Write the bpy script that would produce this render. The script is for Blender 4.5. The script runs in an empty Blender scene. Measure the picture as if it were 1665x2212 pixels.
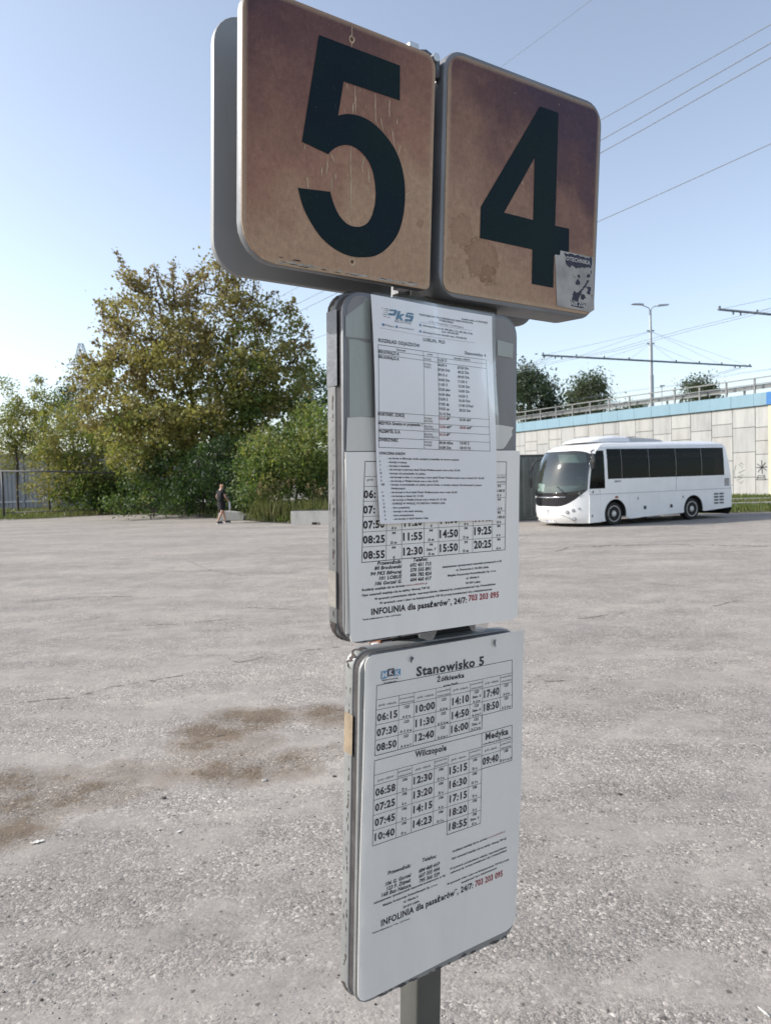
import bpy, bmesh, math, random
import numpy as np
from mathutils import Vector, Matrix
random.seed(7)
C = bpy.context.scene.collection
sc = bpy.context.scene

# ------------------------------------------------------------------ camera
PITCH = math.atan((1106-1035)/1600.0); ROLL = 0.030
cp, sp_ = math.cos(PITCH), math.sin(PITCH); cr, sr = math.cos(ROLL), math.sin(ROLL)
fw = Vector((0, cp, -sp_)); up0 = Vector((0, sp_, cp)); r0 = Vector((1, 0, 0))
rt = r0*cr - up0*sr; up = r0*sr + up0*cr
cam_d = bpy.data.cameras.new('camera'); cam = bpy.data.objects.new('camera', cam_d); C.objects.link(cam)
M = Matrix.Identity(4)
for i in range(3):
    M[i][0] = rt[i]; M[i][1] = up[i]; M[i][2] = -fw[i]
M[2][3] = 1.7
cam.matrix_world = M
cam_d.sensor_fit = 'VERTICAL'; cam_d.sensor_height = 36.0; cam_d.lens = 1600.0/2212.0*36.0
cam_d.clip_start = 0.02; cam_d.clip_end = 4000
cam_d.dof.use_dof = True; cam_d.dof.focus_distance = 1.08; cam_d.dof.aperture_fstop = 14.0
sc.camera = cam

# ------------------------------------------------------------------ world + sun
SUN_EL = 33.0; SUN_A = 3.0      # sun stands to the left, a little beyond the sign
sdir = Vector((-math.cos(math.radians(SUN_A))*math.cos(math.radians(SUN_EL)), math.sin(math.radians(SUN_A))*math.cos(math.radians(SUN_EL)), math.sin(math.radians(SUN_EL))))
w = bpy.data.worlds.new('World'); sc.world = w; w.use_nodes = True
nt = w.node_tree; nt.nodes.clear()
sky = nt.nodes.new('ShaderNodeTexSky'); sky.sky_type = 'NISHITA'; sky.sun_disc = False
sky.sun_elevation = math.radians(SUN_EL); sky.sun_rotation = math.radians(-90+SUN_A)
sky.air_density = 1.0; sky.dust_density = 1.25; sky.ozone_density = 1.5; sky.altitude = 200
hsv = nt.nodes.new('ShaderNodeHueSaturation'); hsv.inputs['Saturation'].default_value = 0.70
bg = nt.nodes.new('ShaderNodeBackground'); bg.inputs['Strength'].default_value = 0.15
ow = nt.nodes.new('ShaderNodeOutputWorld')
nt.links.new(sky.outputs[0], hsv.inputs['Color']); nt.links.new(hsv.outputs[0], bg.inputs[0]); nt.links.new(bg.outputs[0], ow.inputs[0])
sl = bpy.data.lights.new('sun', 'SUN'); sl.energy = 3.7; sl.angle = math.radians(0.53); sl.color = (1.0, .955, .89)
so = bpy.data.objects.new('sun', sl); C.objects.link(so)
so.rotation_euler = (sdir).to_track_quat('Z', 'Y').to_euler(); so.location = (-20, 0, 30)
sc.view_settings.view_transform = 'Standard'; sc.view_settings.look = 'None'; sc.view_settings.exposure = 0.66; sc.view_settings.gamma = 1.0
sc.view_settings.use_curve_mapping = False

# ------------------------------------------------------------------ helpers
def tag(o, label=None, cat=None, group=None, kind=None):
    if label: o['label'] = label
    if cat: o['category'] = cat
    if group: o['group'] = group
    if kind: o['kind'] = kind
    return o
def thing(name, loc, label, cat, group=None, rz=0):
    o = bpy.data.objects.new(name, None); C.objects.link(o); o.location = loc; o.rotation_euler = (0, 0, rz)
    o.empty_display_size = .2
    return tag(o, label, cat, group)
def wm(o):
    m = o.matrix_basis.copy() if o.rotation_mode else o.matrix_basis
    while o.parent: o = o.parent; m = o.matrix_basis @ m
    return m
class MB:
    """collects geometry in world (or local) coordinates"""
    def __init__(s): s.v = []; s.f = []; s.mi = []
    def add(s, vs, fs, mi=0):
        n = len(s.v); s.v += [tuple(q) for q in vs]; s.f += [tuple(i+n for i in f) for f in fs]; s.mi += [mi]*len(fs); return s
    def box(s, a, b, mi=0):
        x0, y0, z0 = a; x1, y1, z1 = b
        return s.add([(x0,y0,z0),(x1,y0,z0),(x1,y1,z0),(x0,y1,z0),(x0,y0,z1),(x1,y0,z1),(x1,y1,z1),(x0,y1,z1)],
              [(0,3,2,1),(4,5,6,7),(0,1,5,4),(1,2,6,5),(2,3,7,6),(3,0,4,7)], mi)
    def obox(s, o, ax, ay, az, mi=0):
        o, ax, ay, az = Vector(o), Vector(ax), Vector(ay), Vector(az)
        return s.add([o, o+ax, o+ax+ay, o+ay, o+az, o+ax+az, o+ax+ay+az, o+ay+az], [(0,3,2,1),(4,5,6,7),(0,1,5,4),(1,2,6,5),(2,3,7,6),(3,0,4,7)], mi)
    def tube(s, pts, rad, n=6, mi=0, cap=True):
        pts = [Vector(p) for p in pts]; rs = rad if isinstance(rad, (list, tuple)) else [rad]*len(pts)
        base = len(s.v); prev = None
        for i, p in enumerate(pts):
            t = (pts[min(i+1, len(pts)-1)]-pts[max(i-1, 0)])
            t = t.normalized() if t.length > 1e-9 else Vector((0, 0, 1))
            if prev is None:
                a = Vector((0, 0, 1)) if abs(t.z) < .9 else Vector((1, 0, 0)); prev = t.cross(a).normalized()
            else:
                prev = prev - t*prev.dot(t)
                prev = prev.normalized() if prev.length > 1e-6 else t.orthogonal().normalized()
            q = t.cross(prev)
            for k in range(n):
                an = 2*math.pi*k/n; s.v.append(tuple(p + (prev*math.cos(an)+q*math.sin(an))*rs[i]))
        for i in range(len(pts)-1):
            for k in range(n):
                a = base+i*n+k; b = base+i*n+(k+1) % n; s.f.append((a, b, b+n, a+n)); s.mi.append(mi)
        if cap:
            s.f.append(tuple(base+k for k in range(n))[::-1]); s.mi.append(mi)
            s.f.append(tuple(base+(len(pts)-1)*n+k for k in range(n))); s.mi.append(mi)
        return s
    def prism(s, outline, frame, d0, d1, mi=0, bev=0.0):
        """outline [(u,v)] extruded along n between d0 (back) and d1 (front)"""
        o, U, V, N = frame; k = len(outline)
        rings = [(outline, d0), (outline, d1-bev)]
        if bev > 0:
            cx = sum(p[0] for p in outline)/k; cy = sum(p[1] for p in outline)/k
            mx = max(abs(p[0]-cx) for p in outline); my = max(abs(p[1]-cy) for p in outline)
            rings.append(([(cx+(p[0]-cx)*(1-bev*.3/mx), cy+(p[1]-cy)*(1-bev*.3/my)) for p in outline], d1-bev*.3))
            rings.append(([(cx+(p[0]-cx)*(1-bev/mx), cy+(p[1]-cy)*(1-bev/my)) for p in outline], d1))
        vs = []; fs = []
        for ol, d in rings: vs += [o+U*p[0]+V*p[1]+N*d for p in ol]
        fs.append(tuple(range(k))[::-1])
        for r in range(len(rings)-1):
            for i in range(k):
                a = r*k+i; b = r*k+(i+1) % k; fs.append((a, b, b+k, a+k))
        fs.append(tuple((len(rings)-1)*k+i for i in range(k)))
        return s.add(vs, fs, mi)
    def build(s, name, mats, parent=None, smooth=False, local=False, label=None, kind=None, auto=None):
        me = bpy.data.meshes.new(name)
        vs = s.v
        if parent is not None and not local:
            inv = wm(parent).inverted(); vs = [tuple(inv @ Vector(v)) for v in vs]
        me.from_pydata(vs, [], s.f)
        if not isinstance(mats, (list, tuple)): mats = [mats]
        for m in mats: me.materials.append(m)
        if len(mats) > 1: me.polygons.foreach_set('material_index', s.mi)
        if smooth: me.polygons.foreach_set('use_smooth', [True]*len(me.polygons))
        me.update()
        bm = bmesh.new(); bm.from_mesh(me); bmesh.ops.recalc_face_normals(bm, faces=bm.faces); bm.to_mesh(me); bm.free()
        if smooth and auto: me.set_sharp_from_angle(angle=math.radians(auto))
        o = bpy.data.objects.new(name, me); C.objects.link(o); o.parent = parent
        if label: o['label'] = label
        if kind: o['kind'] = kind
        return o
def dup(o, loc=None, rz=None, label=None, parent=None):
    c = o.copy(); C.objects.link(c)
    if parent is not None: c.parent = parent
    if loc is not None: c.location = loc
    if rz is not None: c.rotation_euler = (0, 0, rz)
    if label: c['label'] = label
    for ch in list(o.children): dup(ch, parent=c)
    return c
def rrect(w, h, r, n=5, u0=0, v0=0):
    rs = r if isinstance(r, (list, tuple)) else [r]*4   # BL BR TR TL
    out = []
    for (cx, cy, a0, rr) in ((rs[0], rs[0], 180, rs[0]), (w-rs[1], rs[1], 270, rs[1]), (w-rs[2], h-rs[2], 0, rs[2]), (rs[3], h-rs[3], 90, rs[3])):
        for k in range(n+1):
            a = math.radians(a0+90*k/n); out.append((u0+cx+rr*math.cos(a), v0+cy+rr*math.sin(a)))
    return out

# ------------------------------------------------------------------ materials
def newmat(name):
    m = bpy.data.materials.new(name); m.use_nodes = True; nt = m.node_tree; nt.nodes.clear()
    out = nt.nodes.new('ShaderNodeOutputMaterial'); b = nt.nodes.new('ShaderNodeBsdfPrincipled'); nt.links.new(b.outputs[0], out.inputs[0])
    return m, nt, b, out
def N(nt, t, **kw):
    n = nt.nodes.new(t)
    for k, v in kw.items():
        if k.startswith('_'): setattr(n, k[1:], v)
        else: n.inputs[k.replace('__', ' ')].default_value = v
    return n
def ramp(nt, stops, src, interp='LINEAR'):
    r = nt.nodes.new('ShaderNodeValToRGB'); r.color_ramp.interpolation = interp
    e = r.color_ramp.elements
    while len(e) < len(stops): e.new(.5)
    for i, (p, c) in enumerate(stops):
        e[i].position = p; e[i].color = (c[0], c[1], c[2], 1) if isinstance(c, (tuple, list)) else (c, c, c, 1)
    nt.links.new(src, r.inputs[0]); return r
def mix(nt, fac, a, b, mode='MIX'):
    m = nt.nodes.new('ShaderNodeMix'); m.data_type = 'RGBA'; m.blend_type = mode
    for s_, v in (('F', fac), ('A', a), ('B', b)):
        sock = [i for i in m.inputs if i.identifier == {'F': 'Factor_Float', 'A': 'A_Color', 'B': 'B_Color'}[s_]][0]
        if hasattr(v, 'links'): nt.links.new(v, sock)
        else: sock.default_value = v if s_ == 'F' else (v[0], v[1], v[2], 1)
    return [o for o in m.outputs if o.identifier == 'Result_Color'][0]
def math_(nt, op, a, b=None, c=None, clamp=False):
    m = nt.nodes.new('ShaderNodeMath'); m.operation = op; m.use_clamp = clamp
    for i, v in enumerate((a, b, c)):
        if v is None: continue
        if hasattr(v, 'links'): nt.links.new(v, m.inputs[i])
        else: m.inputs[i].default_value = v
    return m.outputs[0]
def simple(name, col, rough=.6, metal=0, var=.12, scale=8, bump=0, col2=None, stain=None, coat=0, spec=.5, bscale=None):
    """base colour with two octaves of variation; optional stain colour (worn spots)"""
    m, nt, b, out = newmat(name)
    tc = N(nt, 'ShaderNodeTexCoord'); no = N(nt, 'ShaderNodeTexNoise', Scale=scale, Detail=6.0, Roughness=.6); nt.links.new(tc.outputs['Object'], no.inputs['Vector'])
    c2 = col2 or tuple(c*(1-var*1.6) for c in col); c1 = tuple(min(1, c*(1+var*.6)) for c in col)
    r = ramp(nt, [(.3, c2), (.7, c1)], no.outputs['Fac']); cc = r.outputs[0]
    if stain:
        n2 = N(nt, 'ShaderNodeTexNoise', Scale=scale*2.7, Detail=8.0, Roughness=.7); nt.links.new(tc.outputs['Object'], n2.inputs['Vector'])
        f = ramp(nt, [(stain[1], 0.0), (stain[1]+.06, 1.0)], n2.outputs['Fac']); cc = mix(nt, f.outputs[0], cc, stain[0])
    nt.links.new(cc, b.inputs['Base Color'])
    b.inputs['Roughness'].default_value = rough; b.inputs['Metallic'].default_value = metal
    b.inputs['Coat Weight'].default_value = coat; b.inputs['Coat Roughness'].default_value = .05
    b.inputs['Specular IOR Level'].default_value = spec
    if bump:
        n3 = N(nt, 'ShaderNodeTexNoise', Scale=bscale or scale*6, Detail=5.0); nt.links.new(tc.outputs['Object'], n3.inputs['Vector'])
        bn = N(nt, 'ShaderNodeBump', Strength=1.0, Distance=bump); nt.links.new(n3.outputs['Fac'], bn.inputs['Height']); nt.links.new(bn.outputs[0], b.inputs['Normal'])
    return m

# ------------------------------------------------------------------ measured shapes (metres)
FRAMES={'four': ([0.09238, 1.08061, 1.9681], [[0.84581, 0.53304, -0.0216], [0.04807, -0.03583, 0.9982], [0.53131, -0.84533, -0.05593]], 0.30916, 0.33163), 'five': ([-0.16459, 0.90732, 1.97189], [[0.82976, 0.55781, -0.01857], [0.0521, -0.04429, 0.99766], [0.55568, -0.82879, -0.06581]], 0.28556, 0.31775), 'mid': ([-0.05974, 0.98839, 1.48135], [[0.81447, 0.57999, -0.0159], [0.02768, -0.01147, 0.99955], [0.57955, -0.81454, -0.0254]], 0.32238, 0.47101), 'low': ([-0.06402, 1.02258, 0.95636], [[0.82596, 0.56286, -0.03135], [0.04795, -0.01473, 0.99874], [0.56169, -0.82642, -0.03915]], 0.31051, 0.50215)}
R0=[[0.83428, 0.55101, -0.01907], [0.0413, -0.02796, 0.99876], [0.5498, -0.83403, -0.04608]]
TEXTS={'p': [('BIŁGORAJ', 0.07725, 0.4339, 0.10657, 0.4341, 0.0034, 'i', 'g'),
 ('PKSBilgoraj', 0.06031, 0.42692, 0.07617, 0.42646, 0.00202, '', 'k'),
 ('www.pks-bilgoraj.pl', 0.0841, 0.42664, 0.11099, 0.42678, 0.00205, '', 'k'),
 ('PRZEDSIĘBIORSTWO KOMUNIKACJI SAMOCHODOWEJ', 0.12215, 0.44891, 0.22296, 0.44834, 0.00244, 'b', 'k'),
 ('W BIŁGORAJU', 0.15882, 0.44543, 0.18564, 0.44488, 0.00249, 'b', 'k'),
 ('Rozkład ważny od: 08.07.2023', 0.20237, 0.45223, 0.25169, 0.45174, 0.00255, 'b', 'k'),
 ('ul. Marii Konopnickiej 7, 23-400 Biłgoraj', 0.13985, 0.44097, 0.20489, 0.44011, 0.00247, '', 'k'),
 ('Informacja Biłgoraj: tel.: (84) 686-11-91, (84) 686-12-08,', 0.12825, 0.43441, 0.22306, 0.4325, 0.00245, 'b', 'k'),
 ('kom.: 670-555-891', 0.16403, 0.42977, 0.19539, 0.42945, 0.0025, 'b', 'k'),
 ('Informacja Dworzec Zamość: kom.: 730-200-733', 0.1278, 0.42525, 0.21139, 0.42431, 0.00245, 'b', 'k'),
 ('ROZKŁAD ODJAZDÓW', 0.04879, 0.40436, 0.1215, 0.40395, 0.0047, 'b', 'k'),
 ('LUBLIN, PŁD', 0.12826, 0.4139, 0.1695, 0.41384, 0.00456, 'b', 'k'),
 ('Stanowisko 4', 0.20705, 0.40243, 0.2487, 0.40181, 0.00458, 'b', 'k'),
 ('Kierunek', 0.07932, 0.39573, 0.09556, 0.39548, 0.00239, 'b', 'k'),
 ('przez', 0.13579, 0.39523, 0.14568, 0.39504, 0.00212, 'b', 'k'),
 ('Godziny odjazdu', 0.18584, 0.39365, 0.21727, 0.39392, 0.00254, 'b', 'k'),
 ('BIŁGORAJ,D.A', 0.04894, 0.38959, 0.08361, 0.38926, 0.00387, 'b', 'k'),
 ('BIŁGORAJ,D.A', 0.04892, 0.38286, 0.0836, 0.38239, 0.00387, 'b', 'k'),
 ('WYSOKIE', 0.12806, 0.38751, 0.14177, 0.38725, 0.00282, '', 'k'),
 ('WYSOKIE', 0.12806, 0.38047, 0.14178, 0.38015, 0.00282, '', 'k'),
 ('FRAMPOL', 0.12807, 0.37642, 0.14201, 0.37609, 0.00282, '', 'k'),
 ('WYSOKIE', 0.12903, 0.30411, 0.14282, 0.30374, 0.00284, '', 'k'),
 ('BIŁGORAJ', 0.12904, 0.30038, 0.14421, 0.30003, 0.00284, '', 'k'),
 ('BIŁGORAJ', 0.1295, 0.29275, 0.14446, 0.29251, 0.00285, '', 'k'),
 ('PRZEWORSK D.A.', 0.1295, 0.28883, 0.15567, 0.28853, 0.00285, '', 'k'),
 ('BIŁGORAJ', 0.12997, 0.28172, 0.14471, 0.28138, 0.00285, '', 'k'),
 ('PRZEWORSK D.A.', 0.12997, 0.2778, 0.1557, 0.27733, 0.00285, '', 'k'),
 ('WYSOKIE', 0.1302, 0.27049, 0.14403, 0.27023, 0.00285, '', 'k'),
 ('TUROBIN', 0.13021, 0.26621, 0.14381, 0.26591, 0.00286, '', 'k'),
 ('15:30 O', 0.15498, 0.38764, 0.17196, 0.38815, 0.00375, 'b', 'k'),
 ('06:50 d', 0.15477, 0.38083, 0.17127, 0.38106, 0.00375, 'b', 'k'),
 ('07:50 D6d', 0.15501, 0.37405, 0.17725, 0.37429, 0.00376, 'b', 'k'),
 ('09:15 d', 0.15526, 0.36691, 0.17155, 0.367, 0.00376, 'b', 'k'),
 ('10:30 Dm', 0.15528, 0.35975, 0.17635, 0.35991, 0.00376, 'b', 'k'),
 ('11:55 S', 0.15553, 0.35295, 0.17231, 0.35313, 0.00377, 'b', 'k'),
 ('13:20 akw', 0.15555, 0.34596, 0.17735, 0.34618, 0.00377, 'b', 'k'),
 ('14:30 dhw', 0.15556, 0.33877, 0.17762, 0.33911, 0.00377, 'b', 'k'),
 ('15:50 S', 0.15581, 0.33214, 0.17237, 0.33229, 0.00377, 'b', 'k'),
 ('17:05 dh', 0.15606, 0.32514, 0.17479, 0.32497, 0.00378, 'b', 'k'),
 ('19:25 an', 0.15608, 0.31848, 0.17505, 0.31843, 0.00378, 'b', 'k'),
 ('21:15 Dm', 0.15633, 0.31128, 0.17747, 0.31125, 0.00378, 'b', 'k'),
 ('07:20 Dm', 0.19244, 0.37981, 0.21386, 0.38036, 0.00383, 'b', 'k'),
 ('08:25 Dm', 0.19271, 0.37344, 0.21414, 0.37373, 0.00383, 'b', 'k'),
 ('09:45 Dm', 0.19274, 0.3665, 0.21468, 0.36693, 0.00384, 'b', 'k'),
 ('11:20 d', 0.19301, 0.35993, 0.20999, 0.35996, 0.00384, 'b', 'k'),
 ('12:30 Dm', 0.19329, 0.35282, 0.21525, 0.35308, 0.00384, 'b', 'k'),
 ('14:00 Dn', 0.19332, 0.34586, 0.21429, 0.34599, 0.00385, 'b', 'k'),
 ('14:50 S', 0.19335, 0.33853, 0.21084, 0.33857, 0.00385, 'b', 'k'),
 ('16:20 Dm', 0.19362, 0.33194, 0.21537, 0.33213, 0.00385, 'b', 'k'),
 ('17:45 D7md', 0.1939, 0.32479, 0.22092, 0.32497, 0.00386, 'b', 'k'),
 ('20:25 Dm', 0.19417, 0.31801, 0.21595, 0.31785, 0.00386, 'b', 'k'),
 ('15:30 dnV', 0.19472, 0.30404, 0.21702, 0.30412, 0.00387, 'b', 'k'),
 ('09:30 HDm', 0.15737, 0.26976, 0.18269, 0.26951, 0.0038, 'b', 'k'),
 ('13:45 S', 0.1961, 0.26994, 0.21345, 0.26971, 0.00388, 'b', 'k'),
 ('16:00 Dm', 0.15762, 0.26306, 0.17932, 0.26284, 0.00381, 'b', 'k'),
 ('18:10 7d', 0.19637, 0.26292, 0.21575, 0.26265, 0.00389, 'b', 'k'),
 ('10:10', 0.15634, 0.30461, 0.16769, 0.3045, 0.00379, 'b', 'r'),
 ('dP*', 0.16936, 0.30456, 0.17822, 0.30453, 0.00381, 'b', 'k'),
 ('12:20', 0.15684, 0.2929, 0.1682, 0.29271, 0.00379, 'b', 'r'),
 ('akP*', 0.16987, 0.29276, 0.18067, 0.29274, 0.00382, 'b', 'k'),
 ('18:05', 0.19526, 0.29264, 0.2071, 0.29263, 0.00387, 'b', 'r'),
 ('dnP*', 0.20859, 0.29268, 0.2196, 0.29264, 0.0039, 'b', 'k'),
 ('10:10', 0.15687, 0.28169, 0.16823, 0.28162, 0.0038, 'b', 'r'),
 ('dP*', 0.16966, 0.28166, 0.1783, 0.28151, 0.00382, 'b', 'k'),
 ('HORYNIEC ZDRÓJ', 0.04907, 0.30631, 0.09328, 0.30553, 0.00424, 'b', 'k'),
 ('MEDYKA Granica nr przystanku 1', 0.04986, 0.29411, 0.12608, 0.29406, 0.00408, 'b', 'k'),
 ('PRZEMYŚL D.A.', 0.05045, 0.28307, 0.08735, 0.28288, 0.00426, 'b', 'k'),
 ('ZWIERZYNIEC', 0.05104, 0.27183, 0.08364, 0.27131, 0.00409, 'b', 'k'),
 ('OZNACZENIA KURSÓW', 0.05182, 0.25391, 0.09652, 0.25318, 0.00342, 'b', 'k'),
 ('*', 0.05222, 0.24862, 0.0539, 0.24863, 0.00274, 'b', 'k'),
 ('6', 0.05283, 0.24297, 0.05451, 0.24298, 0.00274, 'b', 'k'),
 ('7', 0.05323, 0.23766, 0.05492, 0.23766, 0.00274, 'b', 'k'),
 ('a', 0.05343, 0.23217, 0.05511, 0.23217, 0.00274, 'b', 'k'),
 ('D', 0.05383, 0.22702, 0.05636, 0.22701, 0.00275, 'b', 'k'),
 ('d', 0.05445, 0.22203, 0.05613, 0.22202, 0.00275, 'b', 'k'),
 ('h', 0.05485, 0.21687, 0.05654, 0.21686, 0.00275, 'b', 'k'),
 ('k', 0.05649, 0.201, 0.05818, 0.20097, 0.00276, 'b', 'k'),
 ('m', 0.05711, 0.19599, 0.05965, 0.19593, 0.00276, 'b', 'k'),
 ('n', 0.05751, 0.19045, 0.05921, 0.19041, 0.00276, 'b', 'k'),
 ('O', 0.05792, 0.18508, 0.06047, 0.18501, 0.00277, 'b', 'k'),
 ('P', 0.05833, 0.17988, 0.06088, 0.1798, 0.00277, 'b', 'k'),
 ('S', 0.05874, 0.1745, 0.06129, 0.17441, 0.00277, 'b', 'k'),
 ('V', 0.05915, 0.16911, 0.0617, 0.16902, 0.00277, 'b', 'k'),
 ('w', 0.05977, 0.16389, 0.06232, 0.16378, 0.00278, 'b', 'k'),
 ('HD', 0.05547, 0.21136, 0.06118, 0.21128, 0.00275, 'b', 'k'),
 ('- na kursie w Biłgoraju może nastąpić przesiadka do innego pojazdu', 0.06574, 0.24734, 0.19473, 0.24605, 0.00259, 'b', 'k'),
 ('- kursuje w soboty', 0.06637, 0.24217, 0.09938, 0.24161, 0.00259, 'b', 'k'),
 ('- kursuje w niedziele', 0.06678, 0.23699, 0.10426, 0.23651, 0.00259, 'b', 'k'),
 ('- nie kursuje w pierwszy dzień Świąt Wielkanocnych oraz w dniu 25.XII', 0.06719, 0.23198, 0.19677, 0.23028, 0.00259, 'b', 'k'),
 ('- kursuje od poniedziałku do piątku,', 0.06761, 0.22661, 0.13369, 0.22559, 0.0026, 'b', 'k'),
 ('- nie kursuje w dniu 1.I, w pierwszy i drugi dzień Świąt Wielkanocnych oraz w dniach 25 i 26.XII', 0.06824, 0.22141, 0.24303, 0.21856, 0.0026, 'b', 'k'),
 ('- nie kursuje w Wielką Sobotę oraz w dniu 24.XII', 0.06887, 0.21621, 0.15631, 0.21474, 0.0026, 'b', 'k'),
 ('- kursuje od poniedziałku do piątku oprócz świąt, w okresie wakacji, ferii zimowych i przerw', 0.06928, 0.21117, 0.23896, 0.20813, 0.0026, 'b', 'k'),
 ('świątecznych', 0.07206, 0.20592, 0.09648, 0.20534, 0.00261, 'b', 'k'),
 ('- nie kursuje w drugi dzień Świąt Wielkanocnych oraz w dniu 26.XII', 0.07012, 0.20057, 0.19199, 0.19819, 0.00261, 'b', 'k'),
 ('- nie kursuje w dniach 24 i 31.XII', 0.07075, 0.19533, 0.12913, 0.19402, 0.00261, 'b', 'k'),
 ('- nie kursuje w Wielką Sobotę oraz w dniach 24 i 31.XII', 0.07138, 0.1901, 0.17187, 0.18809, 0.00261, 'b', 'k'),
 ('- KURSUJE W WIGILIĘ, SYLWESTRA I WIELKĄ SOB.', 0.07158, 0.18487, 0.17044, 0.18279, 0.00261, 'b', 'k'),
 ('- kurs pospieszny', 0.07222, 0.17927, 0.10491, 0.17859, 0.00262, 'b', 'k'),
 ('- kursuje w dni nauki szkolnej,', 0.07264, 0.17402, 0.12868, 0.17262, 0.00262, 'b', 'k'),
 ('- kurs przyspieszony', 0.07306, 0.16859, 0.11186, 0.16767, 0.00262, 'b', 'k'),
 ('- nie kursuje w dzień Bożego Ciała', 0.07369, 0.1635, 0.13839, 0.16233, 0.00262, 'b', 'k')], 'm': [('06:', 0.03002, 0.19452, 0.04978, 0.19458, 0.01042, 'b', 'k'),
 ('07:', 0.0289, 0.17368, 0.04865, 0.1735, 0.01044, 'b', 'k'),
 ('07:50', 0.0288, 0.15311, 0.06451, 0.15317, 0.01046, 'b', 'k'),
 ('08:25', 0.02808, 0.13288, 0.06488, 0.13246, 0.01048, 'b', 'k'),
 ('08:55', 0.02798, 0.11189, 0.06439, 0.11105, 0.0105, 'b', 'k'),
 ('11:20', 0.09905, 0.15282, 0.13126, 0.15335, 0.01088, 'b', 'k'),
 ('11:55', 0.09658, 0.13294, 0.13127, 0.13279, 0.01089, 'b', 'k'),
 ('12:30', 0.09677, 0.112, 0.13175, 0.11179, 0.01092, 'b', 'k'),
 ('14:00', 0.16536, 0.15368, 0.19827, 0.15412, 0.01128, 'b', 'k'),
 ('14:50', 0.1635, 0.13321, 0.19861, 0.13318, 0.0113, 'b', 'k'),
 ('15:50', 0.16355, 0.11244, 0.19795, 0.11244, 0.01132, 'b', 'k'),
 ('17:45', 0.23237, 0.15401, 0.26637, 0.15434, 0.01169, 'b', 'k'),
 ('19:25', 0.23069, 0.13395, 0.266, 0.13406, 0.0117, 'b', 'k'),
 ('20:25', 0.23004, 0.11344, 0.26536, 0.11317, 0.01172, 'b', 'k'),
 ('94', 0.07745, 0.14286, 0.08356, 0.1429, 0.00353, 'bi', 'k'),
 ('94', 0.07697, 0.12239, 0.0833, 0.12252, 0.00354, 'bi', 'k'),
 ('94', 0.14453, 0.14305, 0.15065, 0.14311, 0.00366, 'bi', 'k'),
 ('94', 0.14456, 0.1225, 0.15068, 0.1225, 0.00367, 'bi', 'k'),
 ('94', 0.21132, 0.14313, 0.21763, 0.14321, 0.0038, 'bi', 'k'),
 ('94', 0.21117, 0.12224, 0.21748, 0.12225, 0.0038, 'bi', 'k'),
 ('94', 0.27798, 0.14327, 0.28474, 0.14335, 0.00393, 'bi', 'k'),
 ('94', 0.27788, 0.12243, 0.28465, 0.12244, 0.00394, 'bi', 'k'),
 ('94', 0.2788, 0.20532, 0.28555, 0.20561, 0.00391, 'bi', 'k'),
 ('94', 0.27898, 0.1844, 0.28546, 0.18463, 0.00391, 'bi', 'k'),
 ('94', 0.27888, 0.16403, 0.28537, 0.16419, 0.00392, 'bi', 'k'),
 ('Stan. 7', 0.13872, 0.11572, 0.15662, 0.11567, 0.00366, 'bi', 'k'),
 ('VII-VIII D', 0.27189, 0.19783, 0.29404, 0.1982, 0.00389, 'bi', 'k'),
 ('VII-VIII D', 0.27169, 0.15725, 0.29361, 0.15698, 0.00391, 'bi', 'k'),
 ('d n', 0.07659, 0.14997, 0.08467, 0.14993, 0.0037, 'b', 'k'),
 ('D m', 0.07524, 0.12939, 0.08529, 0.1295, 0.00371, 'b', 'k'),
 ('d', 0.07846, 0.10882, 0.08152, 0.10878, 0.00372, 'b', 'k'),
 ('d', 0.1464, 0.15011, 0.14922, 0.15016, 0.00385, 'b', 'k'),
 ('D m', 0.14221, 0.12961, 0.15256, 0.12976, 0.00385, 'b', 'k'),
 ('D m', 0.14247, 0.10905, 0.15283, 0.10889, 0.00386, 'b', 'k'),
 ('d n', 0.21078, 0.14961, 0.21861, 0.14983, 0.00398, 'b', 'k'),
 ('D m', 0.20887, 0.12959, 0.21922, 0.12959, 0.00399, 'b', 'k'),
 ('D m', 0.20846, 0.1091, 0.21907, 0.10916, 0.00399, 'b', 'k'),
 ('a n', 0.27648, 0.12959, 0.28431, 0.12957, 0.00413, 'b', 'k'),
 ('d n', 0.27611, 0.10896, 0.28477, 0.109, 0.00414, 'b', 'k'),
 ('d n', 0.27758, 0.19128, 0.28621, 0.19148, 0.0041, 'b', 'k'),
 ('a k h', 0.2756, 0.17041, 0.2883, 0.17078, 0.00411, 'b', 'k'),
 ('d n', 0.27712, 0.14978, 0.28576, 0.15, 0.00412, 'b', 'k'),
 ('przewoźnik', 0.26852, 0.21926, 0.29494, 0.21944, 0.0033, 'i', 'k'),
 ('oznaczenia', 0.26991, 0.21226, 0.295, 0.21256, 0.0033, 'i', 'k'),
 ('godz.', 0.03528, 0.21803, 0.04672, 0.21826, 0.00291, 'i', 'k'),
 ('Przewoźnik:', 0.05156, 0.10182, 0.09387, 0.10128, 0.00489, 'bi', 'k'),
 ('Telefon:', 0.11477, 0.10172, 0.1413, 0.1016, 0.00507, 'bi', 'k'),
 ('80 Brodowski', 0.04688, 0.09537, 0.09386, 0.09466, 0.00488, 'bi', 'k'),
 ('692 451 715', 0.10888, 0.09475, 0.14766, 0.09413, 0.00506, 'bi', 'k'),
 ('94 PKS Biłgoraj', 0.04034, 0.08807, 0.09385, 0.08713, 0.00487, 'bi', 'k'),
 ('570 555 891', 0.10887, 0.0877, 0.1472, 0.08697, 0.00506, 'bi', 'k'),
 ('101 LOBUS', 0.05424, 0.08093, 0.09384, 0.08014, 0.00491, 'bi', 'k'),
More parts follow.
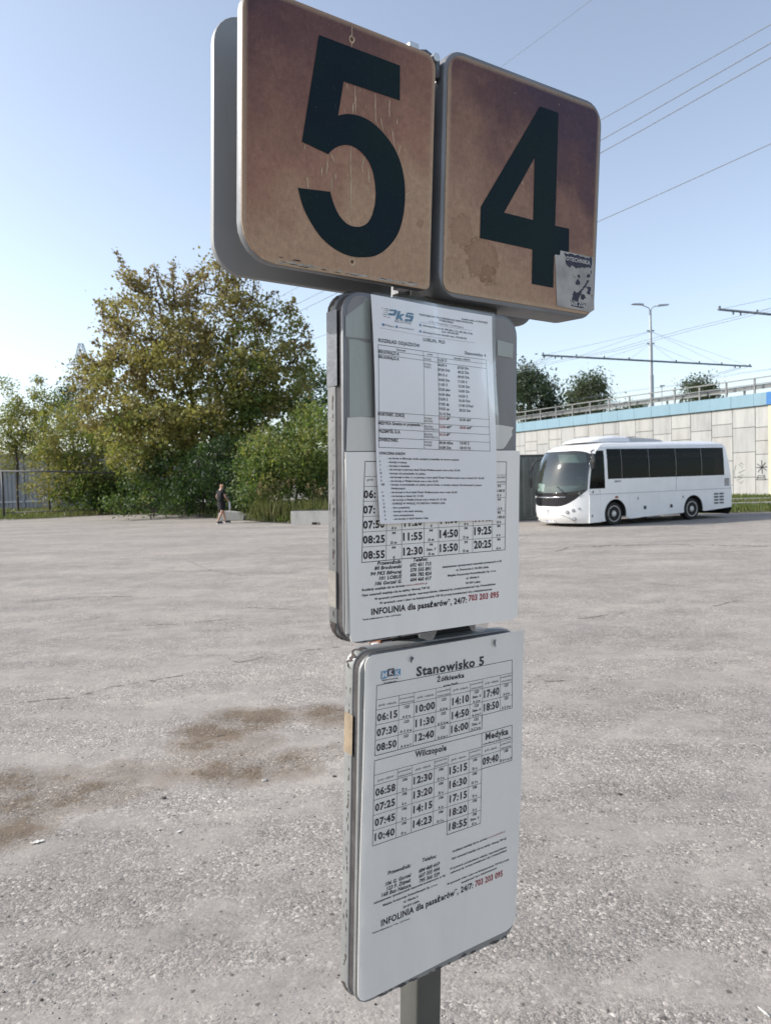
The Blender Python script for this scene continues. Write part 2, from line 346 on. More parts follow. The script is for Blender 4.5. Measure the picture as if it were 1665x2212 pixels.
 ('606 782 824', 0.10909, 0.08081, 0.14768, 0.07992, 0.00506, 'bi', 'k'),
 ('106 Gorzel G.', 0.04722, 0.07403, 0.09383, 0.0735, 0.0049, 'bi', 'k'),
 ('604 460 417', 0.10909, 0.07375, 0.14792, 0.07287, 0.00507, 'bi', 'k'),
 ('Rozkłady znajdują się na stronie:', 0.02592, 0.06804, 0.09963, 0.06757, 0.00328, 'b', 'k'),
 ('www.mkklublin.pl', 0.10097, 0.06762, 0.13994, 0.0675, 0.00307, '', 'r'),
 ('Opis oznaczeń znajduje się na tablicy głównej TSP 02', 0.02567, 0.0608, 0.14464, 0.06042, 0.00311, 'b', 'k'),
 ('W sprawach: potwierdzenia odjazdu, rezerwacji biletów, reklamacji itp. proszę kontaktować się z Przewoźnikiem', 0.04673, 0.05377, 0.2744, 0.05405, 0.00298, 'b', 'k'),
 ('W sprawach: uwag i skarg na funkcjonowanie TSP 02 proszę kontaktować się z Administratorem', 0.05498, 0.04709, 0.26721, 0.04663, 0.00299, 'b', 'k'),
 ('INFOLINIA dla pasażerów*, 24/7:', 0.04117, 0.0337, 0.21591, 0.03233, 0.00875, 'b', 'k'),
 ('703 203 095', 0.21947, 0.03426, 0.28161, 0.03392, 0.00906, 'b', 'r'),
 ('*koszt połączenia za 1 min, 1,29 brutto', 0.02613, 0.02781, 0.09265, 0.0272, 0.00226, 'b', 'k'),
 ('Administrator tymczasowych stanowisk postojowych nr 02', 0.16817, 0.08846, 0.28712, 0.08904, 0.00299, 'b', 'k'),
 ('ul. Dworcowa 6, 20-406 Lublin', 0.19485, 0.08201, 0.25975, 0.08166, 0.00303, 'b', 'k'),
 ('Miejska Korporacja Komunikacyjna Sp. z o.o.', 0.17864, 0.07487, 0.27612, 0.07485, 0.00301, 'b', 'k'),
 ('ul. Głuska 6', 0.21447, 0.06798, 0.24014, 0.06807, 0.00307, 'b', 'k'),
 ('20-439 Lublin', 0.21349, 0.06079, 0.2428, 0.06026, 0.00307, 'b', 'k')], 'l': [('Stanowisko 5', 0.09466, 0.45923, 0.22561, 0.4584, 0.01376, 'b', 'k'),
 ('Żółkiewka', 0.13295, 0.44495, 0.1854, 0.44462, 0.0072, 'b', 'k'),
 ('przez Piaski', 0.14547, 0.43585, 0.17289, 0.43634, 0.00311, 'b', 'k'),
 ('Miejska Korporacja', 0.03458, 0.461, 0.06254, 0.46061, 0.00195, 'b', 'k'),
 ('Komunikacyjna', 0.03736, 0.45685, 0.05986, 0.4564, 0.00196, 'b', 'k'),
 ('godz. odjazdu', 0.02917, 0.42586, 0.05999, 0.42511, 0.00309, 'i', 'k'),
 ('godz. odjazdu', 0.09653, 0.42608, 0.12731, 0.42567, 0.00321, 'i', 'k'),
 ('godz. odjazdu', 0.16388, 0.42659, 0.19345, 0.42635, 0.00332, 'i', 'k'),
 ('godz. odjazdu', 0.22833, 0.42705, 0.2572, 0.42686, 0.00343, 'i', 'k'),
 ('godz. odjazdu', 0.02952, 0.31722, 0.05808, 0.3177, 0.00314, 'i', 'k'),
 ('godz. odjazdu', 0.09638, 0.31844, 0.12449, 0.31881, 0.00325, 'i', 'k'),
 ('godz. odjazdu', 0.16312, 0.31924, 0.19163, 0.31926, 0.00336, 'i', 'k'),
 ('godz. odjazdu', 0.22942, 0.32007, 0.25549, 0.32025, 0.00347, 'i', 'k'),
 ('przewoźnik', 0.06566, 0.42912, 0.09092, 0.42867, 0.00282, 'i', 'k'),
 ('przewoźnik', 0.13383, 0.42874, 0.15808, 0.42923, 0.00292, 'i', 'k'),
 ('przewoźnik', 0.19903, 0.42991, 0.22283, 0.43021, 0.00302, 'i', 'k'),
 ('przewoźnik', 0.26261, 0.43133, 0.28596, 0.4314, 0.00312, 'i', 'k'),
 ('przewoźnik', 0.06517, 0.32162, 0.08847, 0.32187, 0.00286, 'i', 'k'),
 ('przewoźnik', 0.13228, 0.32301, 0.15506, 0.32358, 0.00296, 'i', 'k'),
 ('przewoźnik', 0.19904, 0.32361, 0.22104, 0.32414, 0.00306, 'i', 'k'),
 ('przewoźnik', 0.26415, 0.32311, 0.28634, 0.32371, 0.00316, 'i', 'k'),
 ('oznaczenia', 0.0662, 0.42308, 0.09025, 0.42274, 0.00282, 'i', 'k'),
 ('oznaczenia', 0.13401, 0.42254, 0.15784, 0.42268, 0.00293, 'i', 'k'),
 ('oznaczenia', 0.1997, 0.42344, 0.22236, 0.42349, 0.00302, 'i', 'k'),
 ('oznaczenia', 0.26334, 0.42466, 0.28597, 0.42476, 0.00312, 'i', 'k'),
 ('oznaczenia', 0.06592, 0.3151, 0.08862, 0.31557, 0.00286, 'i', 'k'),
 ('oznaczenia', 0.13247, 0.31622, 0.15525, 0.31688, 0.00296, 'i', 'k'),
 ('oznaczenia', 0.19926, 0.31677, 0.22081, 0.31732, 0.00306, 'i', 'k'),
 ('oznaczenia', 0.26414, 0.31666, 0.28636, 0.31681, 0.00316, 'i', 'k'),
 ('06:15', 0.02693, 0.40466, 0.06204, 0.40493, 0.01043, 'b', 'k'),
 ('07:30', 0.02661, 0.38309, 0.06175, 0.38312, 0.01046, 'b', 'k'),
 ('08:50', 0.02648, 0.3616, 0.06125, 0.36163, 0.01048, 'b', 'k'),
 ('10:00', 0.09459, 0.40539, 0.12977, 0.40577, 0.01081, 'b', 'k'),
 ('11:30', 0.09451, 0.38401, 0.1293, 0.38443, 0.01084, 'b', 'k'),
 ('12:40', 0.09424, 0.36245, 0.12882, 0.36304, 0.01087, 'b', 'k'),
 ('14:10', 0.16254, 0.40506, 0.19571, 0.40568, 0.0112, 'b', 'k'),
 ('14:50', 0.16208, 0.3837, 0.19571, 0.38424, 0.01122, 'b', 'k'),
 ('16:00', 0.16117, 0.36257, 0.19525, 0.3632, 0.01124, 'b', 'k'),
 ('17:40', 0.22647, 0.40599, 0.25914, 0.40689, 0.01156, 'b', 'k'),
 ('18:50', 0.22649, 0.38477, 0.25871, 0.38523, 0.01158, 'b', 'k'),
 ('06:58', 0.02629, 0.29662, 0.06114, 0.29695, 0.01057, 'b', 'k'),
 ('07:25', 0.02636, 0.27438, 0.06125, 0.2748, 0.0106, 'b', 'k'),
 ('07:45', 0.02642, 0.25242, 0.06176, 0.25266, 0.01063, 'b', 'k'),
 ('10:40', 0.02686, 0.23113, 0.06187, 0.2304, 0.01066, 'b', 'k'),
 ('12:30', 0.09358, 0.29832, 0.12782, 0.29856, 0.01095, 'b', 'k'),
 ('13:20', 0.09413, 0.27639, 0.12885, 0.27665, 0.01098, 'b', 'k'),
 ('14:15', 0.09469, 0.25404, 0.12989, 0.25432, 0.01101, 'b', 'k'),
 ('14:23', 0.09484, 0.23174, 0.12966, 0.2312, 0.01104, 'b', 'k'),
 ('15:15', 0.16019, 0.29878, 0.19479, 0.29895, 0.01133, 'b', 'k'),
 ('16:30', 0.16085, 0.27662, 0.19504, 0.27669, 0.01136, 'b', 'k'),
 ('17:15', 0.1624, 0.254, 0.19645, 0.25428, 0.0114, 'b', 'k'),
 ('18:20', 0.16305, 0.23223, 0.19717, 0.23159, 0.01143, 'b', 'k'),
 ('18:55', 0.16327, 0.20962, 0.19858, 0.20902, 0.01146, 'b', 'k'),
 ('09:40', 0.22588, 0.29941, 0.25941, 0.2992, 0.0117, 'b', 'k'),
 ('123', 0.07381, 0.41499, 0.0831, 0.41507, 0.00401, 'bi', 'k'),
 ('123', 0.07372, 0.39336, 0.08282, 0.39338, 0.00402, 'bi', 'k'),
 ('123', 0.07322, 0.3721, 0.08213, 0.37205, 0.00403, 'bi', 'k'),
 ('123', 0.14218, 0.41485, 0.15085, 0.41498, 0.00415, 'bi', 'k'),
 ('123', 0.14149, 0.39378, 0.1506, 0.39373, 0.00416, 'bi', 'k'),
 ('123', 0.1408, 0.37249, 0.1497, 0.37222, 0.00417, 'bi', 'k'),
 ('123', 0.20636, 0.41619, 0.21562, 0.41596, 0.00429, 'bi', 'k'),
 ('123', 0.2066, 0.3948, 0.21564, 0.39452, 0.0043, 'bi', 'k'),
 ('123', 0.20662, 0.37341, 0.21543, 0.37307, 0.00431, 'bi', 'k'),
 ('123', 0.27023, 0.41667, 0.27909, 0.41659, 0.00442, 'bi', 'k'),
 ('123', 0.27053, 0.39553, 0.2794, 0.39537, 0.00443, 'bi', 'k'),
 ('106', 0.07335, 0.3072, 0.08208, 0.30723, 0.00406, 'bi', 'k'),
 ('106', 0.07345, 0.28596, 0.08219, 0.28589, 0.00407, 'bi', 'k'),
 ('106', 0.07399, 0.26353, 0.08253, 0.26342, 0.00408, 'bi', 'k'),
 ('106', 0.0741, 0.2415, 0.08266, 0.24145, 0.00409, 'bi', 'k'),
 ('106', 0.13981, 0.30802, 0.1485, 0.3082, 0.0042, 'bi', 'k'),
 ('106', 0.14043, 0.28611, 0.14913, 0.2862, 0.00421, 'bi', 'k'),
 ('106', 0.14149, 0.26403, 0.15022, 0.26367, 0.00423, 'bi', 'k'),
 ('106', 0.14213, 0.24146, 0.15087, 0.24117, 0.00424, 'bi', 'k'),
 ('106', 0.20619, 0.30903, 0.21453, 0.30924, 0.00434, 'bi', 'k'),
 ('106', 0.20643, 0.2874, 0.21503, 0.28729, 0.00435, 'bi', 'k'),
 ('106', 0.20739, 0.26519, 0.21601, 0.26498, 0.00437, 'bi', 'k'),
 ('106', 0.20857, 0.24321, 0.21697, 0.24315, 0.00438, 'bi', 'k'),
 ('106', 0.20929, 0.22128, 0.2177, 0.22095, 0.00439, 'bi', 'k'),
 ('168', 0.27174, 0.31012, 0.28039, 0.31002, 0.00429, 'bi', 'k'),
 ('A d w', 0.07071, 0.4014, 0.08548, 0.40128, 0.00367, 'b', 'k'),
 ('A C d w', 0.06721, 0.38026, 0.08806, 0.37966, 0.00368, 'b', 'k'),
 ('A d w f', 0.06853, 0.358, 0.08737, 0.35808, 0.00369, 'b', 'k'),
 ('A d w', 0.13869, 0.40098, 0.15345, 0.40069, 0.00381, 'b', 'k'),
 ('A C d w', 0.13522, 0.37939, 0.15562, 0.37912, 0.00381, 'b', 'k'),
 ('A d w f', 0.13559, 0.35828, 0.15427, 0.35796, 0.00382, 'b', 'k'),
 ('Stan. 6', 0.20246, 0.40882, 0.21981, 0.40922, 0.00393, 'bi', 'k'),
 ('A d w', 0.20385, 0.40167, 0.21843, 0.40175, 0.00393, 'b', 'k'),
 ('Stan. 6', 0.20247, 0.38768, 0.21983, 0.38772, 0.00394, 'bi', 'k'),
 ('A d w f', 0.20224, 0.38043, 0.22008, 0.3805, 0.00394, 'b', 'k'),
 ('Stan. 6', 0.20224, 0.36636, 0.2194, 0.36607, 0.00395, 'bi', 'k'),
 ('A C d w', 0.20065, 0.35899, 0.22034, 0.35888, 0.00395, 'b', 'k'),
 ('A d w', 0.26781, 0.40276, 0.28184, 0.4029, 0.00406, 'b', 'k'),
 ('A C d w', 0.26494, 0.38143, 0.2849, 0.38116, 0.00406, 'b', 'k'),
 ('D n', 0.07307, 0.29363, 0.0816, 0.29331, 0.00373, 'b', 'k'),
 ('6 n', 0.07359, 0.27158, 0.08152, 0.27148, 0.00374, 'b', 'k'),
 ('D n', 0.07372, 0.24922, 0.08207, 0.24875, 0.00375, 'b', 'k'),
 ('D n', 0.07404, 0.22709, 0.08241, 0.22653, 0.00376, 'b', 'k'),
 ('D f n', 0.13804, 0.29415, 0.15021, 0.29436, 0.00385, 'b', 'k'),
 ('D n', 0.14083, 0.27206, 0.14954, 0.27208, 0.00387, 'b', 'k'),
 ('6 n', 0.1419, 0.24958, 0.1502, 0.24926, 0.00388, 'b', 'k'),
 ('D f n', 0.13991, 0.22765, 0.15237, 0.22703, 0.00389, 'b', 'k'),
 ('D n', 0.2057, 0.29566, 0.21475, 0.29566, 0.00399, 'b', 'k'),
 ('D f n', 0.20504, 0.27331, 0.2169, 0.27329, 0.00399, 'b', 'k'),
 ('D n', 0.2076, 0.25159, 0.21646, 0.25127, 0.00401, 'b', 'k'),
 ('6 n', 0.20904, 0.22896, 0.21698, 0.22878, 0.00402, 'b', 'k'),
 ('Stan. 4', 0.20512, 0.21383, 0.22241, 0.21372, 0.00402, 'bi', 'k'),
 ('D n', 0.20932, 0.20619, 0.21773, 0.20617, 0.00404, 'b', 'k'),
 ('D d g i w V', 0.26366, 0.29645, 0.28842, 0.29548, 0.0041, 'b', 'k'),
 ('Wilczopole', 0.09505, 0.33859, 0.15311, 0.33778, 0.0092, 'b', 'k'),
 ('Medyka', 0.2309, 0.33881, 0.28006, 0.33849, 0.01021, 'b', 'k'),
 ('przez Biłgoraj, Jarosław, Przemyśl', 0.22619, 0.3316, 0.2853, 0.33155, 0.00237, 'bi', 'k'),
 ('Rozkłady znajdują się na stronie:', 0.17251, 0.17195, 0.24258, 0.17506, 0.00328, 'bi', 'k'),
 ('www.mkklublin.pl', 0.24412, 0.17503, 0.28038, 0.17674, 0.003, 'i', 'r'),
 ('Opis oznaczeń znajduje się na tablicy głównej TSP 02', 0.17069, 0.16081, 0.283, 0.16355, 0.00328, 'bi', 'k'),
 ('W sprawach: potwierdzenia odjazdu, rezerwacji biletów,', 0.16877, 0.14512, 0.28489, 0.14891, 0.00309, 'bi', 'k'),
 ('reklamacji itp. proszę kontaktować się z Przewoźnikiem', 0.16897, 0.13855, 0.2851, 0.14319, 0.00309, 'bi', 'k'),
 ('W sprawach: uwag i skarg na funkcjonowanie TSP 02 proszę', 0.16396, 0.12228, 0.29083, 0.12635, 0.00309, 'bi', 'k'),
 ('kontaktować się z Administratorem', 0.19191, 0.11607, 0.26506, 0.11922, 0.00314, 'bi', 'k'),
 ('Przewoźnik:', 0.05128, 0.17319, 0.09351, 0.17249, 0.00544, 'bi', 'k'),
 ('Telefon:', 0.11451, 0.17368, 0.14135, 0.17277, 0.00562, 'bi', 'k'),
 ('106 G. Gorzel', 0.04739, 0.15782, 0.0941, 0.15796, 0.00544, 'bi', 'k'),
 ('123 P. Ziętek', 0.04988, 0.15037, 0.09407, 0.15004, 0.00545, 'bi', 'k'),
 ('168 Bus Natura', 0.04054, 0.14381, 0.09427, 0.14222, 0.00543, 'bi', 'k'),
 ('604 460 417', 0.10859, 0.15854, 0.14803, 0.15911, 0.00561, 'bi', 'k'),
 ('607 355 444', 0.10879, 0.15068, 0.14803, 0.15097, 0.00562, 'bi', 'k'),
 ('795 366 329', 0.10945, 0.14267, 0.14825, 0.14294, 0.00563, 'bi', 'k'),
 ('Administrator tymczasowych stanowisk postojowych nr 02', 0.02714, 0.13742, 0.1597, 0.13793, 0.00324, 'b', 'k'),
 ('Miejska Korporacja Komunikacyjna Sp. z o.o.', 0.04338, 0.12903, 0.14492, 0.12862, 0.00327, 'b', 'k'),
 ('ul. Głuska 6', 0.08089, 0.12164, 0.10775, 0.12125, 0.00333, 'b', 'k'),
 ('20-439 Lublin', 0.07999, 0.11366, 0.11021, 0.11336, 0.00334, 'b', 'k'),
 ('INFOLINIA dla pasażerów*, 24/7:', 0.04041, 0.10064, 0.2164, 0.10196, 0.00945, 'b', 'k'),
 ('703 203 095', 0.22066, 0.1022, 0.27833, 0.10313, 0.00995, 'b', 'r'),
 ('*koszt połączenia za 1 min, 1,29 brutto', 0.02449, 0.09486, 0.09282, 0.09311, 0.00217, 'b', 'k')]}
LINES={'p': [(0.04836, 0.40046, 0.24925, 0.39754, 0.6), (0.24925, 0.39754, 0.25468, 0.26054, 0.6), (0.25468, 0.26054, 0.05143, 0.26314, 0.6), (0.05143, 0.26314, 0.04836, 0.40046, 0.6), (0.04855, 0.3941, 0.24955, 0.39155, 0.5), (0.04852, 0.38771, 0.2496, 0.3846, 0.5), (0.04909, 0.31107, 0.25276, 0.30827, 0.5), (0.04967, 0.29921, 0.25336, 0.2969, 0.5), (0.05047, 0.28818, 0.25397, 0.2855, 0.5), (0.05085, 0.27626, 0.25432, 0.27389, 0.5), (0.12782, 0.39928, 0.12998, 0.2621, 0.5), (0.15449, 0.39867, 0.15715, 0.2616, 0.5), (0.05155, 0.42311, 0.11768, 0.42105, 0.25), (0.11768, 0.42105, 0.22816, 0.42081, 0.25), (0.12216, 0.43949, 0.22177, 0.43826, 0.25)], 'm': [(0.03231, 0.24414, 0.29744, 0.24479, 0.8), (0.29744, 0.24479, 0.29461, 0.10738, 0.8), (0.29461, 0.10738, 0.0259, 0.10722, 0.8), (0.0259, 0.10722, 0.03231, 0.24414, 0.8), (0.03098, 0.22353, 0.29544, 0.22436, 0.45), (0.0301, 0.21006, 0.29557, 0.20999, 0.45), (0.02877, 0.18993, 0.29522, 0.18951, 0.45), (0.02805, 0.16943, 0.29487, 0.16859, 0.45), (0.02693, 0.1484, 0.29478, 0.14803, 0.45), (0.02621, 0.12801, 0.2947, 0.12763, 0.45), (0.06964, 0.22467, 0.06653, 0.1065, 0.5), (0.0958, 0.22452, 0.09387, 0.10683, 0.5), (0.13652, 0.22428, 0.13407, 0.10761, 0.5), (0.16233, 0.22414, 0.16116, 0.10796, 0.5), (0.20294, 0.2239, 0.20046, 0.10811, 0.5), (0.23016, 0.22375, 0.22699, 0.10826, 0.5), (0.26902, 0.22411, 0.26727, 0.10756, 0.5)], 'l': [(0.02587, 0.45585, 0.28743, 0.4577, 0.8), (0.28743, 0.4577, 0.28845, 0.37963, 0.8), (0.02587, 0.45585, 0.02392, 0.3556, 0.8), (0.02392, 0.3556, 0.22318, 0.358, 0.8), (0.22318, 0.358, 0.22246, 0.37918, 0.7), (0.22246, 0.37918, 0.28845, 0.37963, 0.7), (0.02496, 0.43531, 0.2875, 0.4367, 0.55), (0.02487, 0.42092, 0.28732, 0.42179, 0.55), (0.02436, 0.39945, 0.28762, 0.40106, 0.55), (0.02424, 0.37753, 0.22246, 0.37918, 0.55), (0.06452, 0.43542, 0.06376, 0.35647, 0.5), (0.09179, 0.43489, 0.09109, 0.35683, 0.5), (0.13196, 0.4345, 0.13091, 0.35695, 0.5), (0.15903, 0.43428, 0.15847, 0.3568, 0.5), (0.19776, 0.43399, 0.19723, 0.35821, 0.5), (0.22359, 0.43547, 0.22318, 0.358, 0.5), (0.26125, 0.43536, 0.26206, 0.38009, 0.5), (0.02368, 0.34864, 0.28828, 0.35144, 0.8), (0.28828, 0.35144, 0.28923, 0.29382, 0.8), (0.28923, 0.29382, 0.22325, 0.29363, 0.8), (0.02368, 0.34864, 0.02373, 0.22422, 0.8), (0.02373, 0.22422, 0.15925, 0.22577, 0.8), (0.15925, 0.22577, 0.1599, 0.20343, 0.8), (0.1599, 0.20343, 0.22624, 0.20503, 0.8), (0.22321, 0.35024, 0.22624, 0.20503, 0.7), (0.02374, 0.32738, 0.28862, 0.32941, 0.55), (0.02327, 0.31276, 0.28866, 0.31542, 0.55), (0.02352, 0.29104, 0.22326, 0.29326, 0.55), (0.02359, 0.26883, 0.22402, 0.27075, 0.55), (0.02366, 0.24655, 0.22477, 0.24873, 0.55), (0.15925, 0.22577, 0.22551, 0.22682, 0.55), (0.06444, 0.32747, 0.06422, 0.22419, 0.5), (0.09038, 0.32738, 0.0919, 0.22533, 0.5), (0.13131, 0.32719, 0.13239, 0.22577, 0.5), (0.15735, 0.32782, 0.15934, 0.22256, 0.5), (0.19771, 0.32924, 0.20032, 0.20513, 0.5), (0.26271, 0.32892, 0.26254, 0.29355, 0.5), (0.10851, 0.16154, 0.14866, 0.16157, 0.6)]}
DIGIT5=[(0.10173, 0.28729), (0.22511, 0.28673), (0.22617, 0.24208), (0.1383, 0.24213), (0.13088, 0.19815), (0.13844, 0.20158), (0.14699, 0.20434), (0.16303, 0.20602), (0.18185, 0.20321), (0.20004, 0.19428), (0.21627, 0.18165), (0.22791, 0.16568), (0.23554, 0.14555), (0.23852, 0.12223), (0.23633, 0.09373), (0.22823, 0.06817), (0.21255, 0.04749), (0.19327, 0.03345), (0.17179, 0.02751), (0.1507, 0.02633), (0.12999, 0.03109), (0.10968, 0.04194), (0.09412, 0.05792), (0.08205, 0.07601), (0.07477, 0.0971), (0.12106, 0.10176), (0.12552, 0.09005), (0.13366, 0.07648), (0.14524, 0.06718), (0.15802, 0.06486), (0.17086, 0.06793), (0.18135, 0.07665), (0.18816, 0.09257), (0.1906, 0.11062), (0.18844, 0.12964), (0.18327, 0.14499), (0.17472, 0.15559), (0.16401, 0.16268), (0.15238, 0.16565), (0.14212, 0.16474), (0.13205, 0.16049), (0.12323, 0.15414), (0.11759, 0.14745), (0.07949, 0.15375)]
DIGIT4=[(0.17531, 0.3003), (0.21455, 0.30068), (0.21614, 0.12937), (0.24696, 0.12985), (0.24888, 0.08166), (0.21568, 0.08282), (0.21693, 0.03311), (0.1705, 0.03309), (0.1696, 0.08522), (0.06468, 0.08525), (0.06467, 0.12987)]
HOLE4=[(0.16799, 0.22293), (0.10977, 0.12999), (0.16904, 0.12973)]
CRACKS5=[[(0.14967, 0.31381), (0.14912, 0.28642)], [(0.14282, 0.24136), (0.14409, 0.23466)], [(0.15488, 0.24136), (0.15692, 0.22135), (0.157, 0.20729)], [(0.15464, 0.22074), (0.15271, 0.21462), (0.15289, 0.20623)], [(0.18661, 0.24103), (0.18842, 0.20678), (0.19292, 0.19927)], [(0.20976, 0.23924), (0.20988, 0.21705)], [(0.19594, 0.21253), (0.20071, 0.19638)], [(0.21418, 0.20358), (0.22031, 0.17869)], [(0.22932, 0.18572), (0.2255, 0.17104)], [(0.22264, 0.21837), (0.22314, 0.20971)], [(0.15123, 0.16575), (0.15061, 0.14065), (0.15262, 0.12209), (0.15148, 0.06639)], [(0.11761, 0.14634), (0.11648, 0.13495), (0.11493, 0.12252)], [(0.12155, 0.1491), (0.1273, 0.13922)], [(0.10866, 0.1295), (0.10839, 0.11925)], [(0.12362, 0.12065), (0.12286, 0.10081)], [(0.12888, 0.12646), (0.12902, 0.11899)], [(0.08772, 0.11298), (0.08962, 0.0996)], [(0.08418, 0.15142), (0.08384, 0.14589)], [(0.17301, 0.15807), (0.16863, 0.14464), (0.16929, 0.13616)], [(0.17756, 0.14566), (0.18019, 0.125)], [(0.17622, 0.12224), (0.18054, 0.11055)], [(0.18479, 0.11238), (0.18856, 0.10534)], [(0.16968, 0.09871), (0.17005, 0.09299)], [(0.24855, 0.12827), (0.24181, 0.12289), (0.23915, 0.11835)], [(0.1401, 0.20852), (0.1418, 0.203)], [(0.16296, 0.23985), (0.16328, 0.23619)], [(0.17246, 0.22169), (0.17278, 0.21799)], [(0.20296, 0.23934), (0.20327, 0.23654)]]
CRACKS4=[[(0.16171, 0.21208), (0.16369, 0.20723)], [(0.14461, 0.18327), (0.14575, 0.17721)], [(0.14804, 0.17136), (0.14885, 0.16626)], [(0.1573, 0.16686), (0.15812, 0.16173)], [(0.12866, 0.13261), (0.12939, 0.12897)], [(0.14556, 0.12872), (0.14623, 0.12673)], [(0.12433, 0.30775), (0.12497, 0.30588)], [(0.21507, 0.31467), (0.21523, 0.31151)], [(0.11999, 0.23707), (0.12039, 0.23408)], [(0.08174, 0.10187), (0.08388, 0.09606), (0.08661, 0.0893)]]
SCREWS5=[(0.14936, 0.2968), (0.15573, 0.01936)]
STICKER=[(0.22909, 0.09299), (0.30465, 0.09385), (0.31159, 0.00954), (0.30258, 0.00427), (0.22622, 0.00594), (0.21703, 0.0849), (0.22842, 0.08555)]
STICKER_INK=[[(0.23603, 0.0904), (0.24396, 0.09016), (0.25026, 0.0915), (0.25777, 0.09081), (0.26524, 0.09196), (0.27505, 0.09085), (0.28159, 0.09109), (0.28715, 0.08968), (0.29152, 0.09035), (0.29803, 0.09285), (0.30197, 0.09193), (0.30148, 0.08123), (0.2996, 0.07526), (0.29344, 0.07626), (0.28368, 0.07334), (0.2728, 0.07251), (0.26641, 0.07046), (0.26092, 0.07228), (0.25544, 0.07446), (0.24985, 0.06918), (0.24381, 0.07275), (0.24088, 0.07823), (0.24098, 0.08638), (0.23775, 0.08772)], [(0.26298, 0.03438), (0.26851, 0.03208), (0.27387, 0.03352), (0.28005, 0.04036), (0.28625, 0.04724), (0.29139, 0.054), (0.29689, 0.05474), (0.29274, 0.04962), (0.28655, 0.04197), (0.28034, 0.03511), (0.27842, 0.03032), (0.27437, 0.02452), (0.27357, 0.01913), (0.26989, 0.01679), (0.26705, 0.01909), (0.25847, 0.01804), (0.26017, 0.02651)], [(0.25744, 0.01716), (0.29015, 0.01734), (0.28619, 0.00925), (0.27249, 0.00916), (0.25733, 0.00926)], [(0.28865, 0.04377), (0.30132, 0.04544), (0.30133, 0.03551), (0.29713, 0.03116), (0.29246, 0.03514), (0.2955, 0.0401)], [(0.26634, 0.05209), (0.27168, 0.05357), (0.27625, 0.04967), (0.27429, 0.04564), (0.26567, 0.04449)], [(0.26919, 0.05924), (0.27392, 0.06215), (0.27579, 0.0579), (0.27159, 0.05506)], [(0.28973, 0.06362), (0.29738, 0.06545), (0.29875, 0.06108), (0.29227, 0.05791)], [(0.27946, 0.03121), (0.28605, 0.03129), (0.29078, 0.0258), (0.28328, 0.02183), (0.27762, 0.02492)], [(0.2992, 0.07255), (0.30121, 0.07245), (0.30125, 0.066), (0.29959, 0.06576)]]
STICKER_TEXT=[('OTECHNIKA', 0.24153, 0.07996, 0.29685, 0.08055, 0.00623), ('NIE ZGŁ', 0.25811, 0.01063, 0.28992, 0.0116, 0.00635)]
A4=[(0.03842, 0.46622), (0.26085, 0.46364), (0.26588, 0.22954), (0.27074, 0.15546), (0.05221, 0.15878), (0.04366, 0.23014)]
A4SLEEVE=[(0.03809, 0.46886), (0.26307, 0.4684), (0.2678, 0.3714), (0.27626, 0.15459), (0.05142, 0.15685), (0.03951, 0.315)]
MIDSHEET=[(0.00082, 0.25617), (0.32661, 0.26286), (0.3233, -0.00497), (0.00728, -0.00014), (0.00463, 0.1305)]
MIDLABEL=[(0.00492, 0.30185), (0.02746, 0.30375), (0.28536, 0.30164), (0.31411, 0.29906), (0.31002, 0.29263), (0.31146, 0.28676), (0.29651, 0.26874), (0.2911, 0.26474), (0.00305, 0.25739)]
MIDTAPE=[[(0.00354, 0.43455), (0.03092, 0.45491), (0.0346, 0.46284), (0.0433, 0.46323), (0.04308, 0.40871), (0.00337, 0.40805)], [(0.00822, 0.40522), (0.02163, 0.40582), (0.04305, 0.4023), (0.04288, 0.35918), (0.00971, 0.35643)], [(0.00852, 0.40525), (0.04432, 0.40293), (0.04496, 0.30462), (0.0087, 0.30267)], [(0.27755, 0.4312), (0.31223, 0.42823), (0.3108, 0.40629), (0.27775, 0.4073)]]
CLEARTAPE=[[(0.12327, -0.00492), (0.12674, -0.00999), (0.13606, -0.01217), (0.14312, -0.01591), (0.15261, -0.01627), (0.15738, -0.00941), (0.15977, -0.00409), (0.12327, -0.00308)], [(0.22307, -0.00545), (0.22697, -0.01274), (0.23997, -0.01637), (0.25312, -0.01709), (0.26106, -0.01218), (0.26367, -0.00459), (0.22435, -0.00366)]]
LOGO_BARS=[[(0.05523, 0.4503), (0.057, 0.4503), (0.05681, 0.44945), (0.05504, 0.44945)], [(0.05961, 0.45017), (0.06685, 0.45031), (0.06666, 0.44953), (0.05942, 0.44947)], [(0.0582, 0.44781), (0.05933, 0.4478), (0.05914, 0.44703), (0.05801, 0.44711)], [(0.06129, 0.44767), (0.06618, 0.44773), (0.06599, 0.44695), (0.0611, 0.44689)], [(0.05932, 0.44517), (0.061, 0.44514), (0.06081, 0.44437), (0.05913, 0.44439)], [(0.06269, 0.44497), (0.06495, 0.44502), (0.06476, 0.44416), (0.0625, 0.44412)], [(0.05679, 0.44253), (0.06429, 0.44252), (0.064, 0.44173), (0.0565, 0.44182)], [(0.05818, 0.43954), (0.06268, 0.43961), (0.06249, 0.43883), (0.05799, 0.43876)], [(0.06399, 0.43856), (0.06881, 0.43988), (0.06852, 0.43878), (0.0638, 0.43823)]]
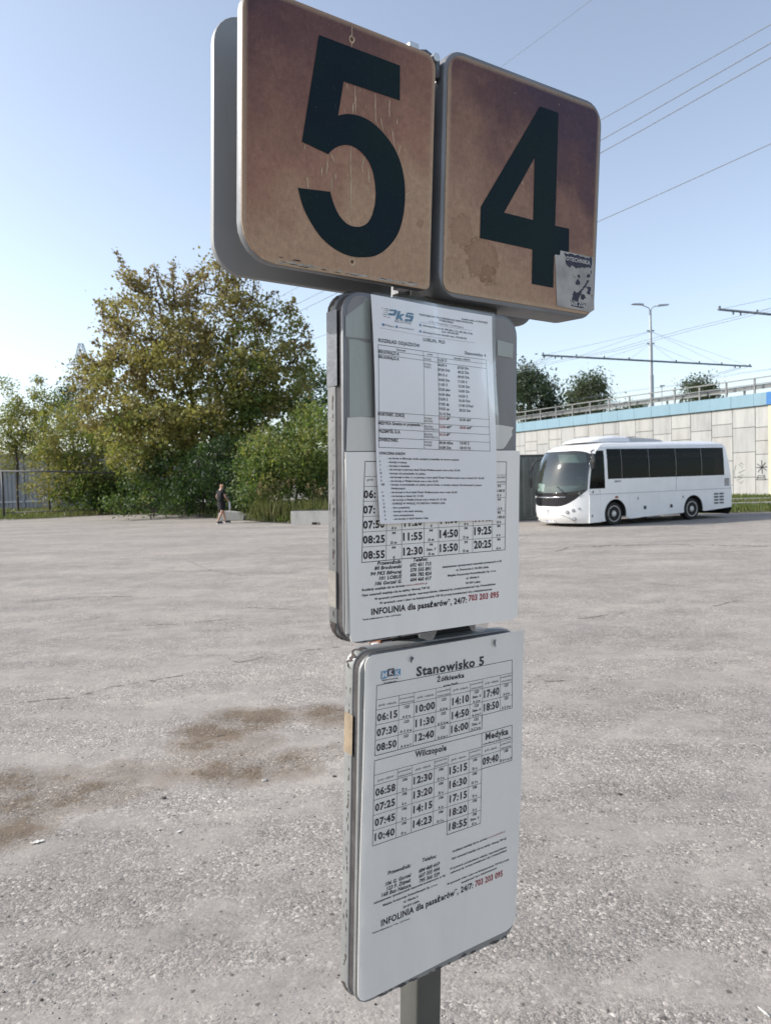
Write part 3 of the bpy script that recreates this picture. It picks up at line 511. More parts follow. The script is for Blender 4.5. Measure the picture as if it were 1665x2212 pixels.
LOGO=[[(0.06789, 0.44991), (0.07998, 0.45078), (0.08141, 0.44951), (0.08093, 0.44755), (0.07805, 0.44263), (0.07043, 0.44211), (0.06948, 0.44314), (0.06664, 0.44295), (0.06759, 0.44458), (0.07519, 0.44518), (0.07691, 0.44706), (0.07729, 0.44848), (0.06902, 0.44777)], [(0.06542, 0.4419), (0.06712, 0.44452), (0.07062, 0.44213), (0.06948, 0.44215)], [(0.08286, 0.44968), (0.08787, 0.44991), (0.08574, 0.44469), (0.09058, 0.44656), (0.09544, 0.4466), (0.08815, 0.44229), (0.09202, 0.43776), (0.08718, 0.43774), (0.08477, 0.44075), (0.08332, 0.43791), (0.079, 0.43779)], [(0.10034, 0.44988), (0.1102, 0.44991), (0.11189, 0.44856), (0.11069, 0.44765), (0.10033, 0.44757), (0.09935, 0.44591), (0.10921, 0.44631), (0.11139, 0.4454), (0.10772, 0.438), (0.09397, 0.43759), (0.09592, 0.44051), (0.10476, 0.44076), (0.10574, 0.44319), (0.09641, 0.44311), (0.09788, 0.44728)]]
LOGOWHITE=[]
FBICON=[[(0.05535, 0.42965), (0.05909, 0.42969), (0.05889, 0.42635), (0.05534, 0.42627)]]
DOTS=[(0.08045, 0.42778), (0.12328, 0.43526), (0.12306, 0.4265)]
MKK=[[(0.03294, 0.47467), (0.04375, 0.47509), (0.0436, 0.46405), (0.03279, 0.4637)], [(0.0441, 0.47667), (0.05505, 0.47677), (0.0549, 0.46599), (0.04395, 0.46579)], [(0.05551, 0.47409), (0.06639, 0.47437), (0.06621, 0.46501), (0.05533, 0.46478)]]
MKKT=[('M', 0.03428, 0.4659, 0.04239, 0.46602, 0.00747), ('K', 0.04605, 0.46776, 0.05329, 0.46786, 0.00752), ('K', 0.05727, 0.46598, 0.06479, 0.46604, 0.00723)]
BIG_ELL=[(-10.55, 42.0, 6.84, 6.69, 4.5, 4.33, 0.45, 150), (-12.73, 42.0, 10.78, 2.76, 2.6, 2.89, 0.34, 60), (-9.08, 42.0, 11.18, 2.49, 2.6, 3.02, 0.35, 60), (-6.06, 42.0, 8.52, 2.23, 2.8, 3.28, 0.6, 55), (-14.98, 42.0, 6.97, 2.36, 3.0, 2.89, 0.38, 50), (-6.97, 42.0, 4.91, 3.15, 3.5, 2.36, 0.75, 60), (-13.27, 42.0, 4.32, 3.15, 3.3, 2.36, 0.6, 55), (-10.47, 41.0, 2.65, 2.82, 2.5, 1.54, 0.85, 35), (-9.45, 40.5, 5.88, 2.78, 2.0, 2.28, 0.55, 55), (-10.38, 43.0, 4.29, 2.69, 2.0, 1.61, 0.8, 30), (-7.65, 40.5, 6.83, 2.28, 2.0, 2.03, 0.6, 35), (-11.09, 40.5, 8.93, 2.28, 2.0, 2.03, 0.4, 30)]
BIG_SHOOTS=[[(-12.56, 41.5, 11.18), (-13.62, 41.5, 13.24), (-14.89, 41.5, 15.09)], [(-13.42, 41.5, 9.17), (-14.32, 41.5, 10.72), (-15.52, 41.5, 11.9)], [(-14.47, 41.5, 8.69), (-15.33, 41.5, 9.48), (-16.21, 41.5, 9.89)], [(-11.24, 41.5, 11.9), (-11.23, 41.5, 13.42), (-11.15, 41.5, 14.12)], [(-8.67, 41.5, 12.08), (-8.11, 41.5, 13.33), (-9.15, 41.5, 14.16)], [(-7.69, 41.5, 11.03), (-6.63, 41.5, 11.76), (-5.63, 41.5, 12.44)], [(-10.22, 41.5, 11.87), (-10.05, 41.5, 12.88), (-10.08, 41.5, 13.43)], [(-5.71, 41.5, 8.94), (-4.67, 41.5, 9.16), (-3.64, 41.5, 9.34)], [(-12.51, 41.5, 12.19), (-12.59, 41.5, 13.21), (-12.65, 41.5, 13.66)], [(-15.32, 41.5, 6.92), (-16.56, 41.5, 7.86), (-17.59, 41.5, 7.89)], [(-8.91, 41.5, 12.59), (-8.62, 41.5, 13.34), (-8.65, 41.5, 13.97)], [(-14.77, 41.5, 7.68), (-15.75, 41.5, 8.73), (-16.39, 41.5, 8.87)], [(-5.23, 41.5, 7.9), (-4.17, 41.5, 8.89), (-3.67, 41.5, 9.77)], [(-12.02, 41.5, 11.67), (-13.26, 41.5, 12.59), (-14.19, 41.5, 13.51)], [(-11.76, 41.5, 11.66), (-12.09, 41.5, 12.94), (-12.23, 41.5, 13.9)], [(-10.73, 41.5, 11.88), (-10.63, 41.5, 13.15), (-10.7, 41.5, 13.78)], [(-7.13, 41.5, 12.03), (-6.97, 41.5, 13.04), (-6.76, 41.5, 13.66)], [(-13.63, 41.5, 10.19), (-14.87, 41.5, 10.99), (-15.32, 41.5, 11.26)], [(-15.04, 41.5, 7.43), (-16.03, 41.5, 8.23), (-17.05, 41.5, 8.51)], [(-6.42, 41.5, 10.49), (-5.11, 41.5, 11.21), (-4.58, 41.5, 11.7)], [(-5.45, 41.5, 8.93), (-4.26, 41.5, 9.91), (-3.91, 41.5, 10.41)], [(-9.44, 41.5, 12.1), (-9.53, 41.5, 13.11), (-9.63, 41.5, 13.75)]]
BIG_BASE=(-11.51, 43.06, 0.0)
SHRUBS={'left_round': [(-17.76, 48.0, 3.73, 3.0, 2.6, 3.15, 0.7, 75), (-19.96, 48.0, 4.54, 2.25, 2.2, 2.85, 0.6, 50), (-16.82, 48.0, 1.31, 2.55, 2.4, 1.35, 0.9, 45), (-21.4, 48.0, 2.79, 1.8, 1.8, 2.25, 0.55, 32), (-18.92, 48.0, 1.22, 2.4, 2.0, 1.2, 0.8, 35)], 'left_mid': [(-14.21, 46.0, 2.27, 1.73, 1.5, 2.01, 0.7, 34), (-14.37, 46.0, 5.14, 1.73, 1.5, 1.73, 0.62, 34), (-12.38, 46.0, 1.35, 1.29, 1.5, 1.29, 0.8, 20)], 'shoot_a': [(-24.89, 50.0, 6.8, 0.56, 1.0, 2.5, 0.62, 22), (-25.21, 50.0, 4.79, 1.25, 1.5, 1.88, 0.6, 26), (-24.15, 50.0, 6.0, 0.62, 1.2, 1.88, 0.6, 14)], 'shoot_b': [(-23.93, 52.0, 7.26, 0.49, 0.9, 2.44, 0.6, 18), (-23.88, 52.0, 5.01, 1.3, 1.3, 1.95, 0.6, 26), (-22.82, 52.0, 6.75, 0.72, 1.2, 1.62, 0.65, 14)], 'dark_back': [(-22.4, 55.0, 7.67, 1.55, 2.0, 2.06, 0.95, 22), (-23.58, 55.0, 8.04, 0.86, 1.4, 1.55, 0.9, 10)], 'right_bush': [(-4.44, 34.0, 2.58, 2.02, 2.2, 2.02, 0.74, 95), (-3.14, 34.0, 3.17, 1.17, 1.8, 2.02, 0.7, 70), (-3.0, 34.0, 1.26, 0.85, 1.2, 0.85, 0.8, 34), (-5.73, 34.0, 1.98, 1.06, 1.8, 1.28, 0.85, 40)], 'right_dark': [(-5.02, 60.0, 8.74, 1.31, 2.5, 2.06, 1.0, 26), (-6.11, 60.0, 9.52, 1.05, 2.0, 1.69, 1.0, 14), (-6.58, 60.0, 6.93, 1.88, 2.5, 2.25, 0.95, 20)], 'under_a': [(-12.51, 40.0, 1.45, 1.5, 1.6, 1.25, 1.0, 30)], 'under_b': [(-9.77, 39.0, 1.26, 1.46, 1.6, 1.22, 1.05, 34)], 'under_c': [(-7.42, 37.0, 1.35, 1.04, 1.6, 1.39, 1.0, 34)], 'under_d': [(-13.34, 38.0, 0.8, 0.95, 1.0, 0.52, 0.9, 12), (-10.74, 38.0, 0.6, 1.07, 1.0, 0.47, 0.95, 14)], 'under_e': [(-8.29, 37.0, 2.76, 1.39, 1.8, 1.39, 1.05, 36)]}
RTREES={'near': [(15.89, 80.0, 9.43, 2.75, 4.0, 3.5, 1.0, 60), (17.87, 80.0, 8.87, 1.0, 2.0, 2.0, 1.0, 12), (15.18, 80.0, 11.43, 1.5, 3.0, 1.75, 0.95, 14)], 'mid': [(24.43, 90.0, 10.75, 2.14, 3.5, 2.53, 0.8, 40), (26.01, 90.0, 11.26, 1.46, 3.0, 2.53, 0.8, 20), (22.73, 90.0, 9.69, 1.01, 2.0, 1.41, 0.75, 10), (25.68, 90.0, 8.49, 1.97, 3.0, 1.69, 0.9, 18)], 'far': [(46.35, 110.0, 13.29, 1.79, 3.0, 2.06, 0.85, 24), (48.19, 110.0, 12.56, 0.96, 2.0, 1.38, 0.85, 8), (45.44, 110.0, 11.62, 1.24, 2.0, 1.24, 0.85, 8)], 'low': [(22.36, 95.0, 8.12, 2.08, 4.0, 1.19, 1.2, 14), (32.15, 95.0, 9.89, 1.48, 3.0, 0.83, 1.0, 8), (29.77, 95.0, 9.08, 1.48, 3.0, 0.83, 0.95, 8)]}
WIRES=[[(-60.98, 150.0, 24.51), (-57.01, 144.25, 23.68), (-53.05, 138.5, 22.96), (-49.09, 132.75, 22.34), (-45.13, 127.0, 21.81), (-41.17, 121.25, 21.38), (-37.21, 115.5, 21.03), (-33.25, 109.75, 20.76), (-29.29, 104.0, 20.57), (-25.32, 98.25, 20.45), (-21.36, 92.5, 20.39), (-17.4, 86.75, 20.38), (-13.44, 81.0, 20.43), (-9.48, 75.25, 20.52), (-5.52, 69.5, 20.66), (-1.56, 63.75, 20.83), (2.4, 58.0, 21.02), (6.37, 52.25, 21.24), (10.33, 46.5, 21.48), (14.29, 40.75, 21.74), (18.25, 35.0, 21.99), (22.21, 29.25, 22.25), (26.17, 23.5, 22.51), (30.13, 17.75, 22.75), (34.09, 12.0, 22.98), (38.06, 6.25, 23.19)], [(-60.98, 150.0, 24.0), (-57.01, 144.25, 23.1), (-53.05, 138.5, 22.29), (-49.09, 132.75, 21.57), (-45.13, 127.0, 20.94), (-41.17, 121.25, 20.4), (-37.21, 115.5, 19.95), (-33.25, 109.75, 19.58), (-29.29, 104.0, 19.29), (-25.32, 98.25, 19.08), (-21.36, 92.5, 18.94), (-17.4, 86.75, 18.88), (-13.44, 81.0, 18.88), (-9.48, 75.25, 18.96), (-5.52, 69.5, 19.1), (-1.56, 63.75, 19.3), (2.4, 58.0, 19.56), (6.37, 52.25, 19.88), (10.33, 46.5, 20.26), (14.29, 40.75, 20.68), (18.25, 35.0, 21.16), (22.21, 29.25, 21.69), (26.17, 23.5, 22.26), (30.13, 17.75, 22.87), (34.09, 12.0, 23.52), (38.06, 6.25, 24.21)], [(-60.98, 150.0, 22.59), (-57.01, 144.25, 21.79), (-53.05, 138.5, 21.07), (-49.09, 132.75, 20.43), (-45.13, 127.0, 19.87), (-41.17, 121.25, 19.39), (-37.21, 115.5, 18.98), (-33.25, 109.75, 18.65), (-29.29, 104.0, 18.4), (-25.32, 98.25, 18.21), (-21.36, 92.5, 18.1), (-17.4, 86.75, 18.05), (-13.44, 81.0, 18.08), (-9.48, 75.25, 18.17), (-5.52, 69.5, 18.32), (-1.56, 63.75, 18.54), (2.4, 58.0, 18.82), (6.37, 52.25, 19.15), (10.33, 46.5, 19.55), (14.29, 40.75, 20.0), (18.25, 35.0, 20.51), (22.21, 29.25, 21.07), (26.17, 23.5, 21.68), (30.13, 17.75, 22.35), (34.09, 12.0, 23.06), (38.06, 6.25, 23.82)], [(-60.98, 150.0, 20.77), (-57.01, 144.25, 19.96), (-53.05, 138.5, 19.22), (-49.09, 132.75, 18.54), (-45.13, 127.0, 17.91), (-41.17, 121.25, 17.35), (-37.21, 115.5, 16.85), (-33.25, 109.75, 16.41), (-29.29, 104.0, 16.03), (-25.32, 98.25, 15.72), (-21.36, 92.5, 15.47), (-17.4, 86.75, 15.29), (-13.44, 81.0, 15.17), (-9.48, 75.25, 15.12), (-5.52, 69.5, 15.13), (-1.56, 63.75, 15.21), (2.4, 58.0, 15.36), (6.37, 52.25, 15.58), (10.33, 46.5, 15.86), (14.29, 40.75, 16.22), (18.25, 35.0, 16.64), (22.21, 29.25, 17.14), (26.17, 23.5, 17.7), (30.13, 17.75, 18.34), (34.09, 12.0, 19.05), (38.06, 6.25, 19.83)], [(-60.98, 150.0, 30.16), (-57.01, 144.25, 29.7), (-53.05, 138.5, 29.28), (-49.09, 132.75, 28.9), (-45.13, 127.0, 28.57), (-41.17, 121.25, 28.27), (-37.21, 115.5, 28.02), (-33.25, 109.75, 27.82), (-29.29, 104.0, 27.65), (-25.32, 98.25, 27.53), (-21.36, 92.5, 27.45), (-17.4, 86.75, 27.41), (-13.44, 81.0, 27.42), (-9.48, 75.25, 27.47), (-5.52, 69.5, 27.56), (-1.56, 63.75, 27.69), (2.4, 58.0, 27.87), (6.37, 52.25, 28.09), (10.33, 46.5, 28.35), (14.29, 40.75, 28.65), (18.25, 35.0, 29.0), (22.21, 29.25, 29.39), (26.17, 23.5, 29.82), (30.13, 17.75, 30.29), (34.09, 12.0, 30.81), (38.06, 6.25, 31.37)]]
# ================================================================== GROUND
def ground_material():
    m, nt, b, out = newmat('worn_asphalt')
    geo = N(nt, 'ShaderNodeNewGeometry'); P = geo.outputs['Position']
    def noise(scale, detail=5, rough=.6, src=P, dist=0.0):
        n = N(nt, 'ShaderNodeTexNoise', Scale=scale, Detail=float(detail), Roughness=rough, Distortion=dist); nt.links.new(src, n.inputs['Vector']); return n.outputs['Fac']
    # broad dusty patches, stretched a little along the driving direction
    mp = N(nt, 'ShaderNodeMapping'); mp.inputs['Rotation'].default_value = (0, 0, .35); mp.inputs['Scale'].default_value = (.5, 1.1, 1); nt.links.new(P, mp.inputs['Vector'])
    big = noise(.55, 6, .62, mp.outputs[0]); mid = noise(3.0, 6, .65); fine = noise(24, 5, .7)
    base = ramp(nt, [(.32, (.225, .207, .189)), (.48, (.292, .268, .242)), (.62, (.376, .338, .300))], big)
    c = mix(nt, .45, base.outputs[0], ramp(nt, [(.32, (.222, .201, .181)), (.68, (.398, .354, .311))], mid).outputs[0])
    # crushed aggregate: two sizes of stones with light and dark ones
    wv = N(nt, 'ShaderNodeTexNoise', Scale=70.0, Detail=3.0); nt.links.new(P, wv.inputs['Vector'])
    vs_ = N(nt, 'ShaderNodeVectorMath', _operation='SCALE', Scale=.016); nt.links.new(wv.outputs['Color'], vs_.inputs[0])
    va_ = N(nt, 'ShaderNodeVectorMath', _operation='ADD'); nt.links.new(P, va_.inputs[0]); nt.links.new(vs_.outputs[0], va_.inputs[1]); PW = va_.outputs[0]
    def stones(scale, rnd=1.0):
        v = N(nt, 'ShaderNodeTexVoronoi', Scale=scale, Randomness=rnd); nt.links.new(PW, v.inputs['Vector']); return v
    wn = mix(nt, .004, P, fine)
    s1 = stones(68); s2 = stones(190)
    sep1 = N(nt, 'ShaderNodeSeparateColor'); nt.links.new(s1.outputs['Color'], sep1.inputs[0])
    sep2 = N(nt, 'ShaderNodeSeparateColor'); nt.links.new(s2.outputs['Color'], sep2.inputs[0])
    t1 = ramp(nt, [(0, .72), (.30, .90), (.78, 1.0), (.90, 1.18), (.97, 1.45), (1, 1.6)], sep1.outputs[0]).outputs[0]
    t2 = ramp(nt, [(0, .62), (.5, 1.0), (1, 1.35)], sep2.outputs[0]).outputs[0]
    # where stones show and where sand covers them
    cover = ramp(nt, [(.46, 0.0), (.57, 1.0)], noise(1.5, 8, .72, mp.outputs[0])).outputs[0]
    cv = math_(nt, 'MULTIPLY', cover, .85)
    expose = math_(nt, 'SUBTRACT', 1.0, cv)
    c1 = mix(nt, expose, c, mix(nt, 1.0, c, t1, 'MULTIPLY'))
    c1 = mix(nt, math_(nt, 'MULTIPLY', expose, .9), c1, mix(nt, 1.0, c1, t2, 'MULTIPLY'))
    grain = ramp(nt, [(.25, .80), (.75, 1.2)], noise(60, 6, .8)).outputs[0]
    c1 = mix(nt, 1.0, c1, grain, 'MULTIPLY')
    grain2 = ramp(nt, [(.3, .86), (.7, 1.14)], noise(9, 8, .8)).outputs[0]
    c1 = mix(nt, 1.0, c1, grain2, 'MULTIPLY')
    # scattered larger stones and small pits
    vb = N(nt, 'ShaderNodeTexVoronoi', Scale=26.0); nt.links.new(PW, vb.inputs['Vector'])
    sb_ = N(nt, 'ShaderNodeSeparateColor'); nt.links.new(vb.outputs['Color'], sb_.inputs[0])
    near_ = ramp(nt, [(.16, 1.0), (.30, 0.0)], math_(nt, 'ADD', vb.outputs['Distance'], math_(nt, 'MULTIPLY', math_(nt, 'SUBTRACT', fine, .5), .35))).outputs[0]
    pale = math_(nt, 'MULTIPLY', near_, ramp(nt, [(.80, 0.0), (.84, .85)], sb_.outputs[0]).outputs[0])
    pit = math_(nt, 'MULTIPLY', near_, ramp(nt, [(.90, 0.0), (.93, .8)], sb_.outputs[1]).outputs[0])
    c1 = mix(nt, pale, c1, (.43, .395, .355)); c1 = mix(nt, pit, c1, (.07, .062, .055))
    # darker edges between stones
    e = N(nt, 'ShaderNodeTexVoronoi', Scale=68.0, _feature='DISTANCE_TO_EDGE'); nt.links.new(PW, e.inputs['Vector'])
    ed = ramp(nt, [(0, .72), (.12, 1.0)], e.outputs['Distance']).outputs[0]
    c1 = mix(nt, math_(nt, 'MULTIPLY', expose, .8), c1, mix(nt, 1.0, c1, ed, 'MULTIPLY'))
    # oily soil stain, stored on the sheet as an attribute
    at = N(nt, 'ShaderNodeAttribute', _attribute_name='stain')
    sn = noise(4.5, 9, .8); sn2 = noise(14, 6, .7)
    f = math_(nt, 'MULTIPLY', at.outputs['Fac'], math_(nt, 'ADD', math_(nt, 'MULTIPLY', math_(nt, 'SUBTRACT', sn, .22), 2.6), math_(nt, 'MULTIPLY', sn2, .7)))
    f = ramp(nt, [(.40, 0.0), (.52, .32), (.78, .50), (1.0, .90)], f).outputs[0]
    c1 = mix(nt, f, c1, mix(nt, 1.0, c1, (.45, .365, .275), 'MULTIPLY'))
    nt.links.new(c1, b.inputs['Base Color']); b.inputs['Roughness'].default_value = .93; b.inputs['Specular IOR Level'].default_value = .25
    h = math_(nt, 'ADD', math_(nt, 'MULTIPLY', math_(nt, 'SUBTRACT', .5, s1.outputs['Distance']), expose), math_(nt, 'MULTIPLY', noise(60, 6, .8), .6))
    h = math_(nt, 'ADD', h, math_(nt, 'MULTIPLY', math_(nt, 'MULTIPLY', s2.outputs['Distance'], -.35), expose))
    h2 = math_(nt, 'MULTIPLY', noise(7, 8, .75), 2.2)
    bn = N(nt, 'ShaderNodeBump', Strength=.62, Distance=.006); nt.links.new(math_(nt, 'ADD', h, h2), bn.inputs['Height']); nt.links.new(bn.outputs[0], b.inputs['Normal'])
    return m
GM = ground_material()
def vnoise(x, y, seed=0):
    rs = np.random.RandomState(seed); g = rs.rand(64, 64)
    xi = np.floor(x).astype(int); yi = np.floor(y).astype(int); fx = x-xi; fy = y-yi
    fx = fx*fx*(3-2*fx); fy = fy*fy*(3-2*fy)
    a = g[xi % 64, yi % 64]; b_ = g[(xi+1) % 64, yi % 64]; c_ = g[xi % 64, (yi+1) % 64]; d_ = g[(xi+1) % 64, (yi+1) % 64]
    return (a*(1-fx)+b_*fx)*(1-fy)+(c_*(1-fx)+d_*fx)*fy
def height(x, y):
    """gentle unevenness of the old pavement, fading out away from the sign"""
    r = np.sqrt(x*x+y*y); fade = np.clip((26-r)/12, 0, 1)
    return fade*(.010*(vnoise(x*.45+9, y*.45+3, 1)-.5)+.012*(vnoise(x*1.7, y*1.7, 2)-.5)+.006*(vnoise(x*5, y*5, 3)-.5))
STAINS = [(-0.9,5.32,1.3),(-1.15,5.37,1),(-0.95,5.21,1),(-0.5,5.36,1),(-0.37,5.25,1.0),(-1.31,5.07,1),(-1.28,4.82,1),(-1.14,4.93,1),(-1.06,4.35,1),(-0.87,4.28,.9),(-0.61,4.32,.8),(-0.6,4.51,.8),(-0.87,4.79,.7),(-1.62,4.4,.7),(-1.72,4.16,.8),(-1.75,3.97,.9),(-2.17,4.19,.9),(-2.28,4.26,.9),(-2.05,3.99,.9),(-1.5,4.06,.6),(-1.37,4.19,.6),(-1.91,3.62,1),(-1.86,3.83,.6),(-0.32,4.63,.5),(-2.6,4.0,.9),(-2.9,3.9,.8),(-1.9,4.3,.7),(-1.4,4.45,.5),(-1.2,4.6,.6),(-1.3,4.3,.7),(-1.0,4.6,.7),(-1.55,4.25,.7),(-2.05,4.3,.7)]
xs = np.concatenate([[-900, -300, -120, -60, -34], np.linspace(-26, -8, 46)[:-1], np.linspace(-8, 8, 230), np.linspace(8, 26, 46)[1:], [34, 60, 120, 300, 900]])
ys = np.concatenate([[-300, -60, -12, -3], np.linspace(.6, 9, 170), np.linspace(9, 26, 90)[1:], [30, 36, 44, 60, 100, 200, 500, 1800]])
X, Y = np.meshgrid(xs, ys); Z = height(X, Y)
vs = np.stack([X.ravel(), Y.ravel(), Z.ravel()], 1); nx = len(xs); ny = len(ys)
idx = np.arange(nx*ny).reshape(ny, nx)
fs = np.stack([idx[:-1, :-1].ravel(), idx[:-1, 1:].ravel(), idx[1:, 1:].ravel(), idx[1:, :-1].ravel()], 1)
me = bpy.data.meshes.new('ground'); me.from_pydata(vs.tolist(), [], fs.tolist()); me.materials.append(GM)
st = np.zeros(len(vs))
for (sx, sy, k) in STAINS:
    st = np.maximum(st, k*np.exp(-(((vs[:, 0]-sx)/.25)**2+((vs[:, 1]-sy)/.26)**2)))
a = me.attributes.new('stain', 'FLOAT', 'POINT'); a.data.foreach_set('value', st.astype(np.float32))
me.polygons.foreach_set('use_smooth', [True]*len(me.polygons))
go = bpy.data.objects.new('ground', me); C.objects.link(go); go['kind'] = 'structure'
def gz(x, y): return float(height(np.array([x]), np.array([y]))[0])

# cracks: ragged dark strips lying on the pavement
CRK = [[(-3.08,5.76),(-2.89,5.87),(-2.59,5.96),(-2.5,6.03),(-2.35,6.26),(-1.95,6.48),(-1.73,6.7)],[(-1.62,7.2),(-1.43,6.93),(-1.18,7.19),(-0.79,7.4),(-0.46,7.5)],[(-2.96,8.94),(-2.51,9.03),(-1.82,9.3)],[(-7.47,15.58),(-7.26,16.19),(-6.49,16.07),(-5.56,16.84)],[(-4.67,17.03),(-3.52,14.62),(-2.53,13.45)],[(-1.94,10.08),(-1.2,9.79)],[(-13.2,30.55),(-11.88,29.61)],[(-1.25,4.96),(-1.08,4.93)],
 [(3.69,16.12),(4.25,17.14),(5.78,17.11),(6.89,16.85),(8.31,15.97),(9.5,15.2)],[(4.01,9.13),(4.53,9.53)],[(1.1,6.04),(1.49,6.04)],[(3.66,20.71),(4.36,21.29)],[(2.2,8.6),(2.9,8.9)],[(-5.5,11.2),(-4.6,11.5),(-3.9,11.4)]]
crm = simple('crack_dirt', (.10, .088, .075), .95, var=.3, scale=30)
rg = random.Random(3)
for i, l in enumerate(CRK):
    mb = MB(); pts = []
    for a_, b_ in zip(l, l[1:]):
        L = math.hypot(b_[0]-a_[0], b_[1]-a_[1]); n = max(2, int(L/.035)); k = .0 if i != 8 else 1
        for j in range(n):
            t = j/n; pts.append((a_[0]+(b_[0]-a_[0])*t+rg.gauss(0, .008+.02*k), a_[1]+(b_[1]-a_[1])*t+rg.gauss(0, .012+.05*k)))
    dist = math.hypot(l[0][0], l[0][1])
    run = []
    def flush(run):
        if len(run) < 2: return
        vsl = []
        for j, (x, y) in enumerate(run):
            wd = (.0016+.0008*dist)*rg.uniform(.3, 1.5)*(2.2 if i == 8 else 1.0)*(0 if j in (0, len(run)-1) else 1)
            vsl += [(x, y-wd, gz(x, y-wd)+.0035), (x, y+wd, gz(x, y+wd)+.0035)]
        mb.add(vsl, [(2*j, 2*j+2, 2*j+3, 2*j+1) for j in range(len(run)-1)])
    for p in pts:
        run.append(p)
        if rg.random() < .13: flush(run); run = []
    flush(run)
    o = mb.build('pavement_crack', crm); o['kind'] = 'structure'

# loose grit and small stones on the lot
def blob(r, rs, n=1):
    bm = bmesh.new(); bmesh.ops.create_icosphere(bm, subdivisions=n, radius=1)
    v = [(q.co.x*rs.uniform(.7, 1.2), q.co.y*rs.uniform(.6, 1.1), q.co.z*rs.uniform(.4, .8)) for q in bm.verts]
    f = [[x.index for x in fc.verts] for fc in bm.faces]; bm.free(); return v, f
shapes = [blob(1, rg) for _ in range(8)]
pm = [simple('grit_light', (.42, .39, .36), .85, var=.3, scale=40), simple('grit_grey', (.20, .185, .17), .9, var=.3, scale=40), simple('grit_dark', (.07, .06, .05), .9, var=.3, scale=40)]
rs = np.random.RandomState(4); V = []; F = []; MI = []
for k in range(9000):
    y = 1.9+10*rs.rand()**2.0; x = (rs.rand()*2-1)*(.62*y+.3)
    cl = vnoise(np.array([x*1.4+20]), np.array([y*1.4+5]), 8)[0]
    if cl < rs.rand()*.9: continue
    s = .0022+.0035*rs.rand()**3+(.007*rs.rand() if rs.rand() < .02 else 0)
    v, f = shapes[rs.randint(8)]; a_ = rs.rand()*6.28; ca, sa = math.cos(a_)*s, math.sin(a_)*s; z = gz(x, y); n0 = len(V)
    V += [(x+p[0]*ca-p[1]*sa, y+p[0]*sa+p[1]*ca, z+p[2]*s+s*.15) for p in v]; F += [tuple(i+n0 for i in q) for q in f]
    MI += [int(rs.choice(3, p=[.42, .42, .16]))]*len(f)
me = bpy.data.meshes.new('loose_gravel'); me.from_pydata(V, [], F)
for m_ in pm: me.materials.append(m_)
me.polygons.foreach_set('material_index', MI)
o = bpy.data.objects.new('loose_gravel', me); C.objects.link(o); tag(o, 'scattered grit and small loose stones on the worn asphalt', 'gravel', kind='stuff')
# individual stones and litter one can point at
def stone(x, y, s, mt, label, name='stone', cat='stone'):
    v, f = blob(1, rg, 2); mb = MB(); mb.add([(p[0]*s, p[1]*s, p[2]*s*.8) for p in v], f)
    o = mb.build(name, mt, smooth=False); o.location = (x, y, gz(x, y)+s*.25); tag(o, label, cat)
stone(-1.25, 3.96, .014, pm[2], 'dark pebble at the edge of the brown stain', )
stone(-.74, 4.18, .016, pm[0], 'pale pebble just right of the brown stain')
stone(1.19, 3.84, .013, pm[2], 'small black stone lying in the right foreground')
stone(-.34, 4.2, .012, pm[2], 'tiny dark stone beside the lower timetable board')
litm = simple('litter_paper', (.7, .68, .62), .8, var=.2, scale=30)
def litter(x, y, L, W_, rz, label):
    mb = MB(); n = 7; vsl = []
    for i in range(n):
        t = i/(n-1); wv = W_*(.35+.65*math.sin(math.pi*t))*rg.uniform(.35, 1.2)
        for sgn in (-1, 0, 1): vsl.append(((t-.5)*L, sgn*wv*.5, .006+.012*abs(math.sin(t*7+sgn))*(L*6)*.5))
    fsl = [(3*i+j, 3*i+3+j, 3*i+4+j, 3*i+1+j) for i in range(n-1) for j in (0, 1)]
    mb.add(vsl, fsl); o = mb.build('litter_scrap', litm); o.location = (x, y, gz(x, y)); o.rotation_euler = (0, 0, rz); tag(o, label, 'litter')
litter(-1.72, 3.49, .06, .03, .5, 'white scrap of litter at the left edge of the lot')
litter(-1.06, 3.57, .035, .02, .9, 'pale torn scrap lying left of the lower board')
litter(1.13, 2.24, .05, .012, 1.9, 'white cigarette butt in the bottom right corner')
litter(3.67, 20.05, .22, .12, .4, 'white crumpled litter in front of the coach')

# ================================================================== SIGN POST
def fr(nm):
    o, ax, w_, h_ = FRAMES[nm]; return (Vector(o), Vector(ax[0]), Vector(ax[1]), Vector(ax[2])), w_, h_
galv = simple('post_paint', (.085, .086, .076), .5, metal=.1, var=.15, scale=9, bump=.0004, stain=((.09, .075, .06), .68))
case_grey = simple('weathered_grey_case', (.20, .205, .215), .5, metal=.3, var=.18, scale=7, bump=.0006, stain=((.12, .11, .10), .66))
back_grey = simple('grey_sheet_back', (.25, .255, .26), .5, metal=.1, var=.07, scale=5, bump=.0002)
dark_gap = simple('grimy_gap', (.05, .045, .045), .8, var=.4, scale=40)
alu = simple('scratched_aluminium', (.235, .24, .235), .45, metal=.1, var=.12, scale=14, bump=.0006, stain=((.22, .2, .18), .66))
rust = simple('rusty_steel', (.20, .085, .04), .85, var=.4, scale=50, bump=.0008, stain=((.07, .05, .04), .55))
zinc = simple('zinc_bolt', (.5, .52, .52), .35, metal=.8, var=.1, scale=60)
black = simple('flat_black', (.012, .012, .014), .6, var=.2)
POST_V = Vector(R0[1]); POST_U = Vector(R0[0]); POST_N = Vector(R0[2])
lo, lu, lv, ln_ = fr('low')[0]
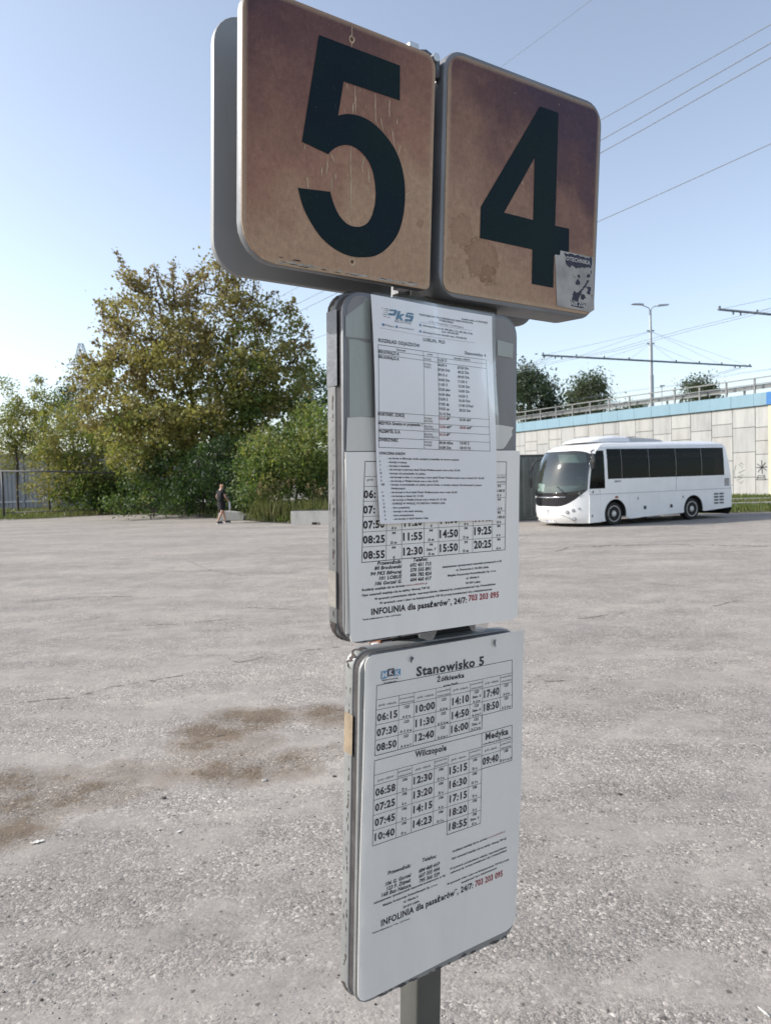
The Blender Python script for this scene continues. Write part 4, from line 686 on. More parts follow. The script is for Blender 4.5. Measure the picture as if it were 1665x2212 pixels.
# post axis: centre between the front and the back signs
pc = lo + lu*.1745 + ln_*(-.075)
k = (pc.z+.0)/POST_V.z; foot = pc - POST_V*k
sign = thing('bus_stop_sign', foot, 'bus stand sign post with number plates 5 and 4 above two grey framed boards', 'bus stop sign')
topz = 2.20
PF = (pc, POST_U, POST_V, POST_N)
L0 = -k - .05; L1 = (topz-pc.z)/POST_V.z
mb = MB(); prof = rrect(.05, .05, .005, 3, -.025, -.025)
for (a_, b_) in ((L0, L1),):
    n = len(prof)
    vsl = [pc+POST_U*p[0]+POST_N*p[1]+POST_V*a_ for p in prof]+[pc+POST_U*p[0]+POST_N*p[1]+POST_V*b_ for p in prof]
    mb.add(vsl, [(i, (i+1) % n, (i+1) % n+n, i+n) for i in range(n)]+[tuple(range(n))[::-1], tuple(range(n, 2*n))])
mb.build('pole', galv, sign, smooth=True, auto=40)
mb = MB(); mb.prism(rrect(.16, .16, .01, 3, -.08, -.08), (foot+Vector((0, 0, .006)), Vector((1, 0, 0)), Vector((0, 1, 0)), Vector((0, 0, 1))), 0, .012)
mb.build('base_plate', galv, sign)

# number plate faces: sun-bleached brown film
def plate_mat(name, w_, h_, seed, stain_pts):
    m, nt, b, out = newmat(name)
    at = N(nt, 'ShaderNodeAttribute', _attribute_name='uvp'); U_ = N(nt, 'ShaderNodeSeparateXYZ'); nt.links.new(at.outputs['Vector'], U_.inputs[0])
    u, v = U_.outputs[0], U_.outputs[1]
    n1 = N(nt, 'ShaderNodeTexNoise', Scale=5.0, Detail=4.0); nt.links.new(at.outputs['Vector'], n1.inputs['Vector'])
    n2 = N(nt, 'ShaderNodeTexNoise', Scale=420.0, Detail=2.0, Roughness=.9); nt.links.new(at.outputs['Vector'], n2.inputs['Vector'])
    n3 = N(nt, 'ShaderNodeTexNoise', Scale=34.0, Detail=6.0, Roughness=.7); nt.links.new(at.outputs['Vector'], n3.inputs['Vector'])
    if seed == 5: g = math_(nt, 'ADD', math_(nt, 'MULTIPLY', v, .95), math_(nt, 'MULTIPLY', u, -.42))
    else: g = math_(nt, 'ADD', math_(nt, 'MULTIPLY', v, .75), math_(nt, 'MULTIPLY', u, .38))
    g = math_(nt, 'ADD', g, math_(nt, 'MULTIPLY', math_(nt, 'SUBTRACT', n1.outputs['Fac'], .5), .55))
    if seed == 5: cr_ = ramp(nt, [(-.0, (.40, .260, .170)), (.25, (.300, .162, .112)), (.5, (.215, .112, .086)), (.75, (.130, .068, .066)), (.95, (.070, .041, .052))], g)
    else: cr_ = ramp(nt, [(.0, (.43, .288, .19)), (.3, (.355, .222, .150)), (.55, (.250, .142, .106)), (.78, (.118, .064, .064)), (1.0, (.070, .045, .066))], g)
    c = mix(nt, 1.0, cr_.outputs[0], ramp(nt, [(.25, .55), (.5, 1.0), (.75, 1.5)], n2.outputs['Fac']).outputs[0], 'MULTIPLY')
    c = mix(nt, 1.0, c, ramp(nt, [(.3, .85), (.7, 1.14)], n3.outputs['Fac']).outputs[0], 'MULTIPLY')
    # pale bleached line a few mm inside the rim
    du = math_(nt, 'MULTIPLY', math_(nt, 'SUBTRACT', .5, math_(nt, 'ABSOLUTE', math_(nt, 'SUBTRACT', u, .5))), w_)
    dv = math_(nt, 'MULTIPLY', math_(nt, 'SUBTRACT', .5, math_(nt, 'ABSOLUTE', math_(nt, 'SUBTRACT', v, .5))), h_)
    dd = math_(nt, 'SMOOTH_MIN', du, dv, .02)
    dd = math_(nt, 'ADD', dd, math_(nt, 'MULTIPLY', math_(nt, 'SUBTRACT', n3.outputs['Fac'], .5), .003))
    rim = ramp(nt, [(.0, .9), (.003, .8), (.006, .0)], dd); 
    c = mix(nt, math_(nt, 'MULTIPLY', rim.outputs[0], .75), c, (.46, .35, .24))
    # fine vertical fading streaks and pale flecks
    mp_ = N(nt, 'ShaderNodeMapping'); mp_.inputs['Scale'].default_value = (70, 34, 1); nt.links.new(at.outputs['Vector'], mp_.inputs['Vector'])
    n4 = N(nt, 'ShaderNodeTexNoise', Scale=1.0, Detail=6.0, Roughness=.75); nt.links.new(mp_.outputs[0], n4.inputs['Vector'])
    c = mix(nt, 1.0, c, ramp(nt, [(.32, .86), (.68, 1.12)], n4.outputs['Fac']).outputs[0], 'MULTIPLY')
    mp2 = N(nt, 'ShaderNodeMapping'); mp2.inputs['Scale'].default_value = (150, 55, 1); nt.links.new(at.outputs['Vector'], mp2.inputs['Vector'])
    n5 = N(nt, 'ShaderNodeTexNoise', Scale=1.0, Detail=2.0); nt.links.new(mp2.outputs[0], n5.inputs['Vector'])
    c = mix(nt, math_(nt, 'MULTIPLY', ramp(nt, [(.70, 0.0), (.76, 1.0)], n5.outputs['Fac']).outputs[0], .45), c, (.42, .33, .25))
    # dried water blots
    for (su, sv, rr, dk) in stain_pts:
        vm = N(nt, 'ShaderNodeVectorMath', _operation='DISTANCE'); nt.links.new(at.outputs['Vector'], vm.inputs[0]); vm.inputs[1].default_value = (su, sv, 0)
        dist_ = math_(nt, 'ADD', vm.outputs['Value'], math_(nt, 'MULTIPLY', math_(nt, 'SUBTRACT', n3.outputs['Fac'], .5), rr*1.6))
        f = ramp(nt, [(0.0, .35), (rr*.75, .5), (rr*.93, 1.0), (rr, .0)], dist_)
        c = mix(nt, math_(nt, 'MULTIPLY', f.outputs[0], dk), c, mix(nt, 1.0, c, (.52, .42, .36), 'MULTIPLY'))
    nt.links.new(c, b.inputs['Base Color']); b.inputs['Roughness'].default_value = .55; b.inputs['Specular IOR Level'].default_value = .15
    bn = N(nt, 'ShaderNodeBump', Strength=.2, Distance=.0003); nt.links.new(n2.outputs['Fac'], bn.inputs['Height']); nt.links.new(bn.outputs[0], b.inputs['Normal'])
    return m
def flat(poly, frame, d, holes=()):
    """triangulated flat polygon in a board frame"""
    o, U, V, Nn = frame
    bm = bmesh.new(); edges = []
    for pl in (poly,)+tuple(holes):
        vv = [bm.verts.new(o+U*p[0]+V*p[1]+Nn*d) for p in pl]
        edges += [bm.edges.new((vv[i], vv[(i+1) % len(vv)])) for i in range(len(vv))]
    bmesh.ops.triangle_fill(bm, use_beauty=True, use_dissolve=False, edges=edges)
    bm.verts.index_update(); vs_ = [v.co.copy() for v in bm.verts]; fs_ = [[v.index for v in f.verts] for f in bm.faces]; bm.free()
    return vs_, fs_
def plate(nm, mat_, panel_r, case_grow, case_d, seed, case_r, label):
    F_, w_, h_ = fr(nm)
    g = case_grow
    mb = MB(); mb.prism(rrect(w_+2*g, h_+2*g, case_r, 6, -g, -g), F_, -case_d, -.002, bev=.004)
    case = mb.build('number_plate', case_grey, sign, smooth=True, auto=35, label=label)
    mb = MB(); mb.prism(rrect(w_, h_, panel_r, 4), F_, -.0015, .0, bev=.0012)
    pn = mb.build('plate_face', mat_, case)
    inv = wm(case).inverted(); at = pn.data.attributes.new('uvp', 'FLOAT_VECTOR', 'POINT'); o_, U, V, Nn = F_
    vals = []
    for v in pn.data.vertices:
        p = wm(sign) @ v.co - o_; vals += [p.dot(U)/w_, p.dot(V)/h_, 0]
    at.data.foreach_set('vector', vals)
    return case, F_, w_, h_
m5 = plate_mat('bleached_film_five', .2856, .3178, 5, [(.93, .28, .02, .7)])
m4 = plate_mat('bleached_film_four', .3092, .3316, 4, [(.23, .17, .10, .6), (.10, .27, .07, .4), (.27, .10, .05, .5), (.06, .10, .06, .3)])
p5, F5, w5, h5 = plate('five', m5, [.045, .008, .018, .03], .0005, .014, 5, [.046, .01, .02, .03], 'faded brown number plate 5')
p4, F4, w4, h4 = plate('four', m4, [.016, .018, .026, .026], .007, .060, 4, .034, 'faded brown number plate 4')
def digit_mat():
    m, nt, b, out = newmat('digit_ink')
    tc = N(nt, 'ShaderNodeTexCoord'); n = N(nt, 'ShaderNodeTexNoise', Scale=9.0, Detail=5.0); nt.links.new(tc.outputs['Object'], n.inputs['Vector'])
    n2 = N(nt, 'ShaderNodeTexNoise', Scale=330.0, Detail=2.0); nt.links.new(tc.outputs['Object'], n2.inputs['Vector'])
    c = ramp(nt, [(.3, (.0042, .0115, .021)), (.7, (.0060, .0180, .019))], n.outputs['Fac']).outputs[0]
    sp = ramp(nt, [(.62, 0.0), (.80, 1.0)], n2.outputs['Fac']).outputs[0]
    c = mix(nt, math_(nt, 'MULTIPLY', sp, .35), c, (.06, .065, .07)); nt.links.new(c, b.inputs['Base Color'])
    b.inputs['Roughness'].default_value = .6; b.inputs['Specular IOR Level'].default_value = .12
    return m
DM = digit_mat()
def smooth_poly(pts, sharp):
    return pts
def catmull(P, n=4):
    out = []
    for i in range(len(P)-1):
        p0 = P[max(i-1, 0)]; p1 = P[i]; p2 = P[i+1]; p3 = P[min(i+2, len(P)-1)]
        for k in range(n):
            t = k/n; out.append(tuple(.5*(2*b+(c-a)*t+(2*a-5*b+4*c-d)*t*t+(3*b-a-3*c+d)*t**3) for a, b, c, d in zip(p0, p1, p2, p3)))
    return out+[P[-1]]
DIGIT5 = DIGIT5[:4]+catmull(DIGIT5[4:25])+catmull(DIGIT5[25:43])+DIGIT5[43:]
v_, f_ = flat(DIGIT5, F5, .0006); MB().add(v_, f_).build('digit', DM, p5, label='dark blue digit 5')
v_, f_ = flat(DIGIT4, F4, .0006, (HOLE4,)); MB().add(v_, f_).build('digit', DM, p4, label='dark blue digit 4')
# hairline cracks in the film
crk = simple('crack_exposed_backing', (.52, .40, .27), .7, var=.2, scale=60)
def strip(mb, F_, pts, wd, d, rgn):
    o_, U, V, Nn = F_; q = []
    for a_, b_ in zip(pts, pts[1:]):
        n = max(1, int(math.hypot(b_[0]-a_[0], b_[1]-a_[1])/.003))
        q += [(a_[0]+(b_[0]-a_[0])*j/n+rgn.gauss(0, .00022), a_[1]+(b_[1]-a_[1])*j/n) for j in range(n)]
    q.append(pts[-1]); vs_ = []
    for j, p in enumerate(q):
        t = j/(len(q)-1); w_ = wd*(.35+.65*math.sin(math.pi*min(1, max(0, t*.9+.05))))*rgn.uniform(.6, 1.2)
        vs_ += [o_+U*(p[0]-w_/2)+V*p[1]+Nn*d, o_+U*(p[0]+w_/2)+V*p[1]+Nn*d]
    mb.add(vs_, [(2*j, 2*j+1, 2*j+3, 2*j+2) for j in range(len(q)-1)])
for F_, L, par in ((F5, CRACKS5, p5), (F4, CRACKS4, p4)):
    mb = MB()
    for l in L: strip(mb, F_, l, .0016, .0003, rg)
    mb.build('film_cracks', crk, par, kind='stuff')
# screws and chipped lower edge on plate 5
for (u, v) in SCREWS5:
    mb = MB(); mb.prism([(u+.0055*math.cos(a*.785)*random.uniform(.7, 1.2), v+.0055*math.sin(a*.785)*random.uniform(.7, 1.2)) for a in range(8)], F5, 0, .0003); mb.build('screw_mark', crk, p5)
    mb = MB(); mb.prism([(u+.0024*math.cos(a*.785), v+.0024*math.sin(a*.785)) for a in range(8)], F5, 0, .0016, bev=.0006); mb.build('screw', rust, p5)
chip = simple('chipped_paint', (.06, .045, .04), .9, var=.3, scale=60); bare = simple('bare_rim', (.42, .40, .36), .6, var=.3, scale=80)
def edge_chips(F_, u0, u1, v0, par, n, hmax, mt, d=.0004, nm='edge_chips'):
    mb = MB(); o_, U, V, Nn = F_
    for i in range(n):
        u = u0+(u1-u0)*random.random(); w_ = random.uniform(.002, .016); h_ = random.uniform(.0008, hmax); v = v0+random.uniform(0, .0025)
        pts = [(u+w_*random.uniform(.0, .25), v), (u+w_*.5, v-h_*.15), (u+w_, v+h_*.2), (u+w_*.8, v+h_*random.uniform(.6, 1)), (u+w_*.4, v+h_*random.uniform(.5, 1)), (u, v+h_*.5)]
        mb.add([o_+U*p[0]+V*p[1]+Nn*(d+i*1e-6) for p in pts], [tuple(range(6))])
    mb.build(nm, mt, par, kind='stuff')
edge_chips(F5, .045, .26, .0018, p5, 46, .0022, bare); edge_chips(F5, .05, .25, .0016, p5, 14, .001, chip, .00055)
edge_chips(F5, .045, .075, .0065, p5, 3, .002, chip, .0006); edge_chips(F5, .2, .27, .004, p5, 2, .001, chip, .0006)

# sticker on plate 4
stk = simple('torn_sticker_paper', (.40, .385, .36), .7, var=.22, scale=26, stain=((.24, .19, .15), .60))
ink = simple('sticker_ink', (.018, .018, .045), .6, var=.5, scale=60, stain=((.25, .24, .24), .68))
wht = simple('sticker_letters', (.50, .49, .47), .7, var=.1)
v_, f_ = flat(STICKER, F4, .0009); stick = MB().add(v_, f_).build('sticker', stk, p4, label='torn grey sticker with dark print')
for pl in STICKER_INK:
    rag = []
    for a_, b_ in zip(pl, pl[1:]+pl[:1]):
        for j in range(4):
            t = j/4; rag.append((a_[0]+(b_[0]-a_[0])*t+rg.gauss(0, .0006), a_[1]+(b_[1]-a_[1])*t+rg.gauss(0, .0006)))
    v_, f_ = flat(rag, F4, .0012); MB().add(v_, f_).build('sticker_print', ink, p4)
# ---- lettering -----------------------------------------------------
inkK = simple('print_black', (.022, .018, .022), .7, var=.1); inkR = simple('print_red', (.34, .04, .05), .7, var=.1); inkG = simple('print_grey', (.16, .17, .18), .7, var=.1)
teal = simple('logo_teal', (.012, .14, .24), .6, var=.1); blu = simple('logo_light_blue', (.13, .32, .50), .6, var=.08); blk = simple('logo_dark', (.03, .01, .02), .6, var=.1)
INK = {'k': inkK, 'r': inkR, 'g': inkG, 'w': wht}
_tmp = {}
def want(s, st):
    key = (s, 'b' in st, 'i' in st)
    if key in _tmp: return key
    cu = bpy.data.curves.new('t', 'FONT'); cu.body = s; cu.size = 1.0; cu.resolution_u = 2; cu.fill_mode = 'FRONT'
    if 'b' in st: cu.offset = .034
    if 'i' in st: cu.shear = .22
    cu.space_character = 1.09 if 'b' in st else 1.0
    o = bpy.data.objects.new('t', cu); C.objects.link(o); _tmp[key] = o; return key
for k_ in TEXTS:
    for e in TEXTS[k_]: want(e[0], e[6])
for e in STICKER_TEXT: want(e[0], 'b')
for e in MKKT: want(e[0], 'b')
for s_ in ('H', 'LU 83738', 'MEDYS'): want(s_, 'b'); want(s_, ''); want(s_, 'bi')
bpy.context.view_layer.update(); dg = bpy.context.evaluated_depsgraph_get()
GL = {}
for key, o in _tmp.items():
    me_ = o.evaluated_get(dg).to_mesh(); 
    vv = [tuple(v.co) for v in me_.vertices]; ff = [tuple(p.vertices) for p in me_.polygons]
    o.evaluated_get(dg).to_mesh_clear(); GL[key] = (vv, ff)
for o in _tmp.values():
    cu = o.data; bpy.data.objects.remove(o); bpy.data.curves.remove(cu)
CAPH = max(v[1] for v in GL[('H', False, False)][0]); CAPB = max(v[1] for v in GL[('H', True, False)][0])
def put(mb, F_, e, off, bend=None):
    s, u0, v0, u1, v1, cap, st = e[:7]
    vv, ff = GL[(s, 'b' in st, 'i' in st)]
    if not vv: return
    o_, U, V, Nn = F_
    x0 = min(v[0] for v in vv); x1 = max(v[0] for v in vv); L = math.hypot(u1-u0, v1-v0); kx = L/(x1-x0); ky = cap/(CAPB if 'b' in st else CAPH)
    du, dv = (u1-u0)/L, (v1-v0)/L
    q = []
    for v in vv:
        a_ = (v[0]-x0)*kx; b_ = v[1]*ky; u = u0+du*a_-dv*b_*.35; w_ = v0+dv*a_+b_
        q.append(o_+U*u+V*w_+Nn*(off+(bend(u, w_) if bend else 0)))
    mb.add(q, ff)
def put_line(mb, F_, e, off, bend=None):
    u0, v0, u1, v1, w_ = e; o_, U, V, Nn = F_; L = math.hypot(u1-u0, v1-v0); du, dv = (u1-u0)/L, (v1-v0)/L; h_ = w_*.0005*1.05
    n = max(1, int(L/.03)); q = []
    for j in range(n+1):
        u = u0+(u1-u0)*j/n; v = v0+(v1-v0)*j/n
        for s in (-1, 1):
            a_, b_ = u-dv*h_*s, v+du*h_*s; q.append(o_+U*a_+V*b_+Nn*(off+(bend(a_, b_) if bend else 0)))
    mb.add(q, [(2*j, 2*j+2, 2*j+3, 2*j+1) for j in range(n)])
mb = MB()
for e in STICKER_TEXT: put(mb, F4, (e[0], e[1], e[2], e[3], e[4], e[5], 'b'), .0015)
mb.build('sticker_lettering', wht, p4)

# ---- back pair of number plates (seen from behind) -------------------
BD = -.10
for nm, u0, w_, h_, lab in (('five', .003, .285, .3315, 'plain grey back of the far left plate'), ('four', -.012, .285, .333, 'plain grey back of the far right plate')):
    F_, _, _ = fr(nm)
    mb = MB(); mb.prism(rrect(w_, h_, [.042, .006, .006, .042] if nm == 'five' else [.006, .042, .042, .006], 7, u0, .002 if nm == 'five' else -.012), F_, BD-(.010 if nm == 'five' else .045), BD, bev=.002)
    mb.build('number_plate_back', back_grey, sign, smooth=True, auto=35, label=lab)
# ---- brackets --------------------------------------------------------
def pf(u, v, d): return pc+POST_U*u+POST_N*d+POST_V*v
def vof(z): return (z-pc.z)/POST_V.z
for z in (2.03, 2.22):
    v = vof(z); mb = MB()
    mb.obox(pf(-.17, v-.012, .027), POST_U*.34, POST_V*.024, POST_N*.012)
    mb.obox(pf(-.17, v-.012, -.03), POST_U*.34, POST_V*.024, POST_N*-.0)if False else None
    mb.build('crossbar', galv, sign)
mb = MB(); o_, U, V, Nn = F5; mb.obox(o_+U*.262+V*.006+Nn*-.058, U*.020, V*.306, Nn*.044); mb.build('added_sun_block', case_grey, sign)  # hidden strip added to keep sun off the neighbouring plate's case side
# top clamp with bolt heads, showing above the gap between plates 5 and 4
o_, U, V, Nn = F5
mb = MB(); mb.tube([o_+U*.262+V*.324+Nn*(-.032), o_+U*.283+V*.326+Nn*(-.024), o_+U*.296+V*.3165+Nn*(-.018), o_+U*.2985+V*.297+Nn*(-.018)], [.0075, .0085, .0095, .008], 8)
mb.build('top_clamp', simple('clamp_steel', (.10, .125, .15), .45, metal=.3, var=.2, scale=30, bump=.0004), sign, smooth=True)
mb = MB(); mb.prism([(.2885+.0062*math.cos(a*1.047), .3175+.0062*math.sin(a*1.047)) for a in range(6)], F5, -.012, -.002, bev=.001); mb.build('clamp_bolt', zinc, sign)
mb = MB(); mb.prism(rrect(.016, .010, .002, 2, .249, .3215), F5, -.04, -.012, bev=.001); mb.build('clamp_tab', zinc, sign)
# dark hardware between the middle board and the number plates
mb = MB(); mb.obox(pf(-.09, vof(1.935), .027), POST_U*.19, POST_V*.03, POST_N*.012); mb.build('mounting_rail', galv, sign)

# ---- timetable boards -------------------------------------------------
def panel_mat(name, col, rough, dirt, scale=9):
    m, nt, b, out = newmat(name)
    tc = N(nt, 'ShaderNodeTexCoord'); mp = N(nt, 'ShaderNodeMapping'); mp.inputs['Scale'].default_value = (1, 1, .25); nt.links.new(tc.outputs['Object'], mp.inputs['Vector'])
    n = N(nt, 'ShaderNodeTexNoise', Scale=float(scale), Detail=8.0, Roughness=.7); nt.links.new(mp.outputs[0], n.inputs['Vector'])
    n2 = N(nt, 'ShaderNodeTexNoise', Scale=120.0, Detail=4.0, Roughness=.8); nt.links.new(tc.outputs['Object'], n2.inputs['Vector'])
    c = ramp(nt, [(.28, tuple(q*(1-dirt) for q in col)), (.5, col), (.75, tuple(min(1, q*(1+dirt*.4)) for q in col))], n.outputs['Fac']).outputs[0]
    sp = ramp(nt, [(.70, 0.0), (.76, 1.0)], n2.outputs['Fac']).outputs[0]; c = mix(nt, math_(nt, 'MULTIPLY', sp, dirt), c, tuple(q*.45 for q in col))
    nt.links.new(c, b.inputs['Base Color']); b.inputs['Roughness'].default_value = rough
    bn = N(nt, 'ShaderNodeBump', Strength=.35, Distance=.001); nt.links.new(n.outputs['Fac'], bn.inputs['Height']); nt.links.new(bn.outputs[0], b.inputs['Normal'])
    return m
infill = panel_mat('grimy_board_face', (.21, .205, .20), .5, .25)
tapem = panel_mat('old_tape_film', (.31, .33, .30), .3, .18, 16)
paper_w = panel_mat('paper_white', (.80, .772, .725), .42, .09, 5); paper_a4 = panel_mat('paper_fresh', (.80, .785, .785), .5, .03, 5); paper_old = panel_mat('paper_old', (.60, .58, .53), .45, .12, 8)
def clear(name, tint=(1, 1, 1), gl=.12, rough=.12, opac=.1, col=(.6, .6, .6)):
    m = bpy.data.materials.new(name); m.use_nodes = True; nt = m.node_tree; nt.nodes.clear(); out = nt.nodes.new('ShaderNodeOutputMaterial')
    tr = N(nt, 'ShaderNodeBsdfTransparent'); tr.inputs[0].default_value = (*tint, 1); g = N(nt, 'ShaderNodeBsdfGlossy', Roughness=rough); d = N(nt, 'ShaderNodeBsdfDiffuse'); d.inputs[0].default_value = (*col, 1)
    a_ = N(nt, 'ShaderNodeMixShader'); a_.inputs[0].default_value = opac; nt.links.new(tr.outputs[0], a_.inputs[1]); nt.links.new(d.outputs[0], a_.inputs[2])
    f = N(nt, 'ShaderNodeFresnel', IOR=1.45); k_ = math_(nt, 'MULTIPLY', f.outputs[0], gl*8)
    b_ = N(nt, 'ShaderNodeMixShader'); nt.links.new(k_, b_.inputs[0]); nt.links.new(a_.outputs[0], b_.inputs[1]); nt.links.new(g.outputs[0], b_.inputs[2])
    nt.links.new(b_.outputs[0], out.inputs[0]); return m
film = clear('clear_sleeve', gl=.03, rough=.2, opac=.05, col=(.6, .61, .62))
tape_clear = clear('crumpled_clear_tape', gl=.1, rough=.15, opac=.45, col=(.38, .35, .32))
mid_case = simple('worn_grey_case', (.16, .162, .160), .6, var=.25, scale=18, bump=.0008, stain=((.07, .065, .06), .60))
def board(nm, lab, rad):
    F_, w_, h_ = fr(nm); g = .0; ext_ = .010 if nm == 'low' else .006
    mb = MB(); mb.prism(rrect(w_+.004, h_+.002+ext_, rad, 6, -.002, -ext_), F_, -.037, -.018, bev=.004)
    case = mb.build('board_case', alu if nm == 'low' else mid_case, sign, smooth=True, auto=35, label=lab)
    mb = MB(); mb.prism(rrect(w_-.001, h_+ext_-.004, rad, 6, .0005, -ext_+.003), F_, -.019, -.005); mb.build('case_gap', dark_gap, case)
    mb = MB(); mb.prism(rrect(w_, h_+ext_-.002, rad, 6, 0, -ext_+.001), F_, -.006, -.001, bev=.002); mb.build('board_frame', case_grey if nm == 'mid' else alu, case, smooth=True, auto=35)
    mb = MB(); mb.prism(rrect(w_-.012, h_-.012, rad*.8, 5, .006, .006), F_, -.0012, -.0002); mb.build('board_panel', infill, case)
    return case, F_, w_, h_
bm_, FM, wM, hM = board('mid', 'upper framed board with taped timetables', .030)
bl_, FL, wL, hL = board('low', 'lower framed board', .026)
# peeling coating: dark flakes along the left sides
for F_, par, h_ in ((FM, bm_, hM), (FL, bl_, hL)):
    mb = MB(); o_, U, V, Nn = F_
    for i in range(60):
        v = random.uniform(.03, h_-.05); L = random.uniform(.001, .012); d0 = -.022-random.uniform(0, .003)*(1 if random.random() < .8 else 4); wd = random.uniform(.0006, .003)
        p = o_+U*(-.00225)+V*v
        mb.add([p+Nn*d0, p+Nn*(d0-wd)+V*L*.3, p+Nn*(d0-wd*.7)+V*L, p+Nn*(d0+wd*.3)+V*L*.8], [(0, 1, 2, 3)])
    mb.build('coating_flakes', chip, par, kind='stuff')
edge_chips(FL, .02, .30, -.0085, bl_, 26, .006, dark_gap, -.0004, 'frame_grime'); edge_chips(FM, .02, .30, -.0045, bm_, 18, .004, dark_gap, -.0004, 'frame_grime')
# coating worn off round the corners of both cases
for F_, par, h_, cs_, rad in ((FM, bm_, hM, ((0, 1), (-.006, 0)), .030), (FL, bl_, hL, ((0, 1), (-.010, 0)), .026)):
    o_, U, V, Nn = F_
    for (v0_, top_) in ((h_+.002, True), (cs_[1][0], False)):
        mb = MB(); cu2 = -.002+rad; cv2 = v0_-rad if top_ else v0_+rad; pts = []
        for k in range(19):
            a_ = math.radians((90+k*5) if top_ else (180+k*5)); r_ = rad+.0006
            b_ = o_+U*(cu2+r_*math.cos(a_))+V*(cv2+r_*math.sin(a_)); d0 = -.0375+random.uniform(0, .009); d1 = -.0185-random.uniform(0, .008)
            if (k//3) % 3 == 2: d1 = d0+.004
            pts += [b_+Nn*d0, b_+Nn*d1]
        mb.add(pts, [(2*i, 2*i+2, 2*i+3, 2*i+1) for i in range(18)]); mb.build('worn_corner', chip, par)
# film and tape residue on the upper board
for i, pl in enumerate(MIDTAPE):
    v_, f_ = flat(pl, FM, .0001+.0002*i); MB().add(v_, f_).build('tape_residue', tapem, bm_)
# brown tape round the lower case and tape over the corner of the upper case
mb = MB(); o_, U, V, Nn = FL
mb.obox(o_+U*(-.0026)+V*.355+Nn*(-.037), Nn*.022, V*.058, U*(.0004)); mb.build('brown_tape', simple('brown_tape_film', (.30, .235, .16), .4, var=.2, scale=40), bl_)
o_, U, V, Nn = FM
mb = MB(); mb.obox(o_+U*(-.0028)+V*.345+Nn*(-.038), Nn*.026, V*.10, U*.0006); mb.build('grey_tape', simple('grey_tape_film', (.13, .135, .15), .35, var=.3, scale=30, bump=.001), bm_)
mb = MB(); mb.obox(o_+U*(-.0028)+V*.045+Nn*(-.038), Nn*.02, V*.05, U*.0005); mb.build('masking_tape', simple('torn_tape', (.24, .225, .20), .6, var=.25, scale=60, bump=.001), bm_)
# hardware in the gap between the two boards
mb = MB(); v0 = vof(1.472)
mb.obox(pf(-.075, v0-.05, -.027), POST_U*.028, POST_V*.09, POST_N*.006); mb.obox(pf(-.1, v0-.045, -.002), POST_U*.075, POST_V*.05, POST_N*-.004)
mb.obox(pf(-.1, v0-.045, .02), POST_U*.003, POST_V*.05, POST_N*-.03); mb.build('rusty_bracket', rust, sign)
mb = MB(); mb.tube([pf(-.11, v0-.022, .012), pf(-.02, v0-.022, .02)], .0045, 8); mb.build('threaded_bolt', zinc, sign, smooth=True)
mb = MB(); mb.tube([pf(.02, v0-.004, .018), pf(.12, v0-.03, .0)], .006, 8); mb.build('threaded_bolt', zinc, sign, smooth=True)
mb = MB(); mb.obox(pf(-.085, v0-.07, .0285), POST_U*.16, POST_V*.12, POST_N*.003); mb.build('black_backplate', black, sign)
mb = MB(); mb.obox(pf(-.04, v0-.03, .034), POST_U*.003, POST_V*.05, POST_N*.002); mb.build('wire_tie', wht, sign)
for z in (1.66, 1.1, 1.35):
    mb = MB(); mb.obox(pf(-.032, vof(z), -.032), POST_U*.064, POST_V*.03, POST_N*.064); mb.build('post_clamp', zinc if z > 1.2 else galv, sign)
for pl in CLEARTAPE:
    rag = [(p[0]+rg.gauss(0, .0006), p[1]+rg.gauss(0, .0006)) for p in pl]
    v_, f_ = flat(rag, FM, .0); MB().add(v_, f_).build('hanging_tape', tape_clear, bm_)

